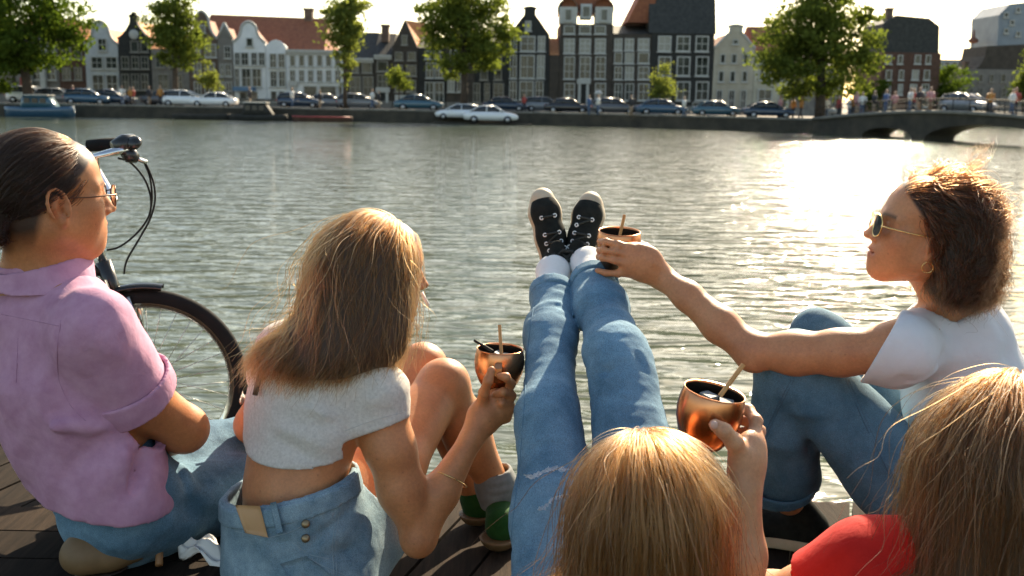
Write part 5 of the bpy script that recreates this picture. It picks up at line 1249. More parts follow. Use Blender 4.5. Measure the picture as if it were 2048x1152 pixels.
# black sneaker with a pale sole, far foot with purple sock
def low_shoe(heel, toe, par, org, w_=.046):
    d = unit(toe-heel); q = Shape(); q.chain([heel+[0, 0, .03], heel+d*.12+[0, 0, .024], toe+[0, 0, .016]], [w_*.95, w_, w_*.78], .02, (HZ, .9)); q.rc(heel+[0, 0, .05], heel+d*.03+[0, 0, .085], w_*.9, w_*.85, .02); q.cut(np.array([0, 0, heel[2]+.004]), [0, 0, -1]); o = shape_mesh('sneaker', q, .004, M_blk, par, origin=org)
    q = Shape(); q.chain([heel+[0, 0, .0], heel+d*.12, toe], [w_*1.08, w_*1.12, w_*.92], .02); q.cut(np.array([0, 0, heel[2]+.022]), [0, 0, 1]); q.cut(np.array([0, 0, heel[2]-.006]), [0, 0, -1]); shape_mesh('shoe_sole', q, .0036, M_rub, o, origin=org); return o
hl3 = G(1618, 1088, .012); low_shoe(hl3, hl3+unit([-.93, .35, 0])*.215, P3, O3)
q = Shape(); q.chain([ra3+[0, 0, .02], ra3+[-.03, .0, -.05]], [.045, .045], .01); shape_mesh('sock', q, .004, M_purple, P3, origin=O3)
hf3 = np.array([ra3[0]+.02, ra3[1], .014]); low_shoe(hf3, hf3+unit([-.93, .35, 0])*.2, P3, O3)

# ------------------------------------------------------------------ person lying back, legs up (long blond hair)
O4 = np.array([.2, 1.6, 0.0]); h4c, h4R = A(1288, 1012, 1.40), frame(4, 18)
pl4 = np.array([.20, 1.60, .13]); nb4 = h4c+np.array([-.005, -.05, -.14])
lh4, lk4, la4 = np.array([.115, 1.63, .16]), A(1098, 830, 1.98), A(1106, 545, 2.46); rh4, rk4, ra4 = np.array([.275, 1.63, .17]), A(1236, 722, 2.04), A(1176, 528, 2.46)
wr4, el4 = A(1489, 985, 1.462), A(1478, 1240, 1.45)
b = head_shape(h4c, h4R, .98); b.chain([h4c+h4R @ np.array([-.03, 0, -.05]), nb4], [.052, .056], .03); b.chain([nb4, (nb4+pl4)/2+[0, .02, -.03], pl4], [.09, .11, .125], .05)
rs4 = nb4+np.array([.16, 0, -.05]); b.rc(nb4, rs4, .06, .055, .03); b.chain([rs4, el4], [.05, .04], .03); b.chain([nb4, nb4+[-.16, 0, -.05], nb4+[-.2, .05, -.28]], [.06, .055, .035], .03)
b.chain([el4, A(1484, 1110, 1.455), wr4], [.036, .034, .0235], .02)
b.chain([lh4, lk4, la4], [.075, .05, .034], .03); b.chain([rh4, rk4, ra4], [.075, .05, .034], .03)
# right hand: thumb over the near side, fingers behind the mug
b.chain([wr4, A(1494, 935, 1.475), A(1500, 898, 1.49)], [.0235, .030, .030], .02, (unit([-.6, .75, 0]), .62))
finger(b, [A(1482, 915, 1.468), A(1468, 884, 1.452), A(1448, 862, 1.444), A(1430, 850, 1.446)], .0150, .0098, .012)
finger(b, [A(1508, 878, 1.50), A(1512, 842, 1.518), A(1497, 820, 1.545), A(1474, 818, 1.558)], .0108, .0082, .008)
finger(b, [A(1514, 893, 1.512), A(1518, 862, 1.532), A(1500, 842, 1.556), A(1476, 840, 1.564)], .0108, .0082, .006)
finger(b, [A(1515, 908, 1.518), A(1516, 884, 1.538), A(1498, 866, 1.555), A(1474, 864, 1.558)], .0102, .0080, .006)
finger(b, [A(1508, 926, 1.52), A(1506, 904, 1.538), A(1488, 890, 1.548), A(1468, 886, 1.548)], .0092, .0072, .006)
P4 = shape_mesh('person', b, .0039, M_skin4, color=body_tint(h4c, h4R, .98, [(A(1515, 890, 1.5), .03)], (.35, .3, .25)), origin=O4, lo=np.array([-.2, 1.1, -.02]), hi=np.array([.6, 2.6, .78])); P4.location = O4
tag(P4, 'person with straight blond hair leaning back with both legs raised over the water', 'person', 'friends sitting on the deck')
q = Shape(); q.el(A(1428, 850, 1.438), [.006, .004, .007], 0); shape_mesh('thumb_nail', q, .0015, M_nail, P4, origin=O4)
def leg_cloth(hip, knee, ank, rs, seed, name, dist=()):
    s = Shape(); ax = unit(ank-knee); mid = knee+(ank-knee)*.5
    s.chain([hip, hip+(knee-hip)*.5, knee, mid, ank+ax*.05], rs, .04)
    u = unit(ank-hip); a1 = unit(np.cross(u, HZ)); a2 = np.cross(u, a1); M = np.stack([u*1.9, a1*.75, a2*.75], 1)
    for a, c_, r, dp in dist: s.fold(a, c_, r*.66, dp*.95)
    s.noise(9, .006, M, seed, region=(knee, .34)); s.noise(16, .004, M, seed+3, region=(ank+(knee-ank)*.3, .2)); s.noise(34, .0018, M, seed+1); s.noise(5, .003, M, seed+5)
    s.shell = .015; s.cut(ank-ax*.088, ax, ank, .18)
    return s, ax
s, ax = leg_cloth(lh4, lk4, la4, [.110, .086, .060, .053, .049], 71, 'jeans', [(A(1060, 760, 1.9), A(1160, 800, 1.95), .016, .012), (A(1062, 735, 1.95), A(1160, 750, 2.0), .014, -.010), (A(1060, 700, 2.0), A(1130, 720, 2.05), .016, .010), (A(1050, 840, 1.8), A(1140, 790, 1.9), .015, .010), (A(1045, 900, 1.75), A(1120, 850, 1.8), .016, -.008), (A(1045, 950, 1.7), A(1110, 940, 1.7), .010, .008), (A(1040, 1010, 1.65), A(1120, 965, 1.66), .014, -.009), (A(1075, 640, 2.2), A(1150, 660, 2.2), .014, .007), (A(1110, 700, 2.02), A(1155, 760, 1.95), .012, .010), (A(1070, 780, 1.88), A(1120, 770, 1.9), .010, -.008), (A(1090, 610, 2.25), A(1140, 600, 2.25), .012, -.006), (A(1060, 880, 1.76), A(1150, 860, 1.78), .012, .008)])
s2, ax2_ = leg_cloth(rh4, rk4, ra4, [.112, .088, .061, .054, .050], 81, 'jeans', [(A(1195, 740, 1.95), A(1290, 760, 2.0), .016, .012), (A(1190, 700, 2.0), A(1280, 715, 2.0), .014, -.010), (A(1190, 660, 2.1), A(1255, 680, 2.1), .016, .009), (A(1200, 800, 1.85), A(1310, 790, 1.9), .018, .012), (A(1180, 620, 2.2), A(1240, 630, 2.2), .012, -.007), (A(1205, 765, 1.92), A(1260, 790, 1.9), .010, -.008), (A(1260, 700, 2.0), A(1300, 745, 1.95), .012, .010), (A(1215, 840, 1.82), A(1330, 830, 1.84), .014, .010), (A(1165, 590, 2.28), A(1215, 600, 2.28), .010, .006)])
jj = Shape(); jj.group(s, .004); jj.group(s2, .004); hp4 = Shape(); hp4.chain([lh4+[0, -.02, -.02], rh4+[0, -.02, -.02]], [.125, .125], .04); jj.group(hp4, .03)
F_j4 = jj; jj4 = shape_mesh('jeans', jj, .0052, M_den2, P4, color=ones, origin=O4, lo=np.array([-.12, 1.45, .0]), hi=np.array([.5, 2.56, .8]))
for (ank, ax_, r0, nm) in ((la4, ax, .051, 'trouser_cuff'), (ra4, ax2_, .052, 'trouser_cuff')):
    q = Shape(); ank = ank-ax_*.088; q.rc(ank-ax_*.05, ank+ax_*.01, r0+.005, r0+.004, 0); q.noise(18, .003, seed=5); q.shell = .011; q.cut(ank-ax_*.030, -ax_); q.cut(ank+ax_*.003, ax_); shape_mesh(nm, q, .004, M_den2, jj4, color=ones, origin=O4)
# rip threads on the thigh
rg = np.random.default_rng(4); pt = []
for (x0, y0, x1, y1, ln_) in ((1048, 952, 1140, 934, 60), (1072, 1020, 1135, 985, 40)):
    for k in range(ln_):
        u = rg.random()*.86; sp_ = .10+.08*rg.random(); row = []
        for i in range(4):
            v = u+sp_*i/3; row.append(A(x0+(x1-x0)*v+rg.normal()*1.0, y0+(y1-y0)*v+4*math.sin(8*v)+rg.normal()*2.2, 1.66))
        pt.append(row)
onto = drop_rays
pt = np.array(pt); fl = onto(s, pt.reshape(-1, 3), .003); strands('rip_threads', fl.reshape(pt.shape), .0011, M_thr, jj4, origin=O4)
# socks and canvas high shoes, soles away from the viewer
def sneaker4(ank, heel, toe, dorsal, par, side):
    d = unit(toe-heel); n_ = unit(dorsal-d*(d @ dorsal)); w_ = np.cross(d, n_); Lf = np.linalg.norm(toe-heel)
    q = Shape(); q.chain([ank+(ank-heel)*.0, ank-unit(ank-heel)*.03], [.040, .042], .01); o_s = Shape(); kn = lk4 if side < 0 else rk4; o_s.chain([ank+(kn-ank)*.27, ank, heel+n_*.05+d*.02], [.040, .038, .040], .02)
    for k in range(3): o_s.fold(ank+w_*.05+unit(ank-kn)*(.01*k-.01), ank-w_*.05+unit(ank-kn)*(.01*k-.01), .004, .002)
    shape_mesh('sock', o_s, .0036, M_sockw, par, origin=O4)
    up = Shape(); up.chain([heel+n_*.035+d*.01, heel+d*Lf*.45+n_*.032, heel+d*Lf*.74+n_*.022, toe-d*.03+n_*.016], [.034, .034, .034, .026], .02); up.rc(heel+n_*.04+d*.01, heel+n_*.085+d*.03, .036, .040, .02)
    tongue_c = heel+n_*.085+d*.05
    up.el(ank+unit(ank-kn)*-.006, [.033]*3, .006, mode='s') if False else None
    up.cut(heel+n_*.004, -n_); o = shape_mesh('sneaker', up, .0034, M_blk, par, origin=O4)
    so_ = Shape(); so_.chain([heel, heel+d*Lf*.45, heel+d*Lf*.74, toe-d*.028], [.038, .036, .039, .030], .02); so_.cut(heel+n_*.030, n_); so_.cut(heel-n_*.006, -n_); shape_mesh('shoe_sole', so_, .0034, M_rub, o, origin=O4)
    tc_ = Shape(); tc_.el(toe-d*.030+n_*.018, [.027, .027, .027], 0); tc_.chain([toe-d*.05+n_*.02, toe-d*.026+n_*.014], [.0305, .028], .01); tc_.cut(heel+d*(Lf*.755), -d); tc_.cut(heel+n_*.012, -n_); shape_mesh('toe_cap', tc_, .0032, M_rub, o, origin=O4)
    def dorsal_pt(t, v, lift=.002):
        p = heel+d*Lf*t+n_*.16+w_*v; 
        for _ in range(80):
            dv = float(up.eval(p[None])[0])
            if dv < lift: break
            p = p-n_*max(.0012, dv*.8)
        return p
    eye = {}
    for k in range(5):
        for sd in (-1, 1):
            p = dorsal_pt(.26+.098*k, sd*(.0195-.0006*k)); eye[k, sd] = p
            nn = unit(n_+w_*sd*.45); m = MB(); M_ = Matrix.Translation(Vector(p-O4)) @ Vector(nn).to_track_quat('Z', 'Y').to_matrix().to_4x4()
            m.lathe([(.0026, .001), (.0030, .0022), (.0048, .0024), (.0056, .0005), (.0056, -.002)], 14, M_); m.build('eyelet', plain('eyelet_metal', (.72, .72, .70), .35), o)
    m = MB()
    for k in range(5):
        a_, b_ = eye[k, -1], eye[k, 1]; mid = dorsal_pt(.26+.098*k, 0, .004); m.tube([a_-O4, (a_+mid)/2+n_*.003-O4, mid+n_*.002-O4, (b_+mid)/2+n_*.003-O4, b_-O4], .0028, 6)
        if k < 4:
            c_ = eye[k+1, 1]; mid = dorsal_pt(.309+.098*k, 0, .005); m.tube([a_-O4, mid-O4, c_-O4], .0026, 6)
    kn0 = dorsal_pt(.22, 0, .006)
    for sd in (-1, 1):
        m.tube([kn0-O4, kn0+w_*sd*.03+n_*.018-d*.006-O4, kn0+w_*sd*.046+n_*.010-d*.028-O4, kn0+w_*sd*.028+n_*.006-d*.030-O4, kn0+n_*.004-O4], .0026, 6)
        m.tube([kn0-O4, kn0+w_*sd*.022+n_*.012-d*.03-O4, kn0+w_*sd*.034+n_*.0-d*.07-O4], .0024, 6)
    m.build('lace', plain('dark_lace', (.03, .032, .028), .9), o)
    tg = Shape(); tg.chain([kn0-n_*.006+d*.01, ank*.45+kn0*.55+n_*.004], [.020, .022], .01, (n_, .4)); shape_mesh('tongue', tg, .0034, M_blk, o, origin=O4)
cdir = lambda p: unit(np.array([0, 0, CAMZ])-p)
for (ank, hx, hy, tx, ty, sd) in ((la4, 1116, 553, 1080, 380, -1), (ra4, 1150, 552, 1186, 388, 1)):
    heel = A(hx, hy, 2.585); toe = A(tx, ty, 2.64); sneaker4(ank, heel, toe, cdir(toe)+np.array([0, 0, .55]), P4, sd)

# ------------------------------------------------------------------ person in the red top at the frame corner
O5 = np.array([.70, 1.42, 0.0]); h5c, h5R = A(2018, 905, 1.45), frame(20, -6)
nb5 = h5c+np.array([-.01, -.04, -.15]); ls5 = A(1735, 1142, 1.46); rs5 = nb5+np.array([.18, .0, -.05])
b = head_shape(h5c, h5R, 1.0); b.chain([h5c+h5R @ np.array([-.03, 0, -.05]), nb5], [.052, .058], .03); b.chain([nb5, nb5+[0, -.02, -.2], np.array([.70, 1.42, .12])], [.10, .12, .14], .05, (np.array([0, 1., 0]), .75)); b.rc(nb5, ls5, .06, .056, .04); b.rc(nb5, rs5, .06, .056, .04)
el5 = A(1560, 1185, 1.50); b.chain([ls5, A(1618, 1190, 1.50), A(1540, 1200, 1.58), A(1560, 1260, 1.7)], [.052, .045, .042, .03], .03)
P5 = shape_mesh('person', b, .006, M_skin4, color=body_tint(h5c, h5R, 1.0, (), (.35, .3, .25)), origin=O5); P5.location = O5
tag(P5, 'person in red top with long blond hair, seen from behind at the corner', 'person', 'friends sitting on the deck')
s = Shape(); s.chain([nb5-[0, 0, .04], nb5+[0, -.02, -.2], np.array([.70, 1.42, .14])], [.115, .15, .17], .05, (np.array([0, 1., 0]), .8)); s.rc(nb5-[0, 0, .015], ls5, .088, .078, .06); s.rc(nb5-[0, 0, .015], rs5, .075, .078, .06); q = Shape(); e5 = A(1618, 1190, 1.50); q.rc(ls5, e5, .074, .070, .03); s.group(q, .03)
s.fold(A(1712, 1152, 1.38), A(1752, 1052, 1.40), .005, .005); s.fold(A(1640, 1152, 1.42), A(1712, 1090, 1.40), .010, .006); s.fold(A(1600, 1150, 1.44), A(1690, 1075, 1.42), .010, -.004); s.fold(A(1640, 1140, 1.38), A(1760, 1075, 1.36), .014, .005); s.fold(A(1690, 1150, 1.36), A(1745, 1062, 1.36), .012, -.004); s.noise(9, .005, seed=91); s.noise(28, .0012, seed=92); s.shell = .013
s.cut(e5-unit(e5-ls5)*.012, unit(e5-ls5), e5, .12); s.cut(nb5+[0, 0, .01], [0, 0, 1.0], nb5, .12)
shape_mesh('red_top', s, .006, M_red, P5, origin=O5)
# ------------------------------------------------------------------ stitched seams laid on the cloth
M_sblue = plain('denim_stitch', (.055, .11, .16), .9); M_spale = plain('pale_denim_stitch', (.26, .34, .38), .9); M_spink = plain('pink_stitch', (.44, .22, .33), .9); M_sgrey = plain('grey_stitch', (.50, .47, .44), .9)
def seam(px, surf, mat, par, org, r=.0008, lift=.0006, twin=0, n=40):
    P0 = np.array(px, float); tt = np.linspace(0, len(P0)-1, n); X = np.interp(tt, range(len(P0)), P0[:, 0]); Y_ = np.interp(tt, range(len(P0)), P0[:, 1])
    for _ in range(10): X[1:-1] = (X[:-2]+2*X[1:-1]+X[2:])/4; Y_[1:-1] = (Y_[:-2]+2*Y_[1:-1]+Y_[2:])/4
    for k in range(2 if twin else 1):
        pts = drop_rays(surf, np.array([A(x+k*twin, y, 1.0) for x, y in zip(X, Y_)]), lift)
        if np.linalg.norm(np.diff(pts, axis=0), axis=1).max() > .12: continue
        m_ = MB(); m_.tube([Vector(p-org) for p in pts], r, 5); m_.build('seam', mat, par)
seam([(122, 640), (113, 700), (116, 760), (140, 812), (172, 842)], F_shirt, M_spink, sh1, O1)
seam([(2, 628), (60, 640), (118, 652)], F_shirt, M_spink, sh1, O1)
seam([(36, 676), (34, 720), (32, 765)], F_shirt, M_spink, sh1, O1)
seam([(690, 862), (730, 846), (770, 834), (808, 824)], F_crop, M_sgrey, ct2, O2)
seam([(505, 846), (550, 890), (605, 920), (670, 910), (728, 884)], F_crop, M_sgrey, ct2, O2)
seam([(1736, 668), (1752, 700), (1772, 728), (1786, 744)], F_tee, M_sgrey, st3, O3)
seam([(1690, 756), (1730, 850), (1770, 930), (1806, 1010)], F_j3, M_sblue, j3, O3, twin=6)
seam([(1582, 760), (1556, 810), (1532, 860), (1516, 910)], F_j3, M_sblue, j3, O3, twin=6)
seam([(1068, 610), (1056, 680), (1052, 760), (1046, 840), (1040, 920), (1030, 1000), (1022, 1080)], F_j4, plain('mid_denim_stitch', (.085, .19, .28), .9), jj4, O4)
seam([(470, 1062), (530, 1078), (590, 1062), (650, 1020), (700, 985)], F_short, M_spale, so2, O2, twin=0)
seam([(690, 965), (672, 1030), (664, 1090), (668, 1150)], F_short, M_spale, so2, O2, twin=6)
seam([(580, 1082), (620, 1110), (660, 1118)], F_short, M_spale, so2, O2)
seam([(560, 1130), (590, 1120), (612, 1112), (640, 1130), (690, 1150)], F_short, M_spale, so2, O2)
print('bodies', round(time.time()-T0, 1))
# ================================================================== HAIR
def head_frame(c, R, sc):
    cc = c+R @ (np.array([-.016, 0, .032])*sc); r = np.array([.094, .076, .087])*sc; return cc, r
HAIRLINE = (np.array([-.12, -.04, -.015, .012, .035, .055, .072, .10]), np.array([-.075, -.065, -.01, .012, .035, .062, .080, .10]))
def hair_set(person, name, c, R, sc, n, mat, dark, O, flow, steps, ds, lift, clump, ck, rg, coll=(), wave=None, strand_r=.0005, fly=160, line=HAIRLINE, keepx=None, vol=True, jit=.15, thr=.22, zmin=None, zvar=.012):
    cc, r = head_frame(c, R, sc)
    off = np.array([-.016, 0, .032])*sc
    def keep(q):
        x = q+off; k = x[:, 2]/sc > np.interp(x[:, 0]/sc, line[0], line[1])
        return k if keepx is None else k & keepx(x/sc)
    roots, nrm, q = scalp_roots(cc, R, r*.99, n, rg, keep)
    lf = lift[0]+(lift[1]-lift[0])*rg.random(n)**.8
    D0 = flow(roots, nrm, 0.0)*.8+nrm*.5
    cl = [(cc, r, R)]+list(coll)
    paths = grow(roots, D0, steps, ds*(1-.22*rg.random(n)**2), flow, cl, rg, lf, clump, ck, jit)
    if wave is not None: paths = waves(paths, wave[0], wave[1], rg, wave[2], wave[3])
    if zmin is not None:      # blunt ends
        zz = paths[:, :, 2]; L_ = np.where(zz < zmin+(vnoise(roots*70, 9)*zvar+rg.normal(size=n)*zvar*.45)[:, None], np.arange(steps+1)[None], steps).min(1); L_ = np.maximum(L_, 4)
        tt = np.linspace(0, 1, steps+1)[None]*L_[:, None]; i0 = np.minimum(tt.astype(int), steps-1); fr = (tt-i0)[..., None]; ar = np.arange(n)[:, None]
        paths = paths[ar, i0]*(1-fr)+paths[ar, i0+1]*fr
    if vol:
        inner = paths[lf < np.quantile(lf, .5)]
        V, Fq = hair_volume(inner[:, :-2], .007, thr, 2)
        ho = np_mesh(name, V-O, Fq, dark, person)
    else: ho = person
    shd = np.clip(.5+.55*vnoise(roots*60, 3)+.45*vnoise(roots*150, 5), 0, 1)
    strands('hair_strands', paths, strand_r, mat, ho, origin=O, shade=shd)
    if fly:
        k = rg.choice(n, fly, replace=False); fp = paths[k].copy(); t = np.linspace(0, 1, fp.shape[1])[None, :, None]
        fp = fp+(nrm[k][:, None]*.014+rg.normal(size=(fly, 1, 3))*.013)*t**.7*(.3+1.9*rg.random((fly, 1, 1))**2)
        fp = waves(fp, .014, 1.8, rg, .8); strands('flyaway_hair', fp, strand_r*.62, mat, ho, origin=O)
    return ho
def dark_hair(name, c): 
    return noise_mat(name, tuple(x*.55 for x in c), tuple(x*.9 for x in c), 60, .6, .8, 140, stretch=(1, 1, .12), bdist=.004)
def ES(c, r, R=None): return (np.asarray(c, float), np.asarray(r, float), np.eye(3) if R is None else R)
def nrmz(d): return d/np.maximum(np.linalg.norm(d, axis=1)[:, None], 1e-6)

# slicked-back dark hair gathered behind the neck
rg = np.random.default_rng(11); M_h1 = hair_material('dark_brown_hair', (.016, .0065, .003), .24, .4)
tie1 = h1c+h1R @ np.array([-.115, .0, -.035])
def fl1(P, D, t):
    to = tie1-P; dist = np.linalg.norm(to, axis=1)[:, None]; w = np.clip((dist-.02)/.05, 0, 1)
    return nrmz(to)*w*1.2+np.array([-.12, -.02, -1.0])*(1-w)*1.0
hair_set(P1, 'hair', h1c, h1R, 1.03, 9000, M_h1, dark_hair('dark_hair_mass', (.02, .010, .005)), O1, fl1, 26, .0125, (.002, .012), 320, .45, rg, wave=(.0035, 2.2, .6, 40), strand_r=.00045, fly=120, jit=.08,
         line=(np.array([-.12, -.045, -.02, .0, .02, .045, .066, .10]), np.array([-.075, -.07, -.012, .022, .026, .048, .070, .10])))
# long light-brown hair with a loose wave
rg = np.random.default_rng(12); M_h2 = hair_material('light_brown_hair', (.118, .041, .0105), .30, .40, .6)
pc2 = h2c+h2R @ np.array([.0, 0, .10])
def fl2f(P, D, t):
    q = (P-h2c) @ h2R; up = np.clip(q[:, 2]/.09, 0, 1)[:, None]; fr = np.clip((q[:, 0]+.02)/.05, 0, 1)[:, None]
    side = np.clip(q[:, 1]/.012, -1, 1)[:, None]*h2R[:, 1][None]
    low = np.clip(-q[:, 2]/.12, 0, 1)[:, None]
    return side*up*(.35+.5*fr)+np.array([-.05, -.17, -1.0])*(1.3-.6*up)-h2R[:, 0][None]*(up*(.7-.4*fr)+.02)+np.array([-.22, -.05, 0])*low
tor2 = [ES(sp2[3], [.10, .095, .09]), ES(sp2[2], [.125, .115, .15])]
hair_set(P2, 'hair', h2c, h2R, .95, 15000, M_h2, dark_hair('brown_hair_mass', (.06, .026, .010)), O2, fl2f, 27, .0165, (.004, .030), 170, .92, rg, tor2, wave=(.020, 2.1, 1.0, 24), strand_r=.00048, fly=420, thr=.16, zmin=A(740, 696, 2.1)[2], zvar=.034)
# wavy chin-length brown hair
rg = np.random.default_rng(13); M_h3 = hair_material('wavy_brown_hair', (.036, .0125, .0045), .26, .4, .5)
def fl3(P, D, t):
    q = (P-h3c) @ h3R; up = np.clip(q[:, 2]/.08, 0, 1)[:, None]; bk = np.clip((-q[:, 0]-.045)/.05, 0, 1)[:, None]
    return -h3R[:, 0][None]*(.95*up*(1-bk)+.22-.5*bk)+np.array([0, 0, -1.0])*(.25+1.0*(1-up)+.6*bk)+h3R[:, 1][None]*np.sign(q[:, 1])[:, None]*.55*up
tor3 = [ES(nb3-[0, 0, .10], [.16, .15, .10]), ES(lsh3, [.07]*3), ES(h3c+h3R @ np.array([-.062, 0, -.040]), [.066, .086, .072], h3R)]
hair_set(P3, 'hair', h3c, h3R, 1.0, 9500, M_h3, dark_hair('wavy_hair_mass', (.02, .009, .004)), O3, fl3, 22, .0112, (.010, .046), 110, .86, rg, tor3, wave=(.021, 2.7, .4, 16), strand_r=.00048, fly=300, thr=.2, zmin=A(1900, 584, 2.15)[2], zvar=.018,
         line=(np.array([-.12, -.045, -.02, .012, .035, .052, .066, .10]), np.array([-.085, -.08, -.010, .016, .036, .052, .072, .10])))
# straight blond hair seen from above and behind
rg = np.random.default_rng(14); M_h4 = hair_material('blond_hair', (.135, .054, .016), .28, .40, .6)
def fl4(P, D, t):
    q = (P-h4c); sd = np.sign(q[:, 0]+.012)[:, None]; up = np.clip((q[:, 2]-.02)/.10, 0, 1)[:, None]
    out = nrmz(np.stack([q[:, 0]+.012, q[:, 1]-.03, np.zeros(len(q))], 1))
    return out*up*.9+np.array([0, -.02, -1.0])*(1.15-.7*up)
tor4 = [ES(nb4+[0, 0, -.08], [.18, .11, .09])]
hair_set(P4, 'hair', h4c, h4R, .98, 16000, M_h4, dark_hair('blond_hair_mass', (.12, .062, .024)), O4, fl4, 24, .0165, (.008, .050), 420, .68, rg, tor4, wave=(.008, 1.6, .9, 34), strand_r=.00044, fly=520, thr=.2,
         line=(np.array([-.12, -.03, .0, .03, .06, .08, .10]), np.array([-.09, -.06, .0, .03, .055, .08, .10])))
rg = np.random.default_rng(15); M_h5 = hair_material('dark_blond_hair', (.070, .026, .0075), .28, .40, .6)
def fl5(P, D, t):
    q = (P-h5c); up = np.clip((q[:, 2]-.01)/.10, 0, 1)[:, None]
    out = nrmz(np.stack([q[:, 0]-.02, q[:, 1]-.03, np.zeros(len(q))], 1))
    return out*up*.9+np.array([-.03, -.02, -1.0])*(1.15-.65*up)
tor5 = [ES(nb5+[0, 0, -.10], [.2, .13, .09])]
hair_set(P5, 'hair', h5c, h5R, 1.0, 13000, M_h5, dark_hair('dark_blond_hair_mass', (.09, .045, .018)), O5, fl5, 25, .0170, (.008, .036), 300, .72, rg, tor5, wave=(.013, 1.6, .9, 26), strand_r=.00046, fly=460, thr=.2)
print('hair', round(time.time()-T0, 1))

# ================================================================== PROPS
def copper():
    m, n, b = mat_new('copper'); tc = N(n, 'ShaderNodeTexCoord')
    nz = N(n, 'ShaderNodeTexNoise', Scale=35.0, Detail=4.0); L(n, tc.outputs['Object'], nz.inputs[0])
    rp = N(n, 'ShaderNodeValToRGB'); rp.color_ramp.elements[0].color = (.42, .15, .06, 1); rp.color_ramp.elements[1].color = (.80, .36, .18, 1); L(n, nz.outputs[0], rp.inputs[0]); L(n, rp.outputs[0], b.inputs['Base Color'])
    b.inputs['Metallic'].default_value = 1.0; b.inputs['Roughness'].default_value = .27
    n2 = N(n, 'ShaderNodeTexNoise', Scale=90.0, Detail=2.0); mp = N(n, 'ShaderNodeMapping'); mp.inputs['Scale'].default_value = (1, 1, .15); L(n, tc.outputs['Object'], mp.inputs[0]); L(n, mp.outputs[0], n2.inputs[0])
    bp = N(n, 'ShaderNodeBump', Strength=.12, Distance=.002); L(n, n2.outputs[0], bp.inputs['Height']); L(n, bp.outputs[0], b.inputs['Normal']); return m
M_cop2 = copper(); M_dark_in = noise_mat('dark_tin_lining', (.035, .03, .025), (.08, .065, .05), 20, .35, metallic=.8)
def liquid():
    m, n, b = mat_new('cola_drink'); b.inputs['Base Color'].default_value = (.02, .012, .008, 1); b.inputs['Roughness'].default_value = .04; b.inputs['IOR'].default_value = 1.33
    tc = N(n, 'ShaderNodeTexCoord'); nz = N(n, 'ShaderNodeTexNoise', Scale=60.0); L(n, tc.outputs['Object'], nz.inputs[0]); bp = N(n, 'ShaderNodeBump', Strength=.2, Distance=.003); L(n, nz.outputs[0], bp.inputs['Height']); L(n, bp.outputs[0], b.inputs['Normal']); return m
M_liq = liquid()
m_, n_, b_ = mat_new('ice'); b_.inputs['Base Color'].default_value = (.75, .80, .80, 1); b_.inputs['Roughness'].default_value = .12; b_.inputs['Transmission Weight'].default_value = .6; b_.inputs['IOR'].default_value = 1.31; M_ice = m_
M_straw = noise_mat('reed_straw', (.52, .24, .08), (.64, .33, .13), 60, .6); M_bstraw = plain('black_straw', (.012, .014, .013), .4)
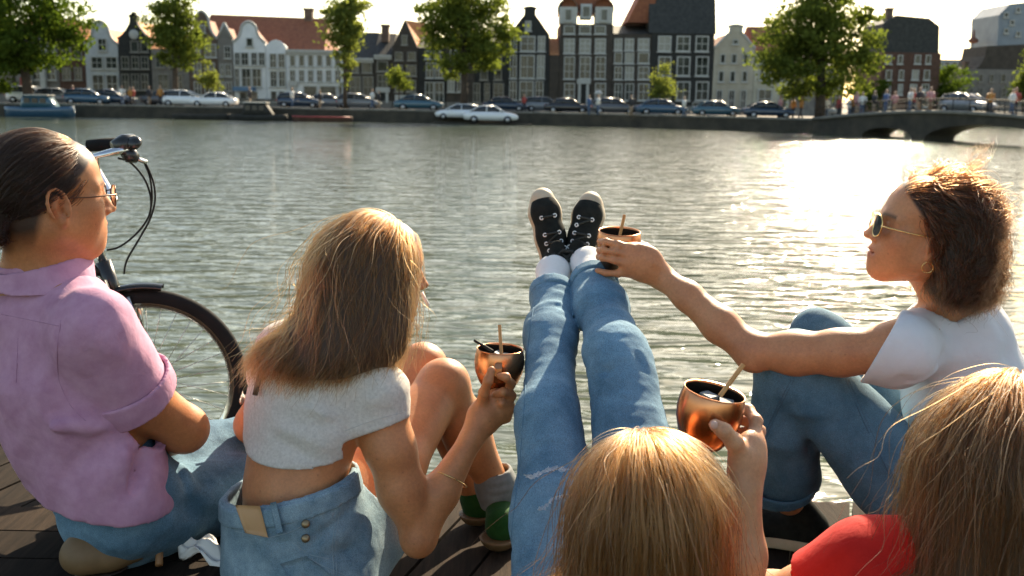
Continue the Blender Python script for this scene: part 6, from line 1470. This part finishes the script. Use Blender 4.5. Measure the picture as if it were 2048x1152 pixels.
def mug(label, top, axis, R=.048, H=.090, handle=None, level=.022, straw=None, bstraw=None, slabel=''):
    """top: centre of the rim; axis: mug's up direction"""
    up = Vector(axis).normalized(); q = up.to_track_quat('Z', 'Y').to_matrix().to_4x4(); base = Vector(top)-up*H
    root = empty('copper_mug'); root.matrix_world = Matrix.Translation(base) @ q
    k = R/.048
    prof = [(0, 0), (.026*k, 0), (.031*k, .003), (.041*k, .018), (.0495*k, .040), (.0520*k, .058), (.0510*k, .074), (.0485*k, H-.001), (.0478*k, H+.0005)]
    m = MB(); m.lathe(prof, 48); m.build('bowl', M_cop2, root)
    m = MB(); m.lathe([(.0478*k, H+.0004), (.0490*k, H+.0016), (.0480*k, H+.0028), (.0462*k, H+.0016), (.0460*k, H-.001)], 48); m.build('rim', M_cop2, root)
    m = MB(); m.lathe([(.0461*k, H-.0008), (.0488*k, .074), (.0498*k, .058), (.047*k, .040), (.038*k, .019), (0, .012)], 48); m.build('lining', M_dark_in, root)
    zl = H-level; m = MB(); m.lathe([(0, zl), (.0480*k, zl)], 40); m.build('drink', M_liq, root)
    r3 = random.Random(label)
    for i in range(4):
        a = i*1.7+r3.random(); s_ = .010; m = MB(); m.box((.026*math.cos(a), .026*math.sin(a), zl+.001), (.022, .020, .014), (Matrix.Rotation(r3.random()*3, 3, 'Z') @ Matrix.Rotation(r3.uniform(-.4, .4), 3, 'X'))); m.build('ice_cube', M_ice, root)
    if handle is not None:
        hv = q.to_3x3().inverted() @ Vector(handle); hv.z = 0; hv.normalize(); hx, hy = hv.x, hv.y; m = MB()
        pts = [(.050*k, .070), (.064, .074), (.074, .066), (.075, .050), (.068, .034), (.046*k, .030)]
        w_ = .0075; tx, ty = -hy, hx
        vs_ = []
        for i, (r_, z_) in enumerate(pts):
            for sgn, dr in ((-1, 0), (1, 0), (1, .0035), (-1, .0035)):
                vs_.append(((r_+dr)*hx+tx*w_*sgn, (r_+dr)*hy+ty*w_*sgn, z_))
        fs = [(i*4+j, i*4+(j+1) % 4, (i+1)*4+(j+1) % 4, (i+1)*4+j) for i in range(len(pts)-1) for j in range(4)]
        m.add(vs_, fs, False); m.build('handle', M_cop2, root)
    tag(root, label, 'mug', 'copper mugs of iced drink')
    for (st, mt, lab, rr) in ((straw, M_straw, 'tan reed straw standing in '+slabel, .0036), (bstraw, M_bstraw, 'short black straw leaning in '+slabel, .003)):
        if st is None: continue
        a, b2 = Vector(st[0]), Vector(st[1]); m = MB(); o0 = Vector(b2)
        d = (a-b2); n1 = d.orthogonal().normalized()
        m.tube([Vector((0, 0, 0)), d*.5, d], rr, 12, cap=False); m.tube([d, d*.5, Vector((0, 0, 0))], rr*.7, 12, cap=False)
        so_ = m.build('drinking_straw', mt); so_.location = o0; tag(so_, lab, 'straw', 'drinking straws')
    return root
# mug held by its handle, mug at arm's length, mug in the near hand
t2 = A(1000, 699, 2.135); mug('copper mug held by its handle near the green sock', t2, (.03, .0, 1), R=.0495, H=.088, handle=(-.02, -1, 0), straw=(A(999, 650, 2.15), A(1003, 712, 2.12)), bstraw=(A(949, 681, 2.12), A(985, 702, 2.14)), slabel='the mug held by its handle')
t3 = A(1239, 464, 2.335); mug('copper mug at the end of the outstretched arm', t3, (.02, -.10, 1), R=.0475, H=.088, handle=(.35, .9, 0), level=.026, straw=(A(1249, 430, 2.33), A(1238, 478, 2.335)), slabel='the outstretched mug')
t4 = A(1429, 785, 1.515); mug('copper mug gripped right beside the blond head', t4, (.18, -.06, 1), R=.0470, H=.088, handle=(-.3, .9, 0), level=.020, straw=(A(1487, 729, 1.525), A(1440, 792, 1.51)), slabel='the mug beside the blond head')

# eyeglasses
def specs(name, label, c, R, sc, frame_m, lens_m, rx, rz, squareness, ztop):
    root = empty(name, Vector(c)); 
    def w(x, y, z): return Vector(R @ (np.array([x, y, z])*sc))
    m_rims = []
    for y in (-1, 1):
        pts = []
        for k in range(25):
            a = 2*PI*k/24; ca, sa = math.cos(a), math.sin(a); e = squareness
            pts.append(w(.108-.006*abs(ca)*(1 if ca*y > 0 else 0)+.006*(sa > 0)*sa*0, y*(.034)+rx*math.copysign(abs(ca)**e, ca), ztop+rz*math.copysign(abs(sa)**e, sa)))
        m = MB(); m.tube(pts, .0014, 6, cap=False); ro = m.build('rim', frame_m, root)
        m = MB(); m.add([w(.1075, y*.034, ztop)]+pts[:-1], [(0, 1+k, 1+(k+1) % 24) for k in range(24)]); m.build('lens', lens_m, ro)
        m = MB(); m.tube([w(.104, y*(.034+rx), ztop+.004), w(.098, y*.071, ztop+.006), w(.05, y*.078, ztop+.004), w(-.005, y*.0795, ztop+.004), w(-.022, y*.079, ztop-.012)], .0015, 6); m.build('temple', frame_m, root)
    m = MB(); m.tube([w(.108, -.034+rx, ztop+.004), w(.113, 0, ztop+.007), w(.108, .034-rx, ztop+.004)], .0013, 6); m.build('bridge', frame_m, root)
    tag(root, label, 'glasses')
def lens(name, col, tr):
    m, n, b = mat_new(name); b.inputs['Base Color'].default_value = (*col, 1); b.inputs['Roughness'].default_value = .03; b.inputs['Transmission Weight'].default_value = tr; b.inputs['IOR'].default_value = 1.1; return m
specs('eyeglasses', 'thin round dark-rimmed eyeglasses on the pink-shirted person', h1c, h1R, 1.03, noise_mat('dark_wire', (.06, .03, .02), (.14, .07, .04), 30, .3, metallic=.8), lens('clear_lens', (.85, .9, .85), .95), .022, .020, .95, .002)
specs('sunglasses', 'round gold-rimmed sunglasses with dark lenses on the white-shirted person', h3c, h3R, 1.0, M_gold, lens('dark_lens', (.03, .035, .04), .0), .0215, .0225, .85, .001)
# hoop earring, stud, cigarette, bracelet
ear3 = h3c+h3R @ np.array([.002, .086, -.055]); m = MB(); m.tube([Vector(h3R @ np.array([.011*math.cos(a), 0, .011*math.sin(a)])) for a in np.linspace(0, 6.2832, 25)], .0013, 6, cap=False); o = m.build('hoop_earring', M_gold); o.location = ear3; tag(o, 'small gold hoop earring under the wavy brown hair', 'earring')
m = MB(); ca, cb = Vector(A(843, 585, 2.24)), Vector(A(857, 612, 2.235)); m.tube([(0, 0, 0), (cb-ca)*.5, (cb-ca)], .004, 10); o = m.build('cigarette', M_white); o.location = ca; tag(o, 'white cigarette between the lips of the crop-top person', 'cigarette')
bc = np.array(A(912, 945, 2.02)); bx = unit(wr2-elb2); e1 = unit(np.cross(bx, HZ)); e2_ = np.cross(bx, e1)
m = MB(); m.tube([Vector((e1*math.cos(a)+e2_*math.sin(a))*.0385+bx*.004*math.cos(a)) for a in np.linspace(0, 6.2832, 31)], .0011, 6, cap=False); o = m.build('bracelet', M_gold); o.location = elb2+(wr2-elb2)*.56; tag(o, 'thin gold bracelet round the forearm raising the mug', 'bracelet')

# ------------------------------------------------------------------ deck of worn planks
def plank_mat():
    m, n, b = mat_new('worn_plank'); tc = N(n, 'ShaderNodeTexCoord'); oi = N(n, 'ShaderNodeObjectInfo')
    mp = N(n, 'ShaderNodeMapping'); mp.inputs['Scale'].default_value = (14, 1.2, 14); ad = N(n, 'ShaderNodeVectorMath', operation='ADD'); L(n, tc.outputs['Object'], ad.inputs[0]); L(n, oi.outputs['Random'], ad.inputs[1]); L(n, ad.outputs[0], mp.inputs[0])
    nz = N(n, 'ShaderNodeTexNoise', Scale=4.0, Detail=6.0, Roughness=.7); L(n, mp.outputs[0], nz.inputs[0])
    rp = N(n, 'ShaderNodeValToRGB'); rp.color_ramp.elements[0].position = .3; rp.color_ramp.elements[1].position = .75; rp.color_ramp.elements[0].color = (.008, .0055, .004, 1); rp.color_ramp.elements[1].color = (.040, .026, .018, 1); L(n, nz.outputs[0], rp.inputs[0])
    hs = N(n, 'ShaderNodeHueSaturation'); mr = N(n, 'ShaderNodeMapRange'); mr.inputs[3].default_value = .65; mr.inputs[4].default_value = 1.25; L(n, oi.outputs['Random'], mr.inputs[0]); L(n, mr.outputs[0], hs.inputs['Value']); L(n, rp.outputs[0], hs.inputs['Color']); L(n, hs.outputs[0], b.inputs['Base Color'])
    b.inputs['Roughness'].default_value = .9; b.inputs['Specular IOR Level'].default_value = .12; bp = N(n, 'ShaderNodeBump', Strength=.6, Distance=.004); L(n, nz.outputs[0], bp.inputs['Height']); L(n, bp.outputs[0], b.inputs['Normal']); return m
M_plank = plank_mat()
deck = empty('deck', (0, 0, 0)); deck['kind'] = 'structure'
def edge_y(x): return 2.70-.03*x if x > -.15 else min(3.35, 2.70-.55*(x+.15))
angp = math.radians(18); pd = Vector((math.sin(angp), math.cos(angp), 0)); pw = Vector((pd.y, -pd.x, 0)); W_ = .138
rgp = random.Random(2)
for k in range(-26, 30):
    c0 = pw*(k*W_); 
    def end(off):
        b0 = pw*(k*W_+off); t = 2.0
        for _ in range(40):
            p = b0+pd*t; t += (edge_y(p.x)-p.y)*.8
        return b0+pd*(t)
    e0, e1_ = end(-W_/2+.004), end(W_/2-.004); s0 = pw*(k*W_-W_/2+.004)-pd*1.4; s1 = pw*(k*W_+W_/2-.004)-pd*1.4; zj = rgp.uniform(-.004, .0)
    cen = c0+pd*.8; vv = []
    for z in (-.045+zj, zj):
        for p in (s0, s1, e1_, e0): vv.append(Vector((p.x, p.y, z))-Vector((cen.x, cen.y, 0)))
    m = MB(); m.add(vv, [(3, 2, 1, 0), (4, 5, 6, 7), (0, 1, 5, 4), (1, 2, 6, 5), (2, 3, 7, 6), (3, 0, 4, 7)]); R_ = Matrix.Rotation(-angp, 3, 'Z').inverted()
    o = m.build('plank', M_plank, deck); o.location = cen; o.rotation_euler = (0, 0, 0)
# low step of two planks that the pink-shirted person sits on
for k in range(4):
    m = MB(); m.box((0, 0, 0), (1.35, .128, .124)); o = m.build('plank', M_plank, deck); o.location = (-1.12, 1.78+.134*k, .063)
# heavy edge beam and the wall below
bv = [(-4.6, 3.32), (-1.335, 3.32), (-.15, 2.665), (5.0, 2.51)]
m = MB(); m.prism([(x, y) for x, y in bv]+[(x, y-.16) for x, y in reversed(bv)], 'z', -.30, -.05); m.build('edge_beam', M_dleather, deck)
m = MB(); m.prism([(x, y-.05) for x, y in bv]+[(5.0, -1.6), (-4.6, -1.6)], 'z', WZ-.6, -.31); m.build('quay_core', M_quay, deck)

# ------------------------------------------------------------------ bag, paper and odds and ends behind the pink shirt
bagc = np.array(G(398, 1172, 0.0)); q = Shape(); q.el(bagc+[.0, .05, .06], [.13, .075, .065], 0); q.el(bagc+[-.06, .03, .09], [.07, .05, .05], .03); q.el(bagc+[.07, .06, .085], [.06, .05, .045], .03); q.noise(14, .014, seed=3); q.noise(30, .005, seed=4); q.cut([0, 0, .003], [0, 0, -1])
bag = shape_mesh('shoulder_bag', q, .006, M_dleather, origin=bagc); bag.location = bagc; tag(bag, 'slouched dark leather bag on the planks beside denim shorts', 'bag')
m = MB(); sp_ = [G(285, 1110, .03), A(300, 1085, 1.98), A(320, 1088, 1.97), A(318, 1130, 1.93)]; m.tube([Vector(p-bagc) for p in sp_], .008, 8); m.build('strap', plain('tan_strap', (.28, .13, .05)), bag)
rgn = np.random.default_rng(6); n = 14; a0, a1, a2 = A(350, 1080, 2.0), A(432, 1075, 2.0), A(460, 1140, 1.95); Vp = []
for i in range(n):
    for j in range(n):
        u, v = i/(n-1), j/(n-1); p = a0*(1-u)+a1*u+(a2-a1)*v*(.35+.65*u); Vp.append(p+np.array([0, 0, .012*math.sin(9*u+5*v)+.010*math.sin(13*v+4*u)]))
Vp = np.array(Vp); Fp = [(i*n+j, (i+1)*n+j, (i+1)*n+j+1, i*n+j+1) for i in range(n-1) for j in range(n-1)]
o = np_mesh('crumpled_paper', Vp-Vp.mean(0), Fp, M_white); o.location = Vp.mean(0); sm = o.modifiers.new('thickness', 'SOLIDIFY'); sm.thickness = .0015; tag(o, 'crumpled white paper lying on the dark bag', 'paper')
# shoulder strap of a bag worn by the crop-top person
st2 = onto(Shape().chain([sp2[1], sp2[2], sp2[3]], [.135, .14, .125], .05, (f2, .80)).rc(sp2[3], lsh2, .078, .073, .05), np.array([A(x, y, 2.0) for x, y in ((578, 640), (560, 668), (544, 696), (530, 726), (518, 756), (510, 790))]), .004)
m = MB(); m.tube([Vector(p-O2) for p in st2], .0055, 6); m.build('bag_strap', M_dleather, P2)

# ------------------------------------------------------------------ bicycle
M_bk = noise_mat('black_enamel', (.010, .012, .012), (.02, .022, .022), 8, .25); M_chr = noise_mat('chrome', (.55, .55, .55), (.7, .7, .7), 20, .18, metallic=1.0); M_sp = plain('spoke_steel', (.45, .45, .43), .3, .9)
hubF = Vector(at(298, 764, 2.78)); 
bkf = Vector((.985, .17, 0)).normalized(); bks = Vector((-bkf.y, bkf.x, 0))      # forward and left
WRr = .266; bike = empty('bicycle', (hubF.x-.5, hubF.y-.08, 0)); ob = Vector(bike.location)
def wheel(hub, nsp, seedn):
    Mw = Matrix((bkf.to_4d(), Vector((0, 0, 1, 0)), bks.to_4d(), (0, 0, 0, 1))).transposed(); Mw.translation = hub-ob; Mw[3] = (0, 0, 0, 1)
    m = MB(); r0 = WRr
    for i, prof in enumerate([[(r0-.034, -.015), (r0-.014, -.021), (r0, -.011), (r0+.003, 0), (r0, .011), (r0-.014, .021), (r0-.034, .015)]]): m.lathe(prof, 64, Mw)
    wl = m.build('wheel', M_tyre, bike)
    m = MB(); m.lathe([(r0-.033, -.013), (r0-.046, -.011), (r0-.051, 0), (r0-.046, .011), (r0-.033, .013)], 64, Mw); m.build('rim', M_chr, wl)
    m = MB(); m.lathe([(.006, -.05), (.012, -.05), (.024, -.034), (.024, -.028), (.013, -.024), (.013, .024), (.024, .028), (.024, .034), (.012, .05), (.006, .05)], 20, Mw); m.build('hub', M_chr, wl)
    q = MB()
    for i in range(nsp):
        a = 2*PI*i/nsp; sd = 1 if i % 2 else -1; a2 = a+(.55 if (i//2) % 2 else -.55)
        q.tube([Mw @ Vector((.022*math.cos(a2), .022*math.sin(a2), .030*sd)), Mw @ Vector(((r0-.046)*math.cos(a), (r0-.046)*math.sin(a), 0))], .0011, 5, smooth=True)
    so_ = q.build('spokes', M_sp, wl); so_['kind'] = 'stuff'
    return wl
hubF.z = WRr+.004; hubR = hubF-bkf*1.02
wheel(hubF, 32, 1); wheel(hubR, 32, 2)
def bp_(f, u, s=0): return hubF+bkf*f+Vector((0, 0, u))+bks*s-ob
def fender(hub, a0, a1, nm):
    m = MB(); R_ = WRr+.016; n = 24; vs_ = []
    for i in range(n+1):
        a = a0+(a1-a0)*i/n
        for s_, dr in ((-.026, -.012), (-.020, 0), (0, .005), (.020, 0), (.026, -.012), (.020, -.003), (0, .002), (-.020, -.003)): vs_.append(hub+bkf*math.cos(a)*(R_+dr)+Vector((0, 0, math.sin(a)*(R_+dr)))+bks*s_-ob)
    m.add(vs_, [(i*8+j, i*8+(j+1) % 8, (i+1)*8+(j+1) % 8, (i+1)*8+j) for i in range(n) for j in range(8)], True); o_ = m.build(nm, M_bk, bike)
    return o_
fender(hubF, math.radians(80), math.radians(168), 'front_mudguard'); fender(hubR, math.radians(40), math.radians(190), 'rear_mudguard')
# fork, head tube, stem, frame
crown = Vector(at(238, 612, 2.77))-ob; ht = Vector(at(206, 522, 2.76))-ob
for sd in (-1, 1):
    m = MB(); m.tube([bp_(0, 0, sd*.052), bp_(-.045, .12, sd*.054), bp_(-.10, .30, sd*.046), crown+bks*sd*.02], [.009, .011, .014, .014], 10); m.build('fork_blade', M_bk, bike)
m = MB(); m.tube([crown-Vector((0, 0, .01)), ht], .021, 14); m.build('head_tube', M_bk, bike)
m = MB(); m.tube([crown+bks*.03, crown-bks*.03], .018, 10); m.build('fork_crown', M_bk, bike)
bb = bp_(-.62, -.02); seat = bp_(-.80, .50)
for a, b2, r_, nm in ((crown+(ht-crown)*.25, bb, .019, 'down_tube'), (crown+(ht-crown)*.8, bb+(seat-bb)*.62, .016, 'top_tube'), (bb, seat, .017, 'seat_tube')):
    m = MB(); m.tube([a, b2], r_, 12); m.build(nm, M_bk, bike)
for sd in (-1, 1):
    m = MB(); m.tube([bb+bks*sd*.03, hubR-ob+bks*sd*.06], .010, 8); m.build('chain_stay', M_bk, bike)
    m = MB(); m.tube([seat+(bb-seat)*.1+bks*sd*.015, hubR-ob+bks*sd*.06], .008, 8); m.build('seat_stay', M_bk, bike)
    m = MB(); m.tube([bb+bks*sd*.05, bb+bks*sd*.07+Vector((.12*sd, 0, -.10))], .010, 8); m.box(bb+bks*sd*.12+Vector((.12*sd, 0, -.10)), (.09, .08, .02)); m.build('pedal_crank', M_chr, bike)
m = MB(); m.tube([seat, seat+Vector((-.03, 0, .12))], .013, 10); m.build('seat_post', M_chr, bike)
q = Shape(); sc_ = np.array(seat+ob)+np.array([-.03, 0, .15]); q.chain([sc_-np.array(bkf)*.10, sc_, sc_+np.array(bkf)*.14], [.085, .06, .025], .03, (HZ, .4)); shape_mesh('saddle', q, .006, M_dleather, bike, origin=np.array(ob))
# swept handlebar with grips, brake levers, bell and cables
stem = ht+(ht-crown).normalized()*.13; m = MB(); m.tube([ht, stem], .012, 10); m.tube([stem, stem+bkf*.05+Vector((0, 0, .02))], .013, 10); m.build('stem', M_chr, bike)
Hb = {}
gr = Vector(at(262, 296, 2.73))-ob; gl = Vector(at(205, 291, 2.89))-ob      # the bar's two ends on either side of the stem
cl = stem+bkf*.05+Vector((0, 0, .02))
barR = [cl, cl+Vector((.0, -.05, .015)), Vector(at(190, 312, 2.67))-ob, Vector(at(232, 303, 2.70))-ob, Vector(at(262, 296, 2.73))-ob]
m = MB(); m.tube(barR, .0115, 12); m.build('handlebar', M_chr, bike)
barL = [cl, cl+Vector((0, .06, .015)), Vector(at(170, 300, 3.05))-ob, Vector(at(150, 293, 3.09))-ob]
m = MB(); m.tube(barL, .0115, 12); m.build('handlebar', M_chr, bike)
gA, gB = Vector(at(176, 292, 2.87))-ob, Vector(at(232, 287, 2.87))-ob
m = MB(); m.tube([gA, gA.lerp(gB, .5), gB], [.017, .018, .017], 12); m.build('grip', M_tyre, bike)
g0 = Vector(at(250, 288, 2.73))-ob
m = MB(); m.tube([Vector(at(228, 297, 2.71))-ob, g0, Vector(at(270, 283, 2.75))-ob], [.020, .027, .021], 14); m.build('shifter_grip', M_bk, bike)
m = MB(); m.tube([Vector(at(250, 300, 2.73))-ob, Vector(at(262, 312, 2.73))-ob, Vector(at(275, 318, 2.74))-ob], [.019, .022, .012], 10); m.build('lever_clamp', M_bk, bike)
m = MB(); m.tube([Vector(at(268, 312, 2.73))-ob, Vector(at(280, 320, 2.74))-ob, Vector(at(293, 325, 2.75))-ob], [.006, .006, .007], 8); m.build('brake_lever', M_chr, bike)
m = MB(); m.lathe([(0, .012), (.014, .010), (.020, .002), (.020, -.004), (0, -.004)], 18, Matrix.Translation(Vector(at(268, 285, 2.72))-ob) @ Matrix.Rotation(.9, 4, 'X')); m.build('bell', M_bk, bike)
for pts in (((291, 326), (306, 362), (310, 400), (300, 438), (280, 475), (254, 520), (248, 548)), ((236, 316), (262, 326), (290, 360), (302, 400), (296, 436), (270, 470), (238, 494), (214, 500)), ((289, 326), (300, 356), (304, 396), (299, 430))):
    m = MB(); P_ = [Vector(at(x, y, 2.75+.03*i/len(pts)))-ob for i, (x, y) in enumerate(pts)]
    fine = []
    for i in range(len(P_)-1):
        p0, p1, p2, p3 = P_[max(i-1, 0)], P_[i], P_[i+1], P_[min(i+2, len(P_)-1)]
        for k in range(6):
            t = k/6; fine.append(.5*((2*p1)+(-p0+p2)*t+(2*p0-5*p1+4*p2-p3)*t*t+(-p0+3*p1-3*p2+p3)*t**3))
    fine.append(P_[-1]); m.tube(fine, .0028, 7); m.build('brake_cable', M_tyre, bike)
# rim brake on the fork
m = MB()
for sd in (-1, 1): m.tube([crown+bkf*.03+bks*sd*.03+Vector((0, 0, .03)), crown+bkf*.045+bks*sd*.045-Vector((0, 0, .02)), crown+bkf*.05+bks*sd*.03-Vector((0, 0, .07))], [.008, .010, .008], 8)
m.build('brake_arm', M_chr, bike)
m = MB(); m.tube([bb+bks*.04, bb+bks*.16+Vector((-.05, 0, -.27))], .009, 8); m.build('kickstand', M_chr, bike)
tag(bike, 'black city bicycle with swept chrome handlebar standing behind the pink shirt', 'bicycle')
# ------------------------------------------------------------------ give every root its own base point
def rebase(o):
    zs = []; pts = []
    def walk(c, M):
        for ch in c.children:
            M2 = M @ ch.matrix_basis
            if ch.type == 'MESH':
                for bb_ in ch.bound_box: pts.append(M2 @ Vector(bb_))
            walk(ch, M2)
    walk(o, Matrix.Identity(4))
    if not pts: return
    P_ = np.array([tuple(p) for p in pts]); lo, hi = P_.min(0), P_.max(0)
    b0 = Vector(((lo[0]+hi[0])/2, (lo[1]+hi[1])/2, lo[2]))
    o.location = b0
    for ch in o.children: ch.location = ch.location-b0
for o in list(S.objects):
    if o.type == 'EMPTY' and o.parent is None and o.location.length < 1e-6 and o.name.split('.')[0] in ('canal_house', 'corner_house', 'office_block', 'row_house', 'arch_bridge', 'landing_stage', 'light_mast'): rebase(o)
print('done', round(time.time()-T0, 1))

print('TRIS', sum(len(m_.loops)-2*len(m_.polygons) for m_ in {o.data for o in S.objects if o.type == 'MESH'}))
